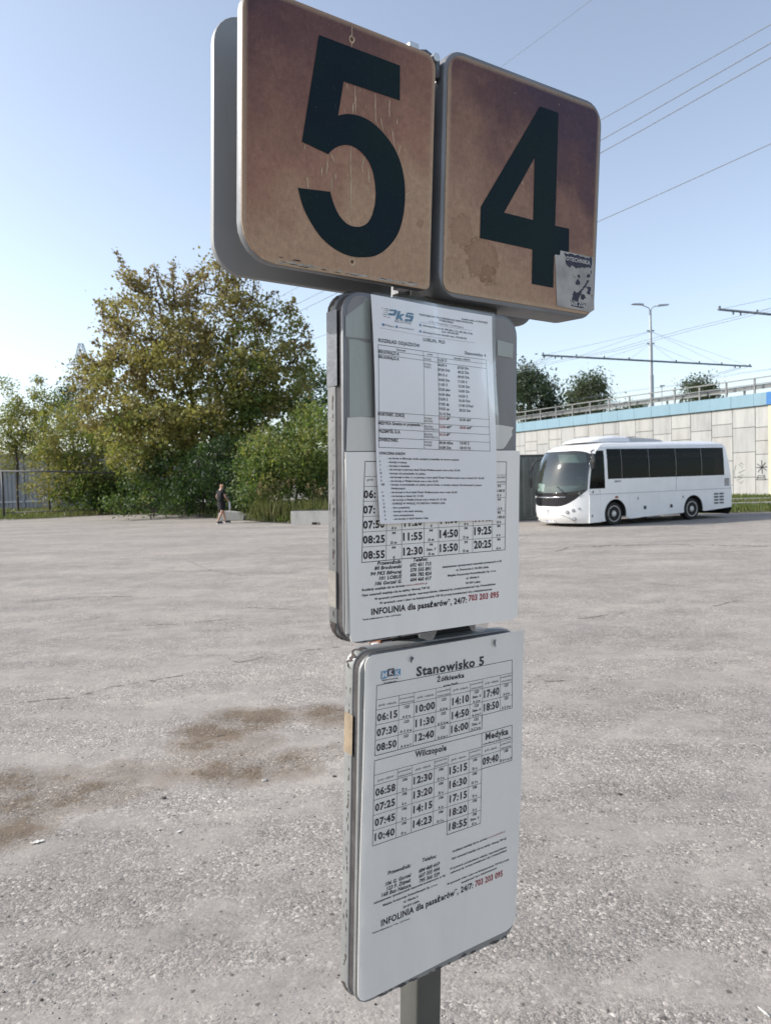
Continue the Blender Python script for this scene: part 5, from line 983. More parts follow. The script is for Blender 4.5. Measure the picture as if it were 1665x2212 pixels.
# ---- timetable sheets (paper in plastic, each can be taken off) -------
def round_in(p, cs, rads):
    for i, (c, r) in enumerate(zip(cs, rads)):
        if r <= 0: continue
        a_ = (cs[(i+1) % 4]-c).normalized(); b_ = (cs[i-1]-c).normalized(); ctr = c+a_*r+b_*r; d = p-ctr
        if d.dot(a_) < 0 and d.dot(b_) < 0 and d.length > r: p = ctr+d*(r/d.length)
    return p
def sheet(name, outline, F_, d, mt, label, bend, texts, lines, extra=None, th=.0008, nx=30, ny=44, rads=(0, 0, 0, 0)):
    """paper with slight waves; outline: 4 corner points (BL, BR, TR, TL)"""
    o_, U, V, Nn = F_
    BL, BR, TR, TL = [Vector((p[0], p[1])) for p in outline]
    root = thing(name, o_+U*BL.x+V*BL.y, label, 'timetable')
    q = []
    for j in range(ny+1):
        for i in range(nx+1):
            a_, b_ = i/nx, j/ny; p = (BL*(1-a_)+BR*a_)*(1-b_)+(TL*(1-a_)+TR*a_)*b_; p = round_in(p, (BL, BR, TR, TL), rads)
            q.append((p.x, p.y))
    k_ = nx+1; fr_ = [(j*k_+i, j*k_+i+1, (j+1)*k_+i+1, (j+1)*k_+i) for j in range(ny) for i in range(nx)]
    mb = MB(); top = [o_+U*p[0]+V*p[1]+Nn*(d+bend(*p)) for p in q]; bot = [o_+U*p[0]+V*p[1]+Nn*(d-th+bend(*p)) for p in q]; n0 = len(q)
    fb = [tuple(i+n0 for i in f)[::-1] for f in fr_]; rim = [j*k_ for j in range(ny+1)]; rimr = [j*k_+nx for j in range(ny+1)]; bo = list(range(k_)); to = [ny*k_+i for i in range(k_)]
    side = []
    for line in (rim, rimr, bo, to): side += [(line[i], line[i+1], line[i+1]+n0, line[i]+n0) for i in range(len(line)-1)]
    mb.add(top+bot, fr_+fb+side); mb.build('paper', mt, root, smooth=True, auto=50)
    mbs = {}
    for e in texts: put(mbs.setdefault(e[7], MB()), F_, e, d+.0004, bend)
    for kc, m_ in mbs.items(): m_.build({'k': 'black_print', 'r': 'red_print', 'g': 'grey_print'}[kc], INK[kc], root)
    mb = MB()
    for e in lines: put_line(mb, F_, e, d+.00035, bend)
    mb.build('table_lines', inkK, root)
    return root
# A4 notice on top
bendA = lambda u, v: .0015*math.sin(u*22+1)+.0022*math.sin(v*19+u*11)+max(0, (.25-v))*.02+max(0, .09-u)*-.01
shA = sheet('timetable_sheet', (A4[4], A4[3], A4[1], A4[0]), FM, .0075, paper_a4, 'crisp white A4 departure notice with a teal logo, taped over the upper board', bendA, TEXTS['p'], LINES['p'])
def on(F_, poly, d, mt, name, par, bend):
    v_, f_ = flat(poly, F_, 0); o_, U, V, Nn = F_; vv = []
    for v in v_:
        u, w_ = (v-o_).dot(U), (v-o_).dot(V); vv.append(v+Nn*(d+bend(u, w_)))
    MB().add(vv, f_).build(name, mt, par)
for pl in LOGO: on(FM, pl, .0082, teal, 'logo', shA, bendA)
mb = MB(); o_, U, V, Nn = FM
for pl in LOGO_BARS:
    v_, f_ = flat(pl, FM, 0); mb.add([v+Nn*(.0082+bendA((v-o_).dot(U), (v-o_).dot(V))) for v in v_], f_)
mb.build('logo_speed_lines', inkG, shA)
on(FM, FBICON[0], .0082, simple('icon_blue', (.02, .12, .3), .6), 'icon', shA, bendA)
for (u, v) in DOTS: on(FM, [(u+.0019*math.cos(k*.628), v+.0019*math.sin(k*.628)) for k in range(10)], .0082, simple('icon_disc_blue', (.05, .16, .32), .6), 'icon', shA, bendA)
# plastic sleeve of the notice
o_, U, V, Nn = FM
mb = MB(); SL = A4SLEEVE; n = 10; q = []
TLs, TRs, BRs, BLs = [Vector(p) for p in (SL[0], SL[1], SL[3], SL[4])]
for j in range(n+1):
    for i in range(n+1):
        a_, b_ = i/n, j/n; p = (BLs*(1-a_)+BRs*a_)*(1-b_)+(TLs*(1-a_)+TRs*a_)*b_; q.append(o_+U*p.x+V*p.y+Nn*(.0105+bendA(p.x, p.y)+.0006*math.sin(i*2.1+j*1.3)))
mb.add(q, [(j*(n+1)+i, j*(n+1)+i+1, (j+1)*(n+1)+i+1, (j+1)*(n+1)+i) for j in range(n) for i in range(n)])
mb.build('plastic_sleeve', film, shA, smooth=True)
# upper board base sheet and the old torn strip above it
bendM = lambda u, v: .0007*math.sin(u*19+2)+.0006*math.sin(v*23)+max(0, u-.30)*.10*max(0, .3-v)+.0006
shM = sheet('timetable_sheet', (MIDSHEET[3], MIDSHEET[2], MIDSHEET[1], MIDSHEET[0]), FM, .0012, paper_w, 'wide white timetable sheet on the upper board, half hidden under the departure notice', bendM, TEXTS['m'], LINES['m'], rads=(.004, .010, .004, .0))
v_, f_ = flat(MIDLABEL, FM, .0006); tag(MB().add(v_, f_).build('paper_strip', paper_old), 'torn yellowed paper strip above the wide timetable on the upper board', 'paper strip')
# second, older sheet edges peeking out at the left of the base sheet
mb = MB(); mb.obox(o_+U*.001+V*.012+Nn*.0003, U*.02, V*.235, Nn*.0006); tag(mb.build('backing_sheet', paper_old), 'yellowed sheet edge showing left of the wide upper timetable', 'paper sheet')
# lower board sheet
Fl = FL; olw = .004
bendL = lambda u, v: .0010*math.sin(u*19+v*7+1)+.0013*math.sin(v*15+u*6+2)+.0008+.0005+max(0, v-.49)*.15
shL = sheet('timetable_sheet', ((.001, .0), (wL+.001, .006), (wL+.002, hL+.002), (.006, hL-.002)), FL, .0012, paper_w, 'stand 5 timetable sheet covering the whole lower board', bendL, TEXTS['l'], LINES['l'], rads=(.016, .024, .004, .012))
for i, pl in enumerate(MKK): on(FL, pl, .0019, blk if i == 1 else blu, 'logo_square', shL, bendL)
mb = MB()
for e in MKKT: put(mb, FL, (e[0], e[1], e[2], e[3], e[4], e[5], 'b'), .0024, bendL)
mb.build('logo_lettering', simple('logo_white', (.7, .7, .72), .6, var=.05), shL)
o_, U, V, Nn = FL; n = 34; q = []
for j in range(n+1):
    for i in range(n+1):
        u = -.002+(wL+.008)*i/n; v = -.003+(hL+.012)*j/n; p2 = round_in(Vector((u, v)), [Vector(t_) for t_ in ((-.002, -.003), (wL+.006, -.003), (wL+.006, hL+.009), (-.002, hL+.009))], (.018, .026, .003, .012)); u, v = p2.x, p2.y; q.append(o_+U*u+V*v+Nn*(.0035+bendL(u, v)+.0007*math.sin(i*1.7+j*2.3)+.001*math.sin(j*.9)))
mb = MB(); mb.add(q, [(j*(n+1)+i, j*(n+1)+i+1, (j+1)*(n+1)+i+1, (j+1)*(n+1)+i) for j in range(n) for i in range(n)])
mb.build('plastic_sleeve', film, shL, smooth=True)
# grime marks on the sleeve top
mb = MB()
for (u, v) in ((.085, .487), (.245, .492)):
    for k in range(5): mb.add([o_+U*(u+random.uniform(-.004, .004))+V*(v+random.uniform(-.008, .006))+Nn*.0052 for _ in range(3)], [(0, 1, 2)])
mb.build('grime_mark', inkG, shL)
# ================================================================== RETAINING WALL AND RAMP
JX = [(22.54,43.53),(22.15,44.29),(21.41,45.59),(20.70,46.91),(19.91,48.19),(19.17,49.49),(18.41,50.78),(17.66,52.08),(16.91,53.39),(16.16,54.68),(15.44,56.0),(14.74,57.32),(14.02,58.64),(13.34,59.98),(12.64,61.31),(11.91,62.62),(11.16,63.92),(10.41,65.21),(9.63,66.5),(8.83,67.77),(8.05,69.05),(7.25,70.3),(6.4,71.6)]
conc = [panel_mat('precast_panel_%s' % n, c, .85, .20, 1.6) for n, c in (('warm', (.385, .380, .360)), ('pale', (.405, .402, .385)), ('grey', (.365, .364, .352)))]
for m_ in conc:       # rain streaks running down the panels
    nt_ = m_.node_tree; b_ = [n for n in nt_.nodes if n.type == 'BSDF_PRINCIPLED'][0]; src = b_.inputs['Base Color'].links[0].from_socket
    g_ = N(nt_, 'ShaderNodeNewGeometry'); mp_ = N(nt_, 'ShaderNodeMapping'); mp_.inputs['Scale'].default_value = (2.6, 2.6, .22); nt_.links.new(g_.outputs['Position'], mp_.inputs['Vector'])
    n_ = N(nt_, 'ShaderNodeTexNoise', Scale=1.0, Detail=7.0, Roughness=.7); nt_.links.new(mp_.outputs[0], n_.inputs['Vector'])
    nt_.links.new(mix(nt_, 1.0, src, ramp(nt_, [(.30, .80), (.52, 1.0), (.8, 1.05)], n_.outputs['Fac']).outputs[0], 'MULTIPLY'), b_.inputs['Base Color'])
wall = thing('retaining_wall', (JX[6][0], JX[6][1], 0), 'tall ramp wall of staggered pale concrete panels with a light blue coping', 'retaining wall')
joint = simple('panel_joint', (.10, .098, .092), .95, var=.2)
up3 = Vector((0, 0, 1)); GAP = .032
mbj = MB()
for i in range(len(JX)-1):
    a_ = Vector((*JX[i], 0)); b_ = Vector((*JX[i+1], 0)); d_ = (b_-a_).normalized(); nn_ = Vector((d_.y, -d_.x, 0)); 
    if nn_.y > 0: nn_ = -nn_
    mbj.obox(a_-nn_*.16, b_-a_, nn_*.13, up3*5.44)
    js_ = [0.0, 1.16, 2.665, 4.157, 5.41] if i % 2 else [0.0, .68, 2.18, 3.68, 4.45, 5.41]
    if i == 0: js_ = [0.0, 1.0, 2.5, 3.3, 4.1, 5.41]
    L = (b_-a_).length
    for z0, z1 in zip(js_, js_[1:]):
        fr_ = (a_+up3*z0, d_, up3, nn_); e = GAP/2; mb = MB()
        mb.prism([(e, e), (L-e, e), (L-e, z1-z0-e), (e, z1-z0-e)], fr_, -.03, random.uniform(-.004, .006), bev=.012)
        mb.build('panel', conc[random.choice((0, 0, 1, 1, 2))], wall)
mbj.build('joint_backing', joint, wall)
lb = panel_mat('coping_light_blue', (.195, .31, .375), .7, .12, 1.5); db = simple('coping_strong_blue', (.03, .16, .42), .6, var=.1)
out_ = [Vector((*p, 0)) for p in JX]; ext = (out_[0]-out_[1]).normalized()
line = [out_[0]+ext*14]+[out_[0]+ext*.32, out_[0]-ext*.02]+out_[1:]
for i in range(len(line)-1):
    a_, b_ = line[i], line[i+1]; d_ = (b_-a_); dn = d_.normalized(); nn_ = Vector((dn.y, -dn.x, 0)); nn_ = -nn_ if nn_.y > 0 else nn_
    if i == 0:
        for k in range(9):
            mb = MB(); mb.obox(a_+d_*(k/9)+dn*.004+nn_*.14+up3*5.38, d_/9-dn*.008, nn_*-.55, up3*.73); mb.build('coping_block', lb, wall)
        continue
    mb = MB(); mb.obox(a_+dn*.010+nn_*(.14 if i != 1 else .155)+up3*5.38, d_-dn*.020, nn_*-.55, up3*.73); mb.build('coping_block', db if i == 1 else lb, wall, label='strong blue coping block' if i == 1 else None)
# cream abutment at the right end
cream = simple('cream_render', (.62, .57, .40), .85, var=.1, scale=2)
e_ = ext; nn0 = Vector((e_.y, -e_.x, 0)); nn0 = nn0 if nn0.y < 0 else -nn0
ab = thing('bridge_abutment', out_[0]+e_*.2, 'cream painted bridge pier at the right end of the panel wall', 'bridge pier')
mb = MB(); mb.obox(out_[0]+e_*.02+nn0*.05, e_*1.9, nn0*-3, up3*5.37); mb.build('pier', cream, ab)
mb = MB(); mb.obox(out_[0]+e_*1.95+nn0*-.3+up3*4.5, e_*12, nn0*-9, up3*.85); mb.build('bridge_beam', simple('beam_concrete', (.35, .34, .32), .85, var=.12, scale=2), ab)
# ramp fill and carriageway behind the wall
back = []
mb = MB(); off = Vector((.87, .49, 0))*13
fl = [line[0]]+line[2:]
for a_, b_ in zip(fl[1:], fl[2:]): mb.obox(a_+off*.016, b_-a_, off, up3*5.9)
mb.build('ramp_embankment', simple('ramp_asphalt', (.07, .07, .07), .9, var=.2, scale=2)).__setitem__('kind', 'structure')
mb = MB(); mb.obox(fl[0]+off*.016+up3*5.4, fl[1]-fl[0], off, up3*.5); mb.build('bridge_deck', bpy.data.materials['ramp_asphalt']).__setitem__('kind', 'structure')
# railing
rail_m = simple('galvanised_rail', (.20, .205, .20), .55, metal=.25, var=.12, scale=6)
rl = thing('ramp_railing', line[4]+up3*6.11, 'grey steel railing with two rails along the top of the blue coping', 'railing')
tot = [0.0]
pth = [line[0]]+line[2:]
for a_, b_ in zip(pth, pth[1:]): tot.append(tot[-1]+(b_-a_).length)
def along(s):
    for i in range(len(pth)-1):
        if s <= tot[i+1] or i == len(pth)-2:
            t = (s-tot[i])/(tot[i+1]-tot[i]); return pth[i].lerp(pth[i+1], t), (pth[i+1]-pth[i]).normalized()
s = .4
sP = tot[1]+1.5*0+.95
s = sP-1.9*7
while s < tot[-1]:
    if s > 0:
        p, dn = along(s); nb = Vector((dn.y, -dn.x, 0)); nb = nb if nb.y < 0 else -nb
        mb = MB(); mb.obox(p-nb*.18-dn*.05+up3*6.11, dn*.10, nb*.08, up3*.94); mb.build('post', rail_m, rl)
    s += 1.9
n = 60
for z, hh in ((7.0, .07), (6.66, .05)):
    mb = MB(); prev = None
    for k in range(n):
        a_, dn = along(tot[-1]*k/n); b_, _ = along(tot[-1]*(k+1)/n); nb = Vector((dn.y, -dn.x, 0)); nb = nb if nb.y < 0 else -nb
        mb.obox(a_-nb*.12+up3*z, b_-a_, nb*.05, up3*hh)
    mb.build('rail', rail_m, rl)
gr = thing('crash_barrier', line[5]+Vector((.5, .3, 6.0)), 'grey corrugated steel crash barrier just behind the ramp railing', 'crash barrier')
mb = MB()
for z, hh, o2 in ((6.42, .10, .0), (6.53, .05, .05), (6.59, .10, 0)):
    for k in range(n):
        a_, dn = along(tot[-1]*k/n); b_, _ = along(tot[-1]*(k+1)/n); nb = Vector((dn.y, -dn.x, 0)); nb = nb if nb.y < 0 else -nb
        mb.obox(a_-nb*(.62+o2)+up3*z, b_-a_, nb*.05, up3*hh)
mb.build('barrier_beam', rail_m, gr)
s = .8
while s < tot[-1]:
    p, dn = along(s); nb = Vector((dn.y, -dn.x, 0)); nb = nb if nb.y < 0 else -nb
    mb = MB(); mb.obox(p-nb*.8+up3*5.9, dn*.1, nb*.1, up3*.8); mb.build('barrier_post', rail_m, gr); s += 1.9
# graffiti on the lowest right panels
gf = MB(); a_ = Vector((*JX[0], 0)); d_ = (Vector((*JX[1], 0))-a_).normalized(); nn_ = Vector((d_.y, -d_.x, 0)); nn_ = nn_ if nn_.y < 0 else -nn_
def gpt(u, z): return a_+d_*u+nn_*.012+up3*z
for l in ([(.15, 1.55), (.75, 1.95)], [(.2, 2.0), (.7, 1.45)], [(.45, 2.15), (.42, 1.35)], [(.1, 1.75), (.8, 1.72)], [(.3, 1.3), (.2, 1.0), (.75, 1.0), (.7, 1.25), (.25, 1.2)], [(.3, 1.1), (.8, 1.12)]):
    gf.tube([gpt(*p) for p in l], .022, 4)
gf.build('graffiti', simple('spray_black', (.03, .03, .035), .7), wall)
gf = MB(); a_ = Vector((*JX[1], 0)); d_ = (Vector((*JX[2], 0))-a_).normalized(); nn_ = Vector((d_.y, -d_.x, 0)); nn_ = nn_ if nn_.y < 0 else -nn_
for l in ([(.8, 1.9), (.9, 2.05), (1.1, 1.95), (.85, 1.75)], [(.7, 1.6), (1.1, 1.45), (.8, 1.3), (1.2, 1.2)], [(.9, 1.15), (1.25, 1.0), (1.0, .8), (.8, .95)], [(1.3, 1.9), (1.42, 1.5), (1.35, 1.1)]):
    gf.tube([gpt(*p) for p in l], .012, 4)
gf.build('graffiti', simple('spray_grey', (.20, .20, .20), .7), wall)

# ================================================================== GRASS VERGE ON THE RIGHT
def leafmat(name, stops, transl=.35, rough=.55, sat=1.0):
    m = bpy.data.materials.new(name); m.use_nodes = True; nt = m.node_tree; nt.nodes.clear(); out = nt.nodes.new('ShaderNodeOutputMaterial')
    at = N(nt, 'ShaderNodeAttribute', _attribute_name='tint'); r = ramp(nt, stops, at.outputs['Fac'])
    b = N(nt, 'ShaderNodeBsdfPrincipled', Roughness=rough); b.inputs['Specular IOR Level'].default_value = .35; nt.links.new(r.outputs[0], b.inputs['Base Color'])
    t = N(nt, 'ShaderNodeBsdfTranslucent'); hs = N(nt, 'ShaderNodeHueSaturation', Value=1.5, Saturation=1.1); nt.links.new(r.outputs[0], hs.inputs['Color']); nt.links.new(hs.outputs[0], t.inputs[0])
    mx = N(nt, 'ShaderNodeMixShader'); mx.inputs[0].default_value = transl; nt.links.new(b.outputs[0], mx.inputs[1]); nt.links.new(t.outputs[0], mx.inputs[2]); nt.links.new(mx.outputs[0], out.inputs[0])
    return m
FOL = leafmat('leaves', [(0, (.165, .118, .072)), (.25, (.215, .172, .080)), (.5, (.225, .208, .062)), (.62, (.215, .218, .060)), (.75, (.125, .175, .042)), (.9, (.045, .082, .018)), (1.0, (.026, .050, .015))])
FOLP = leafmat('leaves_silvery', [(0, (.11, .11, .06)), (.5, (.10, .12, .055)), (1.0, (.04, .06, .03))])
GRS = leafmat('grass_blades', [(0, (.24, .19, .10)), (.4, (.15, .155, .05)), (1, (.06, .10, .02))], .3)
bark = simple('bark', (.075, .06, .048), .9, var=.35, scale=12, bump=.01)
def quads(name, P, A, B, tint, mt, parent=None, tri=False):
    """P centre, A/B half axes (n,3) -> rhombic leaves"""
    n = len(P)
    V = np.empty((n, 4, 3)); V[:, 0] = P-A; V[:, 1] = P-A*.1+B; V[:, 2] = P+A; V[:, 3] = P-A*.1-B
    if parent is not None: V = V-np.array(wm(parent).translation)
    me = bpy.data.meshes.new(name); me.vertices.add(4*n); me.vertices.foreach_set('co', V.reshape(-1).astype(np.float32))
    me.loops.add(4*n); me.loops.foreach_set('vertex_index', np.arange(4*n, dtype=np.int32)); me.polygons.add(n)
    me.polygons.foreach_set('loop_start', np.arange(0, 4*n, 4, dtype=np.int32)); me.polygons.foreach_set('loop_total', np.full(n, 4, dtype=np.int32))
    me.materials.append(mt); at = me.attributes.new('tint', 'FLOAT', 'FACE'); at.data.foreach_set('value', np.clip(tint, 0, 1).astype(np.float32)); me.update(); me.validate()
    o = bpy.data.objects.new(name, me); C.objects.link(o); o.parent = parent; return o
def blades(name, X_, Y_, Z_, hgt, wid, tint, mt, rs, parent=None, lean=.35):
    n = len(X_); an = rs.rand(n)*6.28; ln2 = rs.rand(n)*lean
    P = np.stack([X_, Y_, Z_+hgt/2], 1); A = np.stack([np.cos(an)*ln2*hgt/2, np.sin(an)*ln2*hgt/2, hgt/2], 1); a2 = rs.rand(n)*6.28
    B = np.stack([np.cos(a2)*wid, np.sin(a2)*wid, np.zeros(n)], 1)
    return quads(name, P, A, B, tint, mt, parent)
rs = np.random.RandomState(11)
ver = [(9.4, 29.6), (13.2, 28.4), (30, 27.2), (46, 26), (40, 40), (24.5, 40.0), (22.3, 43.3), (16.5, 53.4), (9.2, 66), (3, 74), (4.4, 40), (6.2, 31.5)]
mb = MB(); mb.add([(x, y, .006) for x, y in ver], [tuple(range(len(ver)))])
grassm = simple('verge_soil', (.10, .10, .045), .95, var=.4, scale=.9); o = mb.build('grass_verge', grassm); o['kind'] = 'structure'
def inpoly(x, y, pl):
    r = np.zeros(len(x), bool); n = len(pl)
    for i in range(n):
        x0, y0 = pl[i]; x1, y1 = pl[(i+1) % n]; c = ((y0 > y) != (y1 > y)) & (x < (x1-x0)*(y-y0)/(y1-y0+1e-9)+x0); r ^= c
    return r
x = rs.uniform(6, 34, 90000); y = rs.uniform(27, 56, 90000); k_ = inpoly(x, y, ver) & (x/y < .62); x, y = x[k_], y[k_]
stripk = (np.abs(y-(33.2-.05*(x-20))) > .62) & (np.abs(y-(38.0-.05*(x-20))) > .6); x, y = x[stripk], y[stripk]
o = blades('grass', x, y, np.zeros(len(x)), rs.uniform(.08, .28, len(x)), .02, .45+.5*vnoise(x*.5, y*.5, 5)+rs.normal(0, .12, len(x)), GRS, rs); tag(o, 'green and yellowed grass on the bank below the panel wall', 'grass', kind='stuff')
kerbm = simple('kerb_concrete', (.42, .40, .37), .9, var=.12, scale=4)
for i, (yy, lab) in enumerate(((33.2, 'nearer'), (38.0, 'farther'))):
    mb = MB(); mb.obox((11.5, yy-.05*(-8.5)-.2, .0), (20, -1.0, 0), (0, .5, 0), (0, 0, .16)); o = mb.build('kerb_edging', kerbm); o['kind'] = 'structure'

# ================================================================== TREES
def sample(ells, rs, sep=.0, shell=.55):
    pts = []; tn = []
    for (cx, cy, cz, rx, ry, rz, t, n) in ells:
        k = 0; tries = 0
        while k < n and tries < n*30:
            tries += 1; v = rs.normal(size=3); v /= np.linalg.norm(v); r = rs.uniform(shell**3, 1)**(1/3.); p = np.array([cx, cy, cz])+v*r*np.array([rx, ry, rz])
            if p[2] < .35: continue
            if sep and pts and min(np.sum((np.array(pts)-p)**2, 1)) < sep*sep: continue
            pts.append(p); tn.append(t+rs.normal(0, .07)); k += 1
    return np.array(pts), np.array(tn)
def skeleton(base, pts, trunk_nodes, thick, mt, parent, minr=.012, name='trunk'):
    nodes = [Vector(q) for q in trunk_nodes]; par = [i-1 for i in range(len(nodes))]; b0 = Vector(base)
    order = sorted(range(len(pts)), key=lambda i: (Vector(pts[i])-Vector(trunk_nodes[-1])).length)
    for i in order:
        p = Vector(pts[i]); best = None
        for j, q in enumerate(nodes):
            dd = (p-q).length; pen = dd+.25*(q-b0).length+(1.2*max(0, q.z-p.z))
            if j < len(trunk_nodes)//2 and len(trunk_nodes) > 2: pen += 1.5
            if best is None or pen < best[0]: best = (pen, j)
        j = best[1]; q = nodes[j]; mid = q.lerp(p, .5)+Vector((random.gauss(0, .07), random.gauss(0, .07), .10+random.gauss(0, .05)))*(p-q).length
        nodes.append(mid); par.append(j); nodes.append(p); par.append(len(nodes)-2)
    wgt = [1.0]*len(nodes)
    for i in range(len(nodes)-1, 0, -1): wgt[par[i]] += wgt[i] if par[i] >= 0 else 0
    W0 = wgt[0]; R_ = [max(minr, thick*math.sqrt(q/W0)) for q in wgt]; mb = MB()
    for i in range(1, len(nodes)):
        j = par[i]; mb.tube([nodes[j], nodes[i]], [min(R_[j], R_[i]*1.35), R_[i]], 6 if R_[i] > .05 else 4, cap=False)
    return mb.build(name, mt, parent, smooth=True)
def crown(name, pts, tn, per, spread, size, rs, mt, parent, flat_=.75, asp=.55):
    n = len(pts)*per; ci = np.repeat(np.arange(len(pts)), per); s = spread*(.6+.8*rs.rand(len(pts)))[ci][:, None]
    off = rs.normal(size=(n, 3))*s*np.array([1, 1, flat_]); P = np.array(pts)[ci]+off
    a = rs.normal(size=(n, 3)); a[:, 2] -= .35; a /= np.linalg.norm(a, axis=1)[:, None]; b = np.cross(a, rs.normal(size=(n, 3))); b /= np.linalg.norm(b, axis=1)[:, None]
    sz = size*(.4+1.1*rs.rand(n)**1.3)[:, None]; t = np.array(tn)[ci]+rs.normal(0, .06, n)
    return quads(name, P, a*sz, b*sz*asp, t, mt, parent)
def tree(name, label, cat, base, ells, nodes, thick, per, spread, size, seed, mt=FOL, sep=.0, shoots=(), group=None, asp=.55, shell=.55, minr=.012):
    rs = np.random.RandomState(seed); root = thing(name, base, label, cat, group)
    pts, tn = sample(ells, rs, sep, shell); skeleton(base, pts, nodes, thick, bark, root, minr)
    allp, allt = list(pts), list(tn)
    if len(shoots):
        mb = MB(); SP = []; ST = []
        for l in shoots:
            dy = random.uniform(-.8, .8)
            l = [Vector(q)+Vector((0, dy, 0)) for q in l]; L = sum((b_-a_).length for a_, b_ in zip(l, l[1:]))
            # tie each shoot to the nearest clump
            q0 = Vector(min(pts, key=lambda p: (Vector(p)-l[0]).length)); mb.tube([q0]+l, [.06, .045, .03, .012], 4, cap=False)
            m = int(L/.10)
            for k in range(m):
                t = k/m; i = 0; seg = t*(len(l)-1); i = min(int(seg), len(l)-2); p = l[i].lerp(l[i+1], seg-i)
                if random.random() < .18: continue
                for _ in range(int(5*(1.5-t))): SP.append(np.array(p)+rs.normal(size=3)*(.17*(1.2-t)+.03)); ST.append(.28+rs.normal(0, .12))
        mb.build('branch', bark, root, smooth=True); crown('shoot_leaves', SP, ST, 2, .07, size*1.1, rs, mt, root)
    crown('crown', allp, allt, per, spread, size, rs, mt, root, asp=asp)
    return root
bx, by, bz = BIG_BASE
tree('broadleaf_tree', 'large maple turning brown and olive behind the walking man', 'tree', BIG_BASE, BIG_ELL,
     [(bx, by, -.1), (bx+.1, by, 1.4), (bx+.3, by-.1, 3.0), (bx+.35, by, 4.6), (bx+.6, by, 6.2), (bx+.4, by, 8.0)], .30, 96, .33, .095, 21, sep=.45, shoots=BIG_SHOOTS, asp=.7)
SH = {
 'left_round': ('tree', 'bushy_tree', 'broad leafy bush standing alone in front of the grey shed', 115, .42, .10),
 'left_mid': ('bush', 'bushy_shrub', 'yellow green shrub in front of the white lorry box', 120, .38, .095),
 'shoot_a': ('tree', 'young_poplar', 'slender young poplar at the left edge of the picture', 130, .30, .08),
 'shoot_b': ('tree', 'young_poplar', 'thin poplar just right of the leftmost one', 130, .28, .08),
 'dark_back': ('tree', 'dark_tree', 'dark green tree between the broad bush and the big maple', 90, .4, .10),
 'right_bush': ('bush', 'large_bush', 'vivid green bush under the right side of the maple, above the concrete barrier', 100, .30, .075),
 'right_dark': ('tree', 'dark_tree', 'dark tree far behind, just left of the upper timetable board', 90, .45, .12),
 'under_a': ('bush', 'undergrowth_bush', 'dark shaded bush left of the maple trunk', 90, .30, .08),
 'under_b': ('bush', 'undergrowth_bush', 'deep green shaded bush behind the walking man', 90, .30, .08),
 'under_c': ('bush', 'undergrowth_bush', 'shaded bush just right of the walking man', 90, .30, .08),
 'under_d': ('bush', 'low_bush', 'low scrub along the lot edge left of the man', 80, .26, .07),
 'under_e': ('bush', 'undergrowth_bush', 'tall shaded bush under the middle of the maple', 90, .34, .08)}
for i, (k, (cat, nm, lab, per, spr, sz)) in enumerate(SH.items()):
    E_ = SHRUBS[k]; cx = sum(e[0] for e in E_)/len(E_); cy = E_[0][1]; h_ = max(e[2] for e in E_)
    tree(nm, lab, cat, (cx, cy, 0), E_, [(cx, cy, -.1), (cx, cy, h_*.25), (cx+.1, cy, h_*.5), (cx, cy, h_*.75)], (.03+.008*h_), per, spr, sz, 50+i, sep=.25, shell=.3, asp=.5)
RM = {'near': ('dense dark poplar beyond the ramp, next to the upper timetable board', 130, .62, .17), 'mid': ('olive poplar with a pointed top beyond the ramp railing', 120, .60, .16),
      'far': ('small distant poplar above the railing, right of the lamp post', 120, .65, .20), 'low': ('low green treetops peeping over the ramp railing', 110, .6, .17)}
for i, (k, (lab, per, spr, sz)) in enumerate(RM.items()):
    E_ = RTREES[k]; cx, cy = E_[0][0], E_[0][1]; h_ = E_[0][2]
    tree('poplar_tree', lab, 'tree', (cx, cy, 0), E_, [(cx, cy, -.1), (cx, cy, h_*.4), (cx, cy, h_*.7), (cx, cy, h_)], .35, per, spr, sz, 90+i, mt=FOLP, shell=.2, sep=.4, asp=.5, minr=.03)
# distant wood along the horizon
rs = np.random.RandomState(77); n = 26000; an = rs.uniform(-1.25, 1.25, n); R_w = 210+25*rs.rand(n); hw = (6.5+5*vnoise(an*14+20, an*0+3, 9))*rs.rand(n)**.7
P = np.stack([np.sin(an)*R_w, np.cos(an)*R_w, hw+.3], 1); A = rs.normal(size=P.shape)*.75; B = rs.normal(size=P.shape)*.6
o = quads('distant_wood', P, A, B, .85+.3*(vnoise(an*30+20, hw*.3, 4)-.5)+rs.normal(0, .05, n), FOLP); tag(o, 'low dark line of distant woods on the horizon', 'wood', kind='stuff')
# young trunks under the maple
for (x, y, h_, lab) in ((-9.9, 40.3, 3.6, 'bare dark sapling stem left of the maple trunk'), (-8.3, 40.0, 3.2, 'thin leaning stem right of the maple trunk')):
    mb = MB(); mb.tube([(x, y, -.1), (x+.05, y, h_*.4), (x-.12, y, h_*.7), (x+.1, y, h_)], [.07, .06, .05, .02], 6); r_ = thing('sapling', (x, y, 0), lab, 'sapling'); mb.build('trunk', bark, r_, smooth=True)
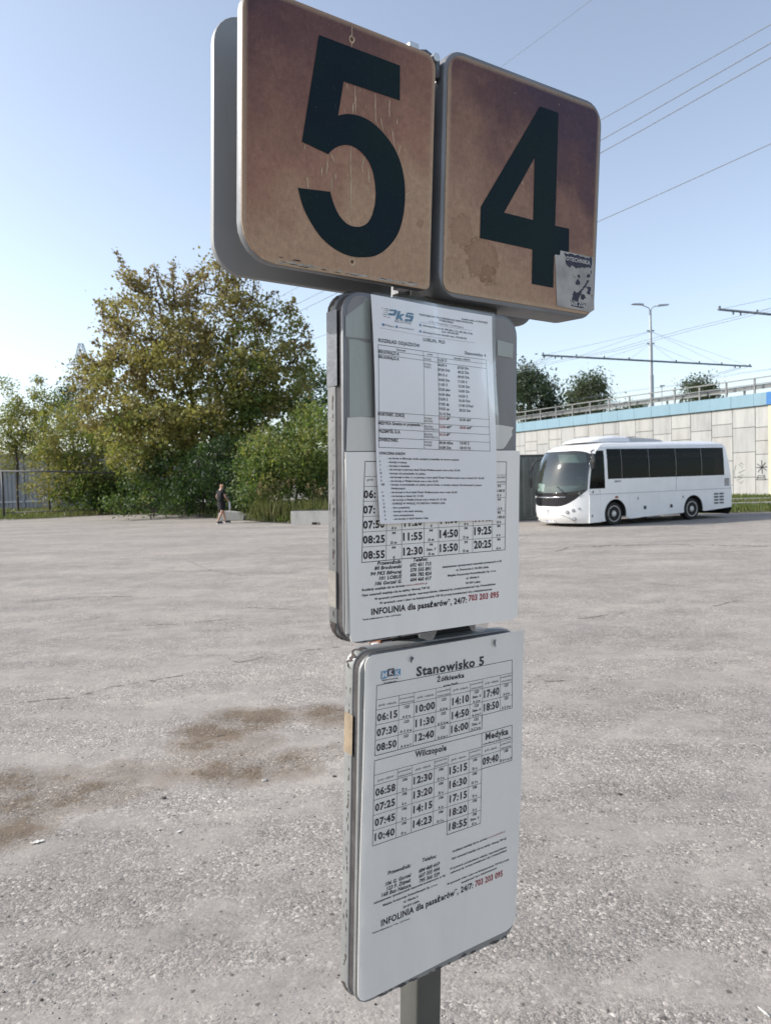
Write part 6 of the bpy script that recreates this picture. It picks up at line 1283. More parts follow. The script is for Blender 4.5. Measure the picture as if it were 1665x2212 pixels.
# weeds, dry grass and litter leaves at the lot edge
rs = np.random.RandomState(31)
edge = [(-26, 47), (-20.5, 43.2), (-17.0, 45.5), (-13.5, 43.5), (-10.5, 40.2), (-8.5, 36.8), (-6.6, 34.2), (-5.0, 31.5), (-3.9, 30.1), (-1.5, 30.2), (2.5, 29.0), (2.5, 60), (-40, 75), (-40, 48)]
mb = MB(); mb.add([(x, y, .008) for x, y in edge], [tuple(range(len(edge)))]); o = mb.build('scrub_soil', simple('soil', (.085, .07, .05), .95, var=.5, scale=1.2)); o['kind'] = 'structure'
x = rs.uniform(-34, 2.5, 60000); y = rs.uniform(29, 60, 60000); k_ = inpoly(x, y, edge) & (rs.rand(60000) < np.clip((1.6*vnoise(x*.6+40, y*.6, 12)-.2), .1, 1)); x, y = x[k_], y[k_]
o = blades('weeds', x, y, np.zeros(len(x)), rs.uniform(.1, .45, len(x)), .03, .35+.6*vnoise(x*.4+30, y*.4, 6)+rs.normal(0, .12, len(x)), GRS, rs, lean=.8); tag(o, 'patchy weeds and grass under the trees at the lot edge', 'weeds', kind='stuff')
# tall dry grass with plumes
for i, (cx, cy, n, lab, hh) in enumerate(((-4.9, 32.3, 480, 'tall grass with straw coloured plumes beside the concrete barrier', 1.35), (-3.0, 31.4, 380, 'straw coloured tall grass behind the concrete barrier', 1.25), (-21.5, 43.0, 900, 'green grass tuft at the left edge of the lot', .3))):
    x = rs.normal(cx, .55 if i < 2 else 1.6, n); y = rs.normal(cy, .35, n); h_ = rs.uniform(.45, 1.0, n)*hh
    o = blades('tall_grass', x, y, np.zeros(n), h_, .012, .5+rs.normal(0, .2, n)+(.2 if i == 2 else 0), GRS, rs, lean=.5)
    tag(o, lab, 'grass', kind='stuff')
    if i < 2:
        m = 45 if i == 0 else 22; x = rs.normal(cx+.2, .5, m); y = rs.normal(cy, .3, m); z = rs.uniform(.9, 1.35, m)*hh
        P = np.repeat(np.stack([x, y, z], 1), 14, 0)+rs.normal(size=(m*14, 3))*np.array([.025, .025, .08]); A = rs.normal(size=P.shape)*.02; A[:, 2] += .02
        o2 = quads('grass_plumes', P, A, rs.normal(size=P.shape)*.012, np.full(len(P), .0), GRS); tag(o2, 'pale feathery seed heads over the '+('tall grass beside' if i == 0 else 'grass behind')+' the barrier', 'grass', kind='stuff')
# ================================================================== BACKGROUND OBJECTS ON THE LEFT
grey_sheet = simple('shed_sheet', (.30, .31, .33), .6, metal=.2, var=.1, scale=1.5); grey_roof = simple('shed_roof_edge', (.55, .56, .56), .6, var=.08)
def ribbed(name, o, ux, L, Hh, depth, pitch, mt, parent):
    """ribbed wall: folded sheet along ux"""
    ux = Vector(ux).normalized(); ny_ = Vector((-ux.y, ux.x, 0)); ny_ = ny_ if ny_.y < 0 else -ny_
    n = int(L/pitch); pts = []
    for k in range(n):
        a_ = k*pitch; pts += [(a_, 0), (a_+pitch*.35, 0), (a_+pitch*.5, depth), (a_+pitch*.85, depth)]
    pts.append((n*pitch, 0)); mb = MB(); o = Vector(o)
    vs_ = [o+ux*p[0]+ny_*p[1] for p in pts]+[o+ux*p[0]+ny_*p[1]+up3*Hh for p in pts]; k = len(pts)
    mb.add(vs_, [(i, i+1, i+1+k, i+k) for i in range(k-1)]); mb.obox(o-ny_*.06, ux*n*pitch, ny_*-2.4, up3*(Hh-.02)); return mb.build(name, mt, parent)
shed = thing('storage_shed', (-28, 60, 0), 'long grey ribbed shed behind the bushes at the far left', 'shed')
ribbed('wall', (-40, 60, 0), (1, 0, 0), 17.5, 4.5, .05, .33, grey_sheet, shed)
mb = MB(); mb.obox((-40.1, 59.85, 4.5), (17.7, 0, 0), (0, 2.8, 0), (0, 0, .14)); mb.build('roof_edge', grey_roof, shed)
mb = MB(); mb.obox((-31.4, 59.9, .7), (3.4, 0, 0), (0, .06, 0), (0, 0, .12)); mb.build('white_strip', grey_roof, shed)
for x in (-34.6, -29.2, -26.0): mb = MB(); mb.obox((x, 59.9, 0), (.12, 0, 0), (0, .1, 0), (0, 0, 4.5)); mb.build('downpipe', grey_sheet, shed)
lor = thing('parked_lorry', (-17.5, 60, 0), 'white box lorry half hidden by the shrubs left of the maple', 'lorry')
lw = simple('lorry_white', (.62, .65, .72), .45, var=.06, scale=2)
mb = MB(); mb.prism(rrect(5.6, 3.0, .06, 3), (Vector((-20.6, 59.6, 1.0)), Vector((1, 0, 0)), up3, Vector((0, -1, 0))), -2.4, 0, bev=.03); mb.build('cargo_box', lw, lor)
mb = MB(); mb.prism([(0, 0), (2.0, 0), (2.0, 1.0), (1.55, 2.0), (.1, 2.1), (0, 1.9)], (Vector((-14.8, 59.7, .55)), Vector((1, 0, 0)), up3, Vector((0, -1, 0))), -2.2, 0, bev=.05); mb.build('cab', lw, lor)
mb = MB(); mb.prism([(.5, 1.05), (1.65, 1.05), (1.4, 1.75), (.5, 1.8)], (Vector((-14.8, 59.7, .55)), Vector((1, 0, 0)), up3, Vector((0, -1, 0))), 0, .012); mb.build('cab_window', black, lor)
mb = MB(); mb.obox((-20.4, 59.7, .6), (7.4, 0, 0), (0, 2.1, 0), (0, 0, .38)); mb.build('chassis', black, lor)
def wheel_mesh(mb, c, ax, R_, wd, n=28):
    """tyre profile revolved round ax"""
    ax = Vector(ax).normalized(); p = ax.orthogonal().normalized(); q = ax.cross(p); prof = [(-wd/2, R_*.66), (-wd/2, R_*.90), (-wd*.42, R_*.97), (-wd*.2, R_), (wd*.2, R_), (wd*.42, R_*.97), (wd/2, R_*.90), (wd/2, R_*.66)]
    k = len(prof); vs_ = []
    for i in range(n):
        a_ = 2*math.pi*i/n; r_ = p*math.cos(a_)+q*math.sin(a_)
        vs_ += [Vector(c)+ax*t+r_*r for t, r in prof]
    mb.add(vs_, [(i*k+j, i*k+j+1, ((i+1) % n)*k+j+1, ((i+1) % n)*k+j) for i in range(n) for j in range(k-1)]+[tuple(i*k for i in range(n)), tuple(i*k+k-1 for i in range(n))[::-1]])
rubber = simple('tyre_rubber', (.022, .021, .020), .85, var=.25, scale=20)
for x in (-19.6, -18.4, -13.6): mb = MB(); wheel_mesh(mb, (x, 59.75, .46), (0, 1, 0), .46, .28, 18); mb.build('wheel', rubber, lor, smooth=True, auto=35)
# pipe fence
dk = simple('dark_pipe', (.05, .05, .055), .6, var=.2)
pfn = thing('pipe_frame', (-23.2, 45, 0), 'dark pipe barrier frame in front of the grey shed', 'pipe barrier')
mb = MB(); mb.tube([(-23.15, 45, -.1), (-23.15, 45, 2.85)], .07, 8); mb.build('post', dk, pfn, smooth=True)
mb = MB(); mb.tube([(-23.25, 45, 2.87), (-20.1, 45.3, 2.78), (-12.0, 46.5, 2.3)], .05, 8); mb.build('top_rail', dk, pfn, smooth=True)
mb = MB(); mb.tube([(-23.15, 45, .35), (-20.1, 45.3, .35), (-16.0, 46.0, .35)], .03, 8); mb.build('bottom_rail', dk, pfn, smooth=True)
mb = MB(); mb.tube([(-12.0, 46.5, -.1), (-12.0, 46.5, 2.3)], .06, 8); mb.build('post', dk, pfn, smooth=True)
# concrete barrier, slab and stone
cb = panel_mat('old_concrete', (.33, .325, .31), .9, .3, 3)
bar = thing('concrete_barrier', (-2.6, 28.9, 0), 'low concrete barrier with a drainage notch left of the sign post', 'concrete barrier')
bd = (Vector((-1.0, 28.2, 0))-Vector((-3.75, 29.3, 0))).normalized(); bn_ = Vector((bd.y, -bd.x, 0)); o0 = Vector((-3.75, 29.3, 0))
mb = MB(); mb.prism([(0, .0), (.92, 0), (.92, .1), (1.30, .1), (1.30, 0), (2.6, 0), (2.6, .1), (2.95, .1), (2.95, 0), (3.9, 0), (3.9, .54), (0, .54)], (o0, bd, up3, bn_), -.45, 0, bev=.012); mb.build('body', cb, bar)
mb = MB(); mb.obox(o0+bd*.03-bn_*.02+up3*.54, bd*3.84, bn_*-.4, up3*.02); mb.build('worn_top', simple('dark_top', (.05, .05, .045), .9, var=.3), bar)
slb = thing('concrete_slab', (-7.2, 34.6, 0), 'broken sloping concrete slab lying in the shade just behind the man', 'concrete slab')
mb = MB(); mb.prism([(0, 0), (1.25, 0), (1.3, .22), (.95, .38), (.35, .46), (.02, .34)], (Vector((-7.75, 34.2, 0)), Vector((.98, -.2, 0)).normalized(), up3, Vector((-.2, -.98, 0)).normalized()), -.5, 0, bev=.03); mb.build('block', cb, slb)
v_, f_ = blob(1, rg, 2); mb = MB(); mb.add([(p[0]*.32, p[1]*.2, p[2]*.13) for p in v_], f_); o = mb.build('flat_stone', simple('pale_stone', (.45, .42, .38), .9, var=.2)); o.location = (-13.3, 42.6, .06); tag(o, 'flat pale stone at the lot edge under the maple', 'stone')

# ================================================================== CONTAINER BEHIND THE COACH
cont = thing('steel_container', (3.6, 27.6, 0), 'grey green ribbed container between the sign post and the coach', 'container')
cg = simple('container_paint', (.16, .175, .16), .6, var=.15, scale=2.5, stain=((.10, .08, .06), .68))
cu_ = Vector((.94, .34, 0)).normalized(); cn_ = Vector((cu_.y, -cu_.x, 0))
ribbed('wall', (2.6, 26.9, .12), cu_, 5.9, 2.25, .04, .21, cg, cont)
mb = MB(); mb.obox(Vector((2.55, 26.9, 2.37))+cn_*.03, cu_*6.0, cn_*-2.5, up3*.09); mb.build('roof_edge', simple('container_edge', (.06, .065, .065), .6), cont)
mb = MB(); mb.obox(Vector((2.55, 26.9, .02))+cn_*.03, cu_*6.0, cn_*-2.4, up3*.11); mb.build('base_rail', cg, cont)
mb = MB(); mb.obox(Vector((2.6, 26.9, .12))+cn_*.06+cu_*2.66, cu_*.13, cn_*.05, up3*2.2); mb.build('corner_post', cg, cont)

# ================================================================== COACH
BX, BY = 7.344, 23.66; BRZ = math.atan2(.45257, .89173)
bus = thing('coach', (BX, BY, 0), 'white midi coach with dark tinted windows parked in front of the panel wall', 'coach', rz=BRZ)
WB = 2.48
def tab(z, T_): return float(np.interp(z, [t[0] for t in T_], [t[1] for t in T_]))
XS = [(.1, -1.02), (.3, -1.09), (1.1, -1.08), (1.5, -1.04), (1.9, -.96), (2.2, -.84), (2.4, -.71), (2.5, -.60), (2.58, -.44), (2.64, -.20), (2.69, .15), (2.72, .7)]
XR = [(.1, 5.36), (.3, 5.45), (1.0, 5.46), (1.5, 5.42), (2.0, 5.34), (2.45, 5.22), (2.58, 5.12), (2.64, 5.0), (2.69, 4.75), (2.72, 4.3)]
YS = [(.1, .05), (.25, 0), (1.5, 0), (2.0, .02), (2.45, .06), (2.52, .085), (2.58, .13), (2.64, .24), (2.69, .45), (2.72, .85)]
BG = [(.1, .50), (.4, .66), (1.0, .68), (1.8, .68), (2.4, .62), (2.58, .55), (2.64, .48), (2.69, .36), (2.72, .1)]
ZL = [.12, .18, .3, .45, .58, .66, .74, .84, .95, 1.02, 1.1, 1.2, 1.35, 1.49, 1.65, 1.85, 2.05, 2.2, 2.32, 2.40, 2.45, 2.52, 2.58, 2.62, 2.66, 2.69, 2.71, 2.72]
NA = 44; SX = [-.42, -.30, 0, .5, 1, 1.5, 2, 2.5, 2.73, 3.2, 3.7, 4.2, 4.7, 5.10]
def ring(z):
    xs_, xr_, ys_, bg_ = tab(z, XS), tab(z, XR), tab(z, YS), tab(z, BG); out = []
    for k in range(NA+1):
        a_ = math.pi*k/NA; c_ = math.cos(a_); y = WB/2-(WB/2-ys_)*math.copysign(abs(c_)**.8, c_)   # near -> far
        s_ = abs(2*(y-ys_)/(WB-2*ys_)-1); out.append((xs_-bg_*(1-s_**2.7), y, z))
    last = xs_
    side = []
    for x in SX:
        x = max(x, last+.012); x = min(x, xr_-.05); side.append(x); last = x
    far = [(x, WB-ys_, z) for x in side]; near = [(x, ys_, z) for x in side[::-1]]
    rr = []
    for k in range(9):
        a_ = math.pi*k/8; c_ = math.cos(a_); rr.append((xr_+.06*(1-abs(c_)**3), WB/2+(WB/2-ys_)*c_, z))
    return out+far+rr+near
def ucol(k):
    return abs(math.cos(math.pi*k/NA))**.8
KE = min(range(NA//2), key=lambda k: abs(ucol(k)-.962)); UE = ucol(KE)
JA, JB, JC = ZL.index(.66), ZL.index(1.1), ZL.index(2.40)
def zcol(z, k):
    u = ucol(k); t = min(1.0, u/UE); f = 1.0 if u <= UE+1e-6 else max(0, 1-(u-UE)/(1-UE))
    za = .66+.50*max(0, (t-.35)/.65)**2.3; zb_ = 1.09+.10*t**5; zt = 2.41-.16*t**7
    zz = float(np.interp(z, [.12, .66, 1.10, 2.40, 2.72], [.12, za, max(zb_, za+.015), zt, 2.72])); return z+(zz-z)*f
RG = []
for z in ZL:
    r_ = ring(z)
    for k in range(NA+1):
        z2 = zcol(z, k); xs_, ys_, bg_ = tab(z2, XS), tab(z2, YS), tab(z2, BG); c_ = math.cos(math.pi*k/NA); y = WB/2-(WB/2-ys_)*math.copysign(abs(c_)**.8, c_); s_ = abs(2*(y-ys_)/(WB-2*ys_)-1)
        r_[k] = (xs_-bg_*(1-s_**2.7), y, z2)
    RG.append(r_)
NR = len(RG[0])
RG = RG; NR = len(RG[0]); iF = NA+1; iFar = (iF, iF+len(SX)); iRear = (iFar[1], iFar[1]+9); iNear = (iRear[1], NR)
parts = {k: [] for k in ('body', 'windscreen', 'mask', 'side_window', 'driver_window', 'rear_window', 'side_window_far', 'driver_window_far')}
def cellinfo(j, i):
    z0, z1 = ZL[j], ZL[j+1]; i2 = (i+1) % NR; p, q = RG[j][i], RG[j][i2]; return z0, z1, p, q, i2
for j in range(len(ZL)-1):
    for i in range(NR):
        z0, z1, p, q, i2 = cellinfo(j, i); zm = (z0+z1)/2; xm = (p[0]+q[0])/2; ym = (p[1]+q[1])/2; key = 'body'
        is_side = (iF-1 <= i < iRear[0]) or (iRear[1]-1 <= i)
        if i < NA:
            if KE <= i < NA-KE:
                if JA <= j < JB: key = 'mask'
                elif JB <= j < JC: key = 'windscreen'
        elif is_side:
            if z1 <= 1.02: key = None if not (i == NR-1 and False) else 'body'
            elif z0 >= 1.49 and z1 <= 2.45 and -.31 < xm < 5.12: key = 'side_window' if ym < 1 else 'side_window_far'
            elif z0 >= 1.2 and z1 <= 2.40 and xm < -.40: key = 'driver_window' if ym < 1 else 'driver_window_far'
        else:
            if z0 >= 1.49 and z1 <= 2.40 and .25 < ym < WB-.25: key = 'rear_window'
        if key: parts[key].append((j*NR+i, j*NR+i2, (j+1)*NR+i2, (j+1)*NR+i))
allv = [p for r_ in RG for p in r_]
parts['body'].append(tuple((len(ZL)-1)*NR+i for i in range(NR)))
white = simple('coach_white', (.80, .80, .79), .30, var=.05, scale=1.6, coat=.5, stain=((.70, .68, .64), .62))
# the inside lining of the shell is dark fabric
_nt = white.node_tree; _o = [n for n in _nt.nodes if n.type == 'OUTPUT_MATERIAL'][0]; _b = [n for n in _nt.nodes if n.type == 'BSDF_PRINCIPLED'][0]
shell_paint = white.copy(); shell_paint.name = 'coach_shell'; _nt = shell_paint.node_tree; _o = [n for n in _nt.nodes if n.type == 'OUTPUT_MATERIAL'][0]; _b = [n for n in _nt.nodes if n.type == 'BSDF_PRINCIPLED'][0]
_d = N(_nt, 'ShaderNodeBsdfDiffuse'); _d.inputs[0].default_value = (.03, .03, .033, 1); _g = N(_nt, 'ShaderNodeNewGeometry'); _m = N(_nt, 'ShaderNodeMixShader')
_nt.links.new(_g.outputs['Backfacing'], _m.inputs[0]); _nt.links.new(_b.outputs[0], _m.inputs[1]); _nt.links.new(_d.outputs[0], _m.inputs[2]); _nt.links.new(_m.outputs[0], _o.inputs[0])
def glass(name, tint, refl, rough=.02, glare_veil=0.0, base=.02):
    m = bpy.data.materials.new(name); m.use_nodes = True; nt = m.node_tree; nt.nodes.clear(); out = nt.nodes.new('ShaderNodeOutputMaterial')
    tr = N(nt, 'ShaderNodeBsdfTransparent'); tr.inputs[0].default_value = (*tint, 1); g = N(nt, 'ShaderNodeBsdfGlossy', Roughness=rough); g.inputs[0].default_value = (.9, .95, .95, 1)
    f = N(nt, 'ShaderNodeFresnel', IOR=1.5); mx = N(nt, 'ShaderNodeMixShader'); nt.links.new(math_(nt, 'MULTIPLY_ADD', f.outputs[0], refl, base, clamp=True), mx.inputs[0]); nt.links.new(tr.outputs[0], mx.inputs[1]); nt.links.new(g.outputs[0], mx.inputs[2])
    dd = N(nt, 'ShaderNodeBsdfDiffuse'); dd.inputs[0].default_value = (.62, .68, .66, 1); m2 = N(nt, 'ShaderNodeMixShader'); m2.inputs[0].default_value = glare_veil; nt.links.new(mx.outputs[0], m2.inputs[1]); nt.links.new(dd.outputs[0], m2.inputs[2]); nt.links.new(m2.outputs[0], out.inputs[0]); return m  # pale diffuse veil mixed into the glass colour for sky glare
g_side = glass('tinted_glass', (.09, .08, .075), .26, base=.0); g_front = glass('windscreen_glass', (.42, .50, .48), 1.5, .07, glare_veil=.035)
gloss_black = simple('gloss_black', (.010, .010, .013), .12, var=.05, coat=.5)
def sub(key, name, mt, lab=None, auto=30):
    used_ = sorted({i for f in parts[key] for i in f}); mp_ = {v: k for k, v in enumerate(used_)}
    return MB().add([allv[i] for i in used_], [tuple(mp_[i] for i in f) for f in parts[key]]).build(name, mt, bus, smooth=True, local=True, label=lab, auto=auto)
sub('body', 'body', shell_paint); sub('windscreen', 'windscreen', g_front); sub('mask', 'front_mask', gloss_black); sub('rear_window', 'rear_window', g_side)
sub('driver_window', 'driver_window', g_side); sub('side_window', 'side_window', g_side); sub('side_window_far', 'side_window', g_side); sub('driver_window_far', 'driver_window', g_side)
sl_ = MB(); ol = [RG[JB][k] for k in range(KE, NA-KE+1)]+[RG[j][NA-KE] for j in range(JB+1, JC)]+[RG[JC][k] for k in range(NA-KE, KE-1, -1)]+[RG[j][KE] for j in range(JC-1, JB-1, -1)]
sl_.tube(ol, .014, 6); sl_.build('windscreen_seal', gloss_black, bus, smooth=True, local=True)
# skirt panels with wheel arches on both sides
def arc(cx, r, a0, a1, n=18): return [(cx+r*math.cos(math.radians(a0+(a1-a0)*k/n)), .375+r*math.sin(math.radians(a0+(a1-a0)*k/n))) for k in range(n+1)]
R0A = .47; WX = (0.0, 3.54)
def solid(mb, poly, y0, y1):
    bm = bmesh.new(); vv = [bm.verts.new((p[0], y0, p[1])) for p in poly]; ed = [bm.edges.new((vv[i], vv[(i+1) % len(vv)])) for i in range(len(vv))]
    bmesh.ops.triangle_fill(bm, use_beauty=True, edges=ed); bm.verts.index_update(); vs_ = [v.co.copy() for v in bm.verts]; fs_ = [[v.index for v in f.verts] for f in bm.faces]; bm.free()
    mb.add(vs_, fs_); mb.add([(v[0], y1, v[2]) for v in vs_], fs_); n = len(poly)
    mb.add([(p[0], y0, p[1]) for p in poly]+[(p[0], y1, p[1]) for p in poly], [(i, (i+1) % n, (i+1) % n+n, i+n) for i in range(n)])
def seg(x0, x1, zb0, zb1, top=1.0):
    """skirt piece between x0 and x1 with arches cut out"""
    return [(x0, zb0), (x1, zb1), (x1, top), (x0, top)]
g_ = .006
c0 = math.degrees(math.asin((.375-.14)/R0A))
for y0, y1, lbl in ((-.012, .02, 'near'), (WB-.02, WB+.012, 'far')):
    panels = [
     ('door_panel', [(-1.10, .13), (-.62-.02+g_, .14), (-.64, 1.015), (-1.08, 1.015)]),
     ('wheel_arch_panel', [(-.64+g_, .145)]+[(p[0], p[1]) for p in arc(0, R0A, 180+c0*.9, -c0*.45)]+[(.60, .19), (.60, 1.015), (-.64+g_, 1.015)]),
     ('luggage_door', [(.60+g_, .19), (1.90, .24), (1.90, 1.015), (.60+g_, 1.015)]),
     ('luggage_door', [(1.90+g_, .24), (2.98, .26), (2.98, 1.015), (1.90+g_, 1.015)]),
     ('wheel_arch_panel', [(2.98+g_, .26)]+[(p[0], p[1]) for p in arc(3.54, R0A, 180+12, -10)]+[(4.12, .28), (4.12, 1.015), (2.98+g_, 1.015)]),
     ('engine_panel', [(4.12+g_, .28), (5.44, .36), (5.46, 1.015), (4.12+g_, 1.015)])]
    for nm, pl in panels:
        mb = MB(); solid(mb, pl, y0, y1); mb.build(nm, white, bus, local=True)
seam = simple('panel_seam', (.16, .16, .17), .8); dkp = simple('dark_plastic', (.03, .03, .032), .5, var=.1)
mb = MB()
mb.box((-1.09, -.004, 1.016), (5.46, .004, 1.026)); mb.box((2.727, -.004, 1.03), (2.735, .004, 1.49)); mb.box((-.645, -.005, 1.03), (-.638, .004, 1.2))
mb.build('body_seams', seam, bus, local=True)
for (x, z) in ((1.22, .52), (2.42, .52)): mb = MB(); mb.box((x, -.022, z-.055), (x+.11, -.011, z+.055)); mb.build('luggage_latch', dkp, bus, local=True)
for (x, z) in ((.95, .83), (3.02, .80), (-.95, 1.10), (-1.0, .35), (-.30, .30)): mb = MB(); mb.box((x, -.02, z-.035), (x+.035, -.011, z+.035)); mb.build('small_latch', dkp, bus, local=True)
mb = MB(); mb.prism(rrect(.13, .07, .03, 4, -.02, .87), (Vector((0, 0, 0)), Vector((1, 0, 0)), up3, Vector((0, -1, 0))), .012, .022); mb.build('side_marker', simple('marker_amber', (.30, .08, .03), .3), bus, local=True)
for gx in (4.55, 4.82):
    for k in range(4): mb = MB(); mb.box((gx, -.02, .50+k*.105), (gx+.21, -.0125, .56+k*.105)); mb.build('louvre', simple('louvre_grey', (.10, .10, .11), .6) if 'louvre_grey' not in bpy.data.materials else bpy.data.materials['louvre_grey'], bus, local=True)
for k in range(6): mb = MB(); mb.box((5.10, -.012, 1.12+k*.045), (5.34, .0, 1.145+k*.045)); mb.build('vent_slat', bpy.data.materials['louvre_grey'], bus, local=True)
# window pillars and top rail seen through / on the glass band
for x in (.92, 1.95, 3.0, 4.05): mb = MB(); mb.add([(x, .008, 1.49), (x+.05, .008, 1.49), (x+.05, .075, 2.45), (x, .075, 2.45), (x, .05, 1.49), (x+.05, .05, 1.49), (x+.05, .11, 2.45), (x, .11, 2.45)], [(0,1,2,3),(4,5,6,7),(0,1,5,4),(2,3,7,6),(0,3,7,4),(1,2,6,5)]); mb.build('window_pillar', dkp, bus, local=True)
for x in (.28, 1.48, 2.72, 3.95): mb = MB(); mb.add([(x, -.006, 1.5), (x+.03, -.006, 1.5), (x+.03, .004, 2.0), (x, .004, 2.0), (x, .052, 2.45), (x+.03, .052, 2.45)], [(0, 1, 2, 3), (3, 2, 5, 4)]); mb.build('window_seal', gloss_black, bus, local=True)
gut = MB(); gut.tube([(-.45, .10, 2.53), (5.1, .10, 2.53)], .018, 6); gut.build('roof_gutter', white, bus, smooth=True, local=True)
# interior
inn = simple('interior_dark', (.035, .035, .04), .9, var=.2); seatm = simple('seat_fabric', (.045, .05, .08), .95, var=.3, scale=20)
mb = MB(); mb.box((-1.0, .08, .9), (5.3, WB-.08, 1.0)); mb.build('cabin_floor', inn, bus, local=True)
mb = MB(); mb.box((-.6, .30, 2.50), (5.0, WB-.30, 2.53)); mb.box((-.1, .12, 2.30), (5.0, .40, 2.36)); mb.box((-.1, WB-.40, 2.30), (5.0, WB-.12, 2.36)); mb.build('luggage_rack', inn, bus, local=True)
sb = None
for r_ in range(6):
    for y in (.16, .62, 1.30, 1.76):
        if sb is None:
            mb = MB(); mb.prism(rrect(.42, .80, .08, 3), (Vector((0, 0, 0)), Vector((0, 1, 0)), up3, Vector((-1, 0, 0))), -.12, 0, bev=.03); mb.box((-.45, .01, .0), (-.02, .41, .12)); sb = mb.build('passenger_seat', seatm, bus, local=True); s_o = sb
        else: s_o = sb.copy(); C.objects.link(s_o)
        s_o.location = (.75+r_*.78, y, 1.35)
dash = MB(); dash.prism([(-1.30, .95), (-.78, .95), (-.80, 1.22), (-.95, 1.30), (-1.34, 1.10)], (Vector((0, .16, 0)), Vector((1, 0, 0)), up3, Vector((0, 1, 0))), 0, WB-.32, bev=.02)
dash.build('dashboard', simple('dash_grey', (.13, .15, .15), .8, var=.2), bus, local=True)
mb = MB(); cc_ = Vector((-.80, .62, 1.40)); ax_ = Vector((.75, 0, .66)).normalized(); p_ = ax_.orthogonal().normalized(); q_ = ax_.cross(p_)
mb.tube([cc_+(p_*math.cos(k*.3927)+q_*math.sin(k*.3927))*.22 for k in range(17)], .016, 6); mb.tube([cc_, cc_-ax_*.3], .03, 6); mb.tube([cc_+p_*.2, cc_-p_*.2], .014, 6); mb.build('steering_wheel', dkp, bus, smooth=True, local=True)
mb = MB(); mb.prism(rrect(.5, .95, .1, 3), (Vector((-.35, .4, 1.05)), Vector((0, 1, 0)), up3, Vector((-1, 0, 0))), -.14, 0, bev=.04); mb.build('driver_seat', seatm, bus, local=True)
def nose(y, z, off=0.0):
    xs_, ys_, bg_ = tab(z, XS), tab(z, YS), tab(z, BG); s_ = abs(2*(y-ys_)/(WB-2*ys_)-1); x = xs_-bg_*(1-s_**2.7)
    e = .01; s2 = abs(2*(y+e-ys_)/(WB-2*ys_)-1); dx = (xs_-bg_*(1-s2**2.7)-x)/e; nrm = Vector((-1, dx, 0)).normalized(); return Vector((x, y, z))+nrm*off, nrm
# paper notice behind the windscreen
mb = MB(); a_ = nose(1.98, 1.16, -.05)[0]; b_ = nose(1.45, 1.14, -.05)[0]; mb.add([a_, b_, b_+Vector((.06, 0, .23)), a_+Vector((.06, 0, .25))], [(0, 1, 2, 3)]); mb.add([v+Vector((.003, 0, 0)) for v in (a_, b_, b_+Vector((.06, 0, .23)), a_+Vector((.06, 0, .25)))], [(3, 2, 1, 0)]); mb.build('windscreen_notice', simple('notice_white', (.85, .86, .86), .6), bus, local=True)
# sun blinds
mb = MB(); a_ = nose(.22, 2.30, -.06)[0]; b_ = nose(1.15, 2.33, -.06)[0]; mb.add([a_, b_, b_+Vector((.05, 0, -.27)), a_+Vector((.05, 0, -.27))], [(0, 1, 2, 3)]); mb.build('sun_blind', simple('blind_cream', (.50, .55, .50), .7), bus, local=True)
for (y0, y1, z1) in ((2.02, 1.62, 1.30), (.50, .78, 1.30)):
    mb = MB(); mb.tube([nose(y0, 1.06, .03)[0], nose((y0+y1)/2, 1.19, .045)[0], nose(y1, z1, .03)[0]], [.018, .013, .010], 5); q = nose(y1, z1, .02)[0]; q0 = nose(y0+(y1-y0)*.25, 1.12, .02)[0]; mb.tube([q0, q], .008, 4); mb.build('wiper', dkp, bus, smooth=True, local=True)
mb = MB(); mb.tube([nose(y, .945+.03*abs(y-WB/2), .012)[0] for y in (1.95, 1.7, 1.45, 1.2, .95, .7, .5)], .016, 6); mb.build('grille_strip', simple('chrome', (.75, .76, .78), .15, metal=.9, var=.05), bus, smooth=True, local=True)
chrome = bpy.data.materials['chrome']
mb = MB(); P0_, n_ = nose(1.2, .945, .028); mb.prism([(.04*math.cos(k*.52), .028*math.sin(k*.52)) for k in range(12)], (P0_, up3.cross(n_), up3, n_), -.02, .005, bev=.004); mb.build('front_badge', chrome, bus, local=True)
mb = MB(); P0_, n_ = nose(1.90, .96, .02); mb.prism(rrect(.13, .055, .02, 3, -.06, -.03), (P0_, up3.cross(n_), up3, n_), -.02, .006, bev=.004); mb.build('front_badge', wht, bus, local=True)
# emblem: two small horns
mb = MB(); P0_, n_ = nose(1.17, .50, .012); U_v = up3.cross(n_)
for s_ in (-1, 1): mb.tube([P0_+U_v*(s_*.005)+up3*-.045, P0_+U_v*(s_*.045)+up3*-.01, P0_+U_v*(s_*.05)+up3*.03, P0_+U_v*(s_*.02)+up3*.05, P0_+U_v*(s_*.0)+up3*.02], .008, 5)
mb.build('emblem', simple('emblem_grey', (.22, .22, .24), .3, metal=.5), bus, smooth=True, local=True)
lens_m = simple('lamp_lens', (.42, .43, .45), .12, var=.1, coat=.8); lens_d = simple('lamp_recess', (.09, .09, .10), .3)
for (y, z, r_) in ((.47, .48, .055), (.32, .535, .052), (.19, .59, .035), (.33, .27, .06), (2.16, .50, .05), (2.25, .56, .035), (2.20, .29, .05)):
    P0_, n_ = nose(y, z, .006); Uq = up3.cross(n_).normalized(); mb = MB(); mb.prism([(r_*math.cos(k*.393), r_*math.sin(k*.393)) for k in range(16)], (P0_, Uq, up3, n_), -.03, .004, bev=.003); h_o = mb.build('headlight', lens_d, bus, local=True)
    mb = MB(); mb.prism([(r_*.7*math.cos(k*.393), r_*.7*math.sin(k*.393)) for k in range(16)], (P0_, Uq, up3, n_), .002, .012, bev=.006); mb.build('lens', lens_m, h_o, local=True)
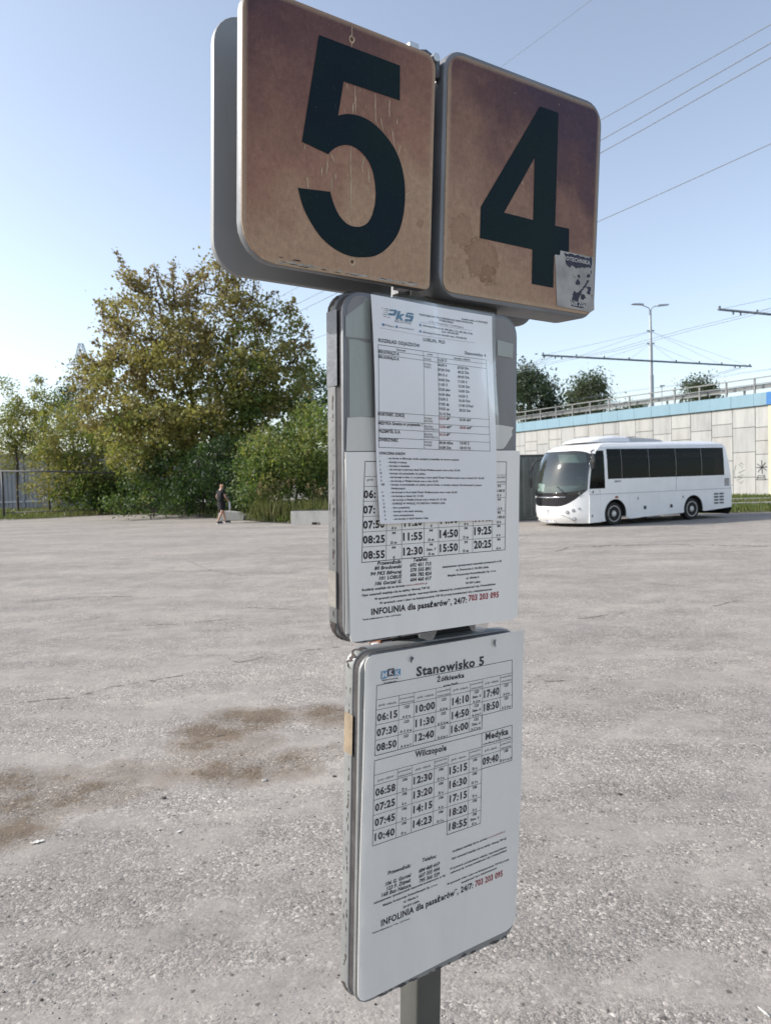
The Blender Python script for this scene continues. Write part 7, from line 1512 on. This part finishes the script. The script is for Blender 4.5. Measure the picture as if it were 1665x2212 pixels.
# bumper crease and number plate
mb = MB(); mb.tube([nose(y, z, .002)[0] for y, z in ((2.12, .14), (2.10, .34), (2.0, .40), (1.2, .395), (.62, .385), (.45, .30), (.34, .14))], .006, 4); mb.build('bumper_crease', seam, bus, local=True)
P0_, n_ = nose(1.22, .16, .03); Uq = up3.cross(n_).normalized()
mb = MB(); mb.prism(rrect(.42, .11, .01, 2, -.21, -.02), (P0_, Uq, up3, n_), -.04, .002, bev=.002); pl_o = mb.build('registration_plate', simple('plate_white', (.7, .7, .7), .5, var=.05), bus, local=True)
sgn = 1
mb = MB(); put(mb, (P0_, Uq, up3, n_), ('LU 83738', -.15, .002, .19, .002, .062, 'b'), .004); mb.build('plate_text', inkK, pl_o, local=True)
mb = MB(); mb.prism(rrect(.035, .10, .004, 1, -.205, -.015), (P0_, Uq, up3, n_), .002, .0035); mb.build('country_band', simple('eu_blue', (.02, .05, .3), .5), pl_o, local=True)
# mirrors
mb = MB(); mb.prism(rrect(.22, .62, .08, 4), (Vector((-1.42, WB+.02, 1.25)), Vector((.5, .86, 0)), up3, Vector((-.86, .5, 0))), -.07, 0, bev=.03); mi_ = mb.build('mirror', gloss_black, bus, smooth=True, local=True, auto=40)
mb = MB(); mb.tube([(-1.30, WB+.08, 1.85), (-1.25, WB+.02, 2.1), (-.95, WB-.15, 2.25)], .025, 6); mb.build('mirror_arm', dkp, bus, smooth=True, local=True)
mb = MB(); mb.prism(rrect(.2, .50, .07, 4), (Vector((-1.12, -.24, 1.80)), Vector((.25, .97, 0)), up3, Vector((-.97, .25, 0))), -.07, 0, bev=.03); mb.build('mirror', gloss_black, bus, smooth=True, local=True, auto=40)
mb = MB(); mb.tube([(-1.08, -.12, 2.28), (-1.0, -.04, 2.38), (-.8, .06, 2.42)], .022, 6); mb.build('mirror_arm', dkp, bus, smooth=True, local=True)
# model lettering on the side
mb = MB(); put(mb, (Vector((0, 0, 0)), Vector((1, 0, 0)), up3, Vector((0, -1, 0))), ('MEDYS', -.02, 1.385, .26, 1.385, .05, 'bi'), .008); mb.build('model_lettering', inkG, bus, local=True)
# roof unit: white domed fairing and grey ribbed rear part
mb = MB(); secs = []
for k, (x, hw, h_) in enumerate(((-.75, .30, .02), (-.60, .55, .07), (-.35, .70, .14), (0, .80, .20), (.5, .84, .225), (1.1, .80, .20))):
    secs.append([(x, WB/2+hw*math.copysign(abs(math.cos(a))**.55, math.cos(a)), 2.69+h_*max(0, math.sin(a))**.55) for a in [math.pi*t/12 for t in range(13)]])
vs_ = [p for s_ in secs for p in s_]; mb.add(vs_, [(k*13+i, k*13+i+1, (k+1)*13+i+1, (k+1)*13+i) for k in range(len(secs)-1) for i in range(12)]+[tuple(range(13)), tuple((len(secs)-1)*13+i for i in range(13))[::-1]])
mb.build('roof_unit_fairing', white, bus, smooth=True, local=True, auto=50)
mb = MB(); mb.prism([(1.0, 0), (2.75, 0), (2.60, .06), (2.30, .10), (1.0, .17)], (Vector((0, WB/2-.72, 2.69)), Vector((1, 0, 0)), up3, Vector((0, 1, 0))), 0, 1.44, bev=.03); ru = mb.build('roof_unit', simple('roof_unit_grey', (.50, .51, .52), .5, var=.06), bus, local=True)
for k in range(10): mb = MB(); mb.box((1.1+k*.12, WB/2-.6, 2.845-k*.006), (1.16+k*.12, WB/2+.6, 2.865-k*.006)); mb.build('rib', simple('rib_grey', (.3, .31, .32), .5) if 'rib_grey' not in bpy.data.materials else bpy.data.materials['rib_grey'], ru, local=True)
# wheels
rim_m = simple('polished_rim', (.72, .70, .65), .32, metal=.15, var=.2, scale=10)
for x in WX:
    for yy, sg in ((.19, -1), (WB-.19, 1)):
        mb = MB(); wheel_mesh(mb, (x, yy, .375), (0, 1, 0), .375, .26, 36); wo = mb.build('wheel', rubber, bus, smooth=True, local=True, auto=30)
        mb = MB(); yf = yy+sg*.132; prof = [(0, .258, .0), (.006, .245, 0), (-.015, .228, 0), (-.030, .20, 0), (-.022, .14, 0), (-.004, .10, 0), (.004, .075, 0), (.018, .07, 0), (.026, .04, 0), (.028, .0, 0)]
        n = 30; vv = []
        for i in range(n):
            a_ = 2*math.pi*i/n
            for d_, r_, _ in prof: vv.append((x+r_*math.cos(a_), yf+sg*d_, .375+r_*math.sin(a_)))
        k_ = len(prof); mb.add(vv, [(i*k_+j, i*k_+j+1, ((i+1) % n)*k_+j+1, ((i+1) % n)*k_+j) for i in range(n) for j in range(k_-1)]); mb.build('rim', rim_m, wo, smooth=True, local=True)
        mb = MB()
        for i in range(8):
            a_ = 2*math.pi*i/8; mb.prism([(.022*math.cos(t*.785), .032*math.sin(t*.785)) for t in range(8)], (Vector((x+.182*math.cos(a_), yf-sg*.027, .375+.182*math.sin(a_))), Vector((1, 0, 0)), up3, Vector((0, sg, 0))), -.002, .006)
        mb.build('rim_holes', black, wo, local=True)
    for y0 in (.03, WB-.53):
        mb = MB(); A_ = arc(x, R0A-.006, 192, -12, 14); vv = [(p[0], y0, p[1]) for p in A_]+[(p[0], y0+.5, p[1]) for p in A_]; k_ = len(A_); mb.add(vv, [(i, i+1, i+1+k_, i+k_) for i in range(k_-1)]); mb.build('wheel_housing', dkp, bus, local=True)
mb = MB(); mb.box((-.9, .12, .25), (-.5, WB-.12, .85)); mb.box((.5, .1, .28), (3.0, WB-.1, .9)); mb.box((4.1, .1, .36), (5.3, WB-.1, .9)); mb.box((-.5, .62, .3), (4.1, WB-.62, .9)); mb.build('underbody', dkp, bus, local=True)
mb = MB(); mb.box((1.35, .0, .17), (2.0, .12, .205)); mb.box((2.05, -.02, .15), (2.6, .10, .18)); mb.build('side_rail', galv, bus, local=True)

# ================================================================== STREET LAMP, TRACTION POLES, WIRES
sp = simple('lamp_post_steel', (.42, .45, .47), .5, metal=.3, var=.08, scale=2); wirem = simple('wire_steel', (.20, .22, .25), .6, var=.05)
barp = simple('gantry_steel', (.16, .19, .22), .6, var=.1)
def traction(px, py, z0, lab, grp, full=True):
    t = thing('lamp_and_traction_pole', (px, py, z0), lab, 'street lamp', grp)
    mb = MB(); mb.tube([(px, py, z0-1), (px, py, 9.4)], .20, 12); mb.tube([(px, py, 9.4), (px, py, 11.95)], .15, 12); mb.tube([(px, py, 11.95), (px, py, 14.6)], [.11, .09], 10); mb.build('pole', sp, t, smooth=True, auto=40)
    for s_, e_, z_ in ((-1, .92, 15.1), (1, 1.0, 14.9)):
        mb = MB(); mb.tube([(px, py, 14.4), (px+s_*.10, py, 14.75), (px+s_*.35, py, 14.88), (px+s_*.65, py, 14.95+(.05 if s_ < 0 else -.03))], .04, 8); mb.build('arm', sp, t, smooth=True)
        x0 = px+s_*.55; zz = 14.95+(.08 if s_ < 0 else -.05); vs_ = []
        mb = MB(); mb.prism([(0, -.03), (.9, -.02), (.95, .02), (.75, .07), (.2, .09), (0, .05)], (Vector((x0, py-.15, zz)), Vector((s_, 0, .06)).normalized(), up3, Vector((0, 1, 0))), 0, .32, bev=.03); mb.build('luminaire', sp, t)
    u = Vector((.906, .424, 0)); c_ = Vector((px, py-.25, 10.5))
    mb = MB(); mb.tube([c_-u*10.8, c_+u*11.4], .075, 8); mb.build('crossarm', barp, t, smooth=True)
    mb = MB()
    for k in (-10.7, -7.6, -4.9, -2.4, 2.6, 5.2, 7.8, 11.2): mb.obox(c_+u*k-Vector((.05, .05, -.05)), (.1, 0, 0), (0, .1, 0), (0, 0, .14))
    for k in (-9.6, -9.0, 9.4, 10.0): mb.obox(c_+u*k-Vector((.04, .04, .22)), (.08, 0, 0), (0, .08, 0), (0, 0, .2))
    mb.build('insulator', barp, t, kind='stuff')
    mb = MB()
    for k, z_ in ((-10.7, 12.9), (-7.6, 12.9), (11.2, 12.9), (7.8, 12.9), (-4.9, 11.95), (-2.4, 11.95), (2.6, 11.95), (5.2, 11.95)): mb.tube([(px, py, z_), c_+u*k], .009, 4, cap=False)
    mb.build('stay_wires', wirem, t, kind='stuff')
    mb = MB()
    for z_ in (12.95, 11.95): mb.box((px-.3, py-.05, z_-.04), (px+.3, py+.05, z_+.04))
    mb.build('stay_bracket', barp, t)
    return t
tr1 = traction(21.67, 60.0, 5.9, 'tall double lamp post with a long crossarm beyond the ramp railing', 'lamp posts with crossarms along the ramp')
dup(tr1, loc=(21.67+7.4, 60-12.5, 5.9+.3), label='crossarm entering at the right edge, hung from a post out of frame')
tl = thing('street_lamp', (57.0, 152.0, 5.9), 'tiny distant lamp seen right of the tall double lamp post', 'street lamp')
mb = MB(); X0 = (1432.6-832.5)/1600*95; mb.tube([(X0, 95, 4), (X0, 95, 12.4)], .06, 6); mb.build('pole', sp, tl); mb = MB(); mb.prism([(-.35, 0), (.35, .05), (.3, .2), (-.25, .2)], (Vector((X0, 95, 12.4)), Vector((1, 0, 0)), up3, Vector((0, 1, 0))), -.2, .2); mb.build('lamp_head', sp, tl)
dirr = Vector((.49, -.872, 0))
for i, (x, y, z, lab) in enumerate(((12.3, 55.0, 9.95, 'outer contact wire hanging from the left end of the crossarm'), (12.85, 55.25, 9.95, 'inner contact wire hanging from the left end of the crossarm'), (30.0, 63.3, 9.8, 'inner contact wire under the right end of the crossarm'), (30.6, 63.6, 9.8, 'outer contact wire under the right end of the crossarm'))):
    mb = MB(); pts = []
    for k in range(25): t = -90+k*6; sag = .12*math.cos(t/15*2*math.pi); pts.append((x+dirr.x*t, y+dirr.y*t, z-.15+sag+(t*.02 if t > 0 else 0)))
    mb.tube(pts, .011, 4, cap=False); tag(mb.build('contact_wire', wirem), lab, 'wire', 'trolleybus contact wires')
    mb = MB(); p = Vector((x, y, z)); mb.tube([p+Vector((0, 0, .5)), p-dirr*3+Vector((0, 0, .0))], .012, 4, cap=False); mb.tube([p+Vector((.6, .2, .5)), p-dirr*4+Vector((0, 0, .0))], .012, 4, cap=False); tag(mb.build('wire_suspension', wirem), 'thin suspension holding the '+lab.split(' hanging')[0].split(' under')[0]+(' at the left' if i < 2 else ' at the right'), 'wire', 'trolleybus wire suspensions')
wl = ('highest and faintest of the four close power lines at the upper right', 'upper of the two darkest power lines at the upper right', 'lower of the two darkest power lines at the upper right', 'lowest separate power line crossing the sky right of plate 4', 'very faint thin wire crossing the top of the sky above plate 4')
for i, W_ in enumerate(WIRES):
    mb = MB(); mb.tube(W_, (.022, .026, .026, .024, .012)[i], 5, cap=False); tag(mb.build('power_line', wirem), wl[i], 'power line', 'high voltage lines over the lot')
mb = MB(); mb.tube([(-61.5, 150, 24.6), (-56, 125, 18.5), (-52, 105, 14), (-50, 92, 11.0)], .03, 4, cap=False); tag(mb.build('power_line', wirem), 'wire running down to the left from the distant pylon', 'power line')
# lattice pylon
pyl = thing('lattice_pylon', (-60, 150, 0), 'pale lattice power pylon showing left of the maple', 'pylon')
pm_ = simple('pylon_steel', (.45, .50, .54), .7, var=.05); mb = MB()
def leg(z, sx, sy): w_ = np.interp(z, [0, 18, 26.5, 30.7], [3.2, 1.7, 1.15, .35]); return Vector((-60+sx*w_, 150+sy*w_, z))
for sx in (-1, 1):
    for sy in (-1, 1): mb.tube([leg(z, sx, sy) for z in (0, 18, 26.5, 30.7)], .10, 4)
mb.build('legs', pm_, pyl)
mb = MB(); zz = [0, 4, 8, 11.5, 14.5, 17, 19.2, 21.2, 23, 24.8, 26.5, 28, 29.4, 30.7]
for z0, z1 in zip(zz, zz[1:]):
    for (a_, b_) in (((-1, -1), (1, -1)), ((1, -1), (1, 1)), ((1, 1), (-1, 1)), ((-1, 1), (-1, -1))):
        mb.tube([leg(z0, *a_), leg(z1, *b_)], .05, 3, cap=False); mb.tube([leg(z0, *b_), leg(z1, *a_)], .05, 3, cap=False); mb.tube([leg(z1, *a_), leg(z1, *b_)], .045, 3, cap=False)
mb.build('lattice_bracing', pm_, pyl, kind='stuff')
for z_ in (26.5, 21.5):
    mb = MB()
    for yy in (-.6, .6): mb.tube([(-63.2, 150, z_), (-60, 150+yy, z_)], .07, 3); mb.tube([(-63.2, 150, z_), (-60, 150+yy, z_+1.2)], .05, 3); mb.tube([(-56.8, 150, z_), (-60, 150+yy, z_)], .07, 3); mb.tube([(-56.8, 150, z_), (-60, 150+yy, z_+1.2)], .05, 3)
    mb.build('crossarm', pm_, pyl)
    for x in (-62.9, -57.1): mb = MB(); mb.tube([(x, 150, z_), (x+.3, 150, z_-2.1)], .06, 4); mb.build('insulator_string', pm_, pyl)

# ================================================================== WALKING MAN
man = thing('person', (-7.06, 31.94, 0), 'bald man in black polo and shorts walking along the far edge of the lot', 'person', rz=math.radians(-48))
skin = simple('skin', (.42, .24, .17), .55, var=.08, scale=6); cloth_k = simple('black_jersey', (.007, .007, .009), .95, var=.2, scale=30); shoe = simple('shoe_dark', (.03, .03, .035), .6); sole = simple('shoe_white', (.6, .58, .56), .6)
def skinned(name, V, E, Rr, mt, parent, sub=2, root=0):
    me = bpy.data.meshes.new(name); me.from_pydata(V, E, []); o = bpy.data.objects.new(name, me); C.objects.link(o)
    m = o.modifiers.new('s', 'SKIN'); sk = me.skin_vertices[0].data if me.skin_vertices else None
    if sk is None:
        bm = bmesh.new(); bm.from_mesh(me); bm.verts.layers.skin.verify(); bm.to_mesh(me); bm.free(); sk = me.skin_vertices[0].data
    for i, r_ in enumerate(Rr): sk[i].radius = r_ if isinstance(r_, tuple) else (r_, r_); sk[i].use_root = (i == root)
    s2 = o.modifiers.new('u', 'SUBSURF'); s2.levels = sub; s2.render_levels = sub
    bpy.context.view_layer.update(); dg = bpy.context.evaluated_depsgraph_get(); nm = bpy.data.meshes.new_from_object(o.evaluated_get(dg)); nm.materials.clear(); nm.materials.append(mt); nm.polygons.foreach_set('use_smooth', [True]*len(nm.polygons))
    bpy.data.objects.remove(o); r = bpy.data.objects.new(name, nm); C.objects.link(r); r.parent = parent; return r
# faces local +y (away); x to his right. stride: left foot forward
Vb = [(0, 0, .93), (0, .0, 1.12), (0, .02, 1.32), (0, .02, 1.46), (0, .04, 1.53), (0, .055, 1.60), (0, .07, 1.68),   # pelvis..head
      (-.10, .0, .90), (-.13, .15, .50), (-.15, .26, .09), (-.15, .39, .05),     # left leg forward
      (.10, .0, .90), (.14, -.06, .50), (.17, -.30, .12), (.18, -.20, .05),      # right leg back
      (-.19, .02, 1.42), (-.27, -.06, 1.16), (-.29, .05, .93), (-.29, .08, .86),
      (.19, .02, 1.42), (.28, .04, 1.16), (.27, .18, .96), (.26, .22, .90)]
Eb = [(0,1),(1,2),(2,3),(3,4),(4,5),(5,6),(0,7),(7,8),(8,9),(9,10),(0,11),(11,12),(12,13),(13,14),(2,15),(15,16),(16,17),(17,18),(2,19),(19,20),(20,21),(21,22)]
Rb = [(.15,.11),(.145,.11),(.17,.11),(.09,.08),.058,.085,.088,.092,.062,.038,.035,.092,.062,.038,.035,.055,.044,.033,.036,.055,.044,.033,.036]
skinned('body', Vb, Eb, Rb, skin, man)
skinned('polo_shirt', [(0, 0, .84), (0, 0, 1.08), (0, .02, 1.30), (0, .03, 1.44), (-.19, .02, 1.42), (-.245, -.03, 1.24), (.19, .02, 1.42), (.25, .03, 1.24)], [(0,1),(1,2),(2,3),(2,4),(4,5),(2,6),(6,7)], [(.225,.185),(.22,.18),(.235,.165),(.085,.085),.075,.07,.075,.07], cloth_k, man)
skinned('shorts', [(0, 0, 1.0), (0, 0, .88), (-.11, .03, .74), (-.135, .10, .54), (.11, -.01, .74), (.14, -.03, .54)], [(0,1),(1,2),(2,3),(1,4),(4,5)], [(.19,.15),(.19,.15),.145,.14,.145,.14], cloth_k, man)
for (x, y, z, hd) in ((-.15, .32, .0, 0), (.175, -.25, .0, .0)):
    mb = MB(); mb.prism([(-.05, -.10), (.05, -.10), (.055, .1), (.03, .19), (-.03, .19), (-.055, .1)], (Vector((x, y, 0)), Vector((1, 0, 0)), Vector((0, 1, 0)), up3), .005, .03, bev=.004); mb.build('shoe_sole', sole, man, local=True)
    mb = MB(); mb.prism([(-.045, -.09), (.045, -.09), (.05, .09), (.028, .17), (-.028, .17), (-.05, .09)], (Vector((x, y, .03)), Vector((1, 0, 0)), Vector((0, 1, 0)), up3), 0, .075, bev=.03); mb.build('shoe', shoe, man, local=True)
for s_ in (-1, 1):
    mb = MB(); mb.prism([(-.012, -.03), (.012, -.03), (.012, .03), (-.012, .03)], (Vector((s_*.088, .06, 1.665)), Vector((0, 1, 0)), up3, Vector((s_, 0, 0))), -.01, .012, bev=.006); mb.build('ear', skin, man, local=True)
bag = simple('white_cloth', (.62, .60, .62), .8, var=.1)
mrz = math.radians(-48); 
def mw(v): c_, s_ = math.cos(mrz), math.sin(mrz); return Vector((-7.06+v[0]*c_-v[1]*s_, 31.94+v[0]*s_+v[1]*c_, v[2]))
for v, lab, L in (((-.29, .09, .86), 'small white bottle in the left hand of the walking man', .24), ((.27, .24, .90), 'folded white cloth in the right hand of the walking man', .34)):
    p = mw(v); mb = MB(); mb.tube([p+Vector((0, 0, .06)), p+Vector((0, 0, 0)), p+Vector((.01, 0, -L*.6)), p+Vector((0, 0, -L))], [.02, .035, .045, .03], 8)
    tag(mb.build('white_bundle' if L > .3 else 'bottle', bag, None, smooth=True), lab, 'bag' if L > .3 else 'bottle')
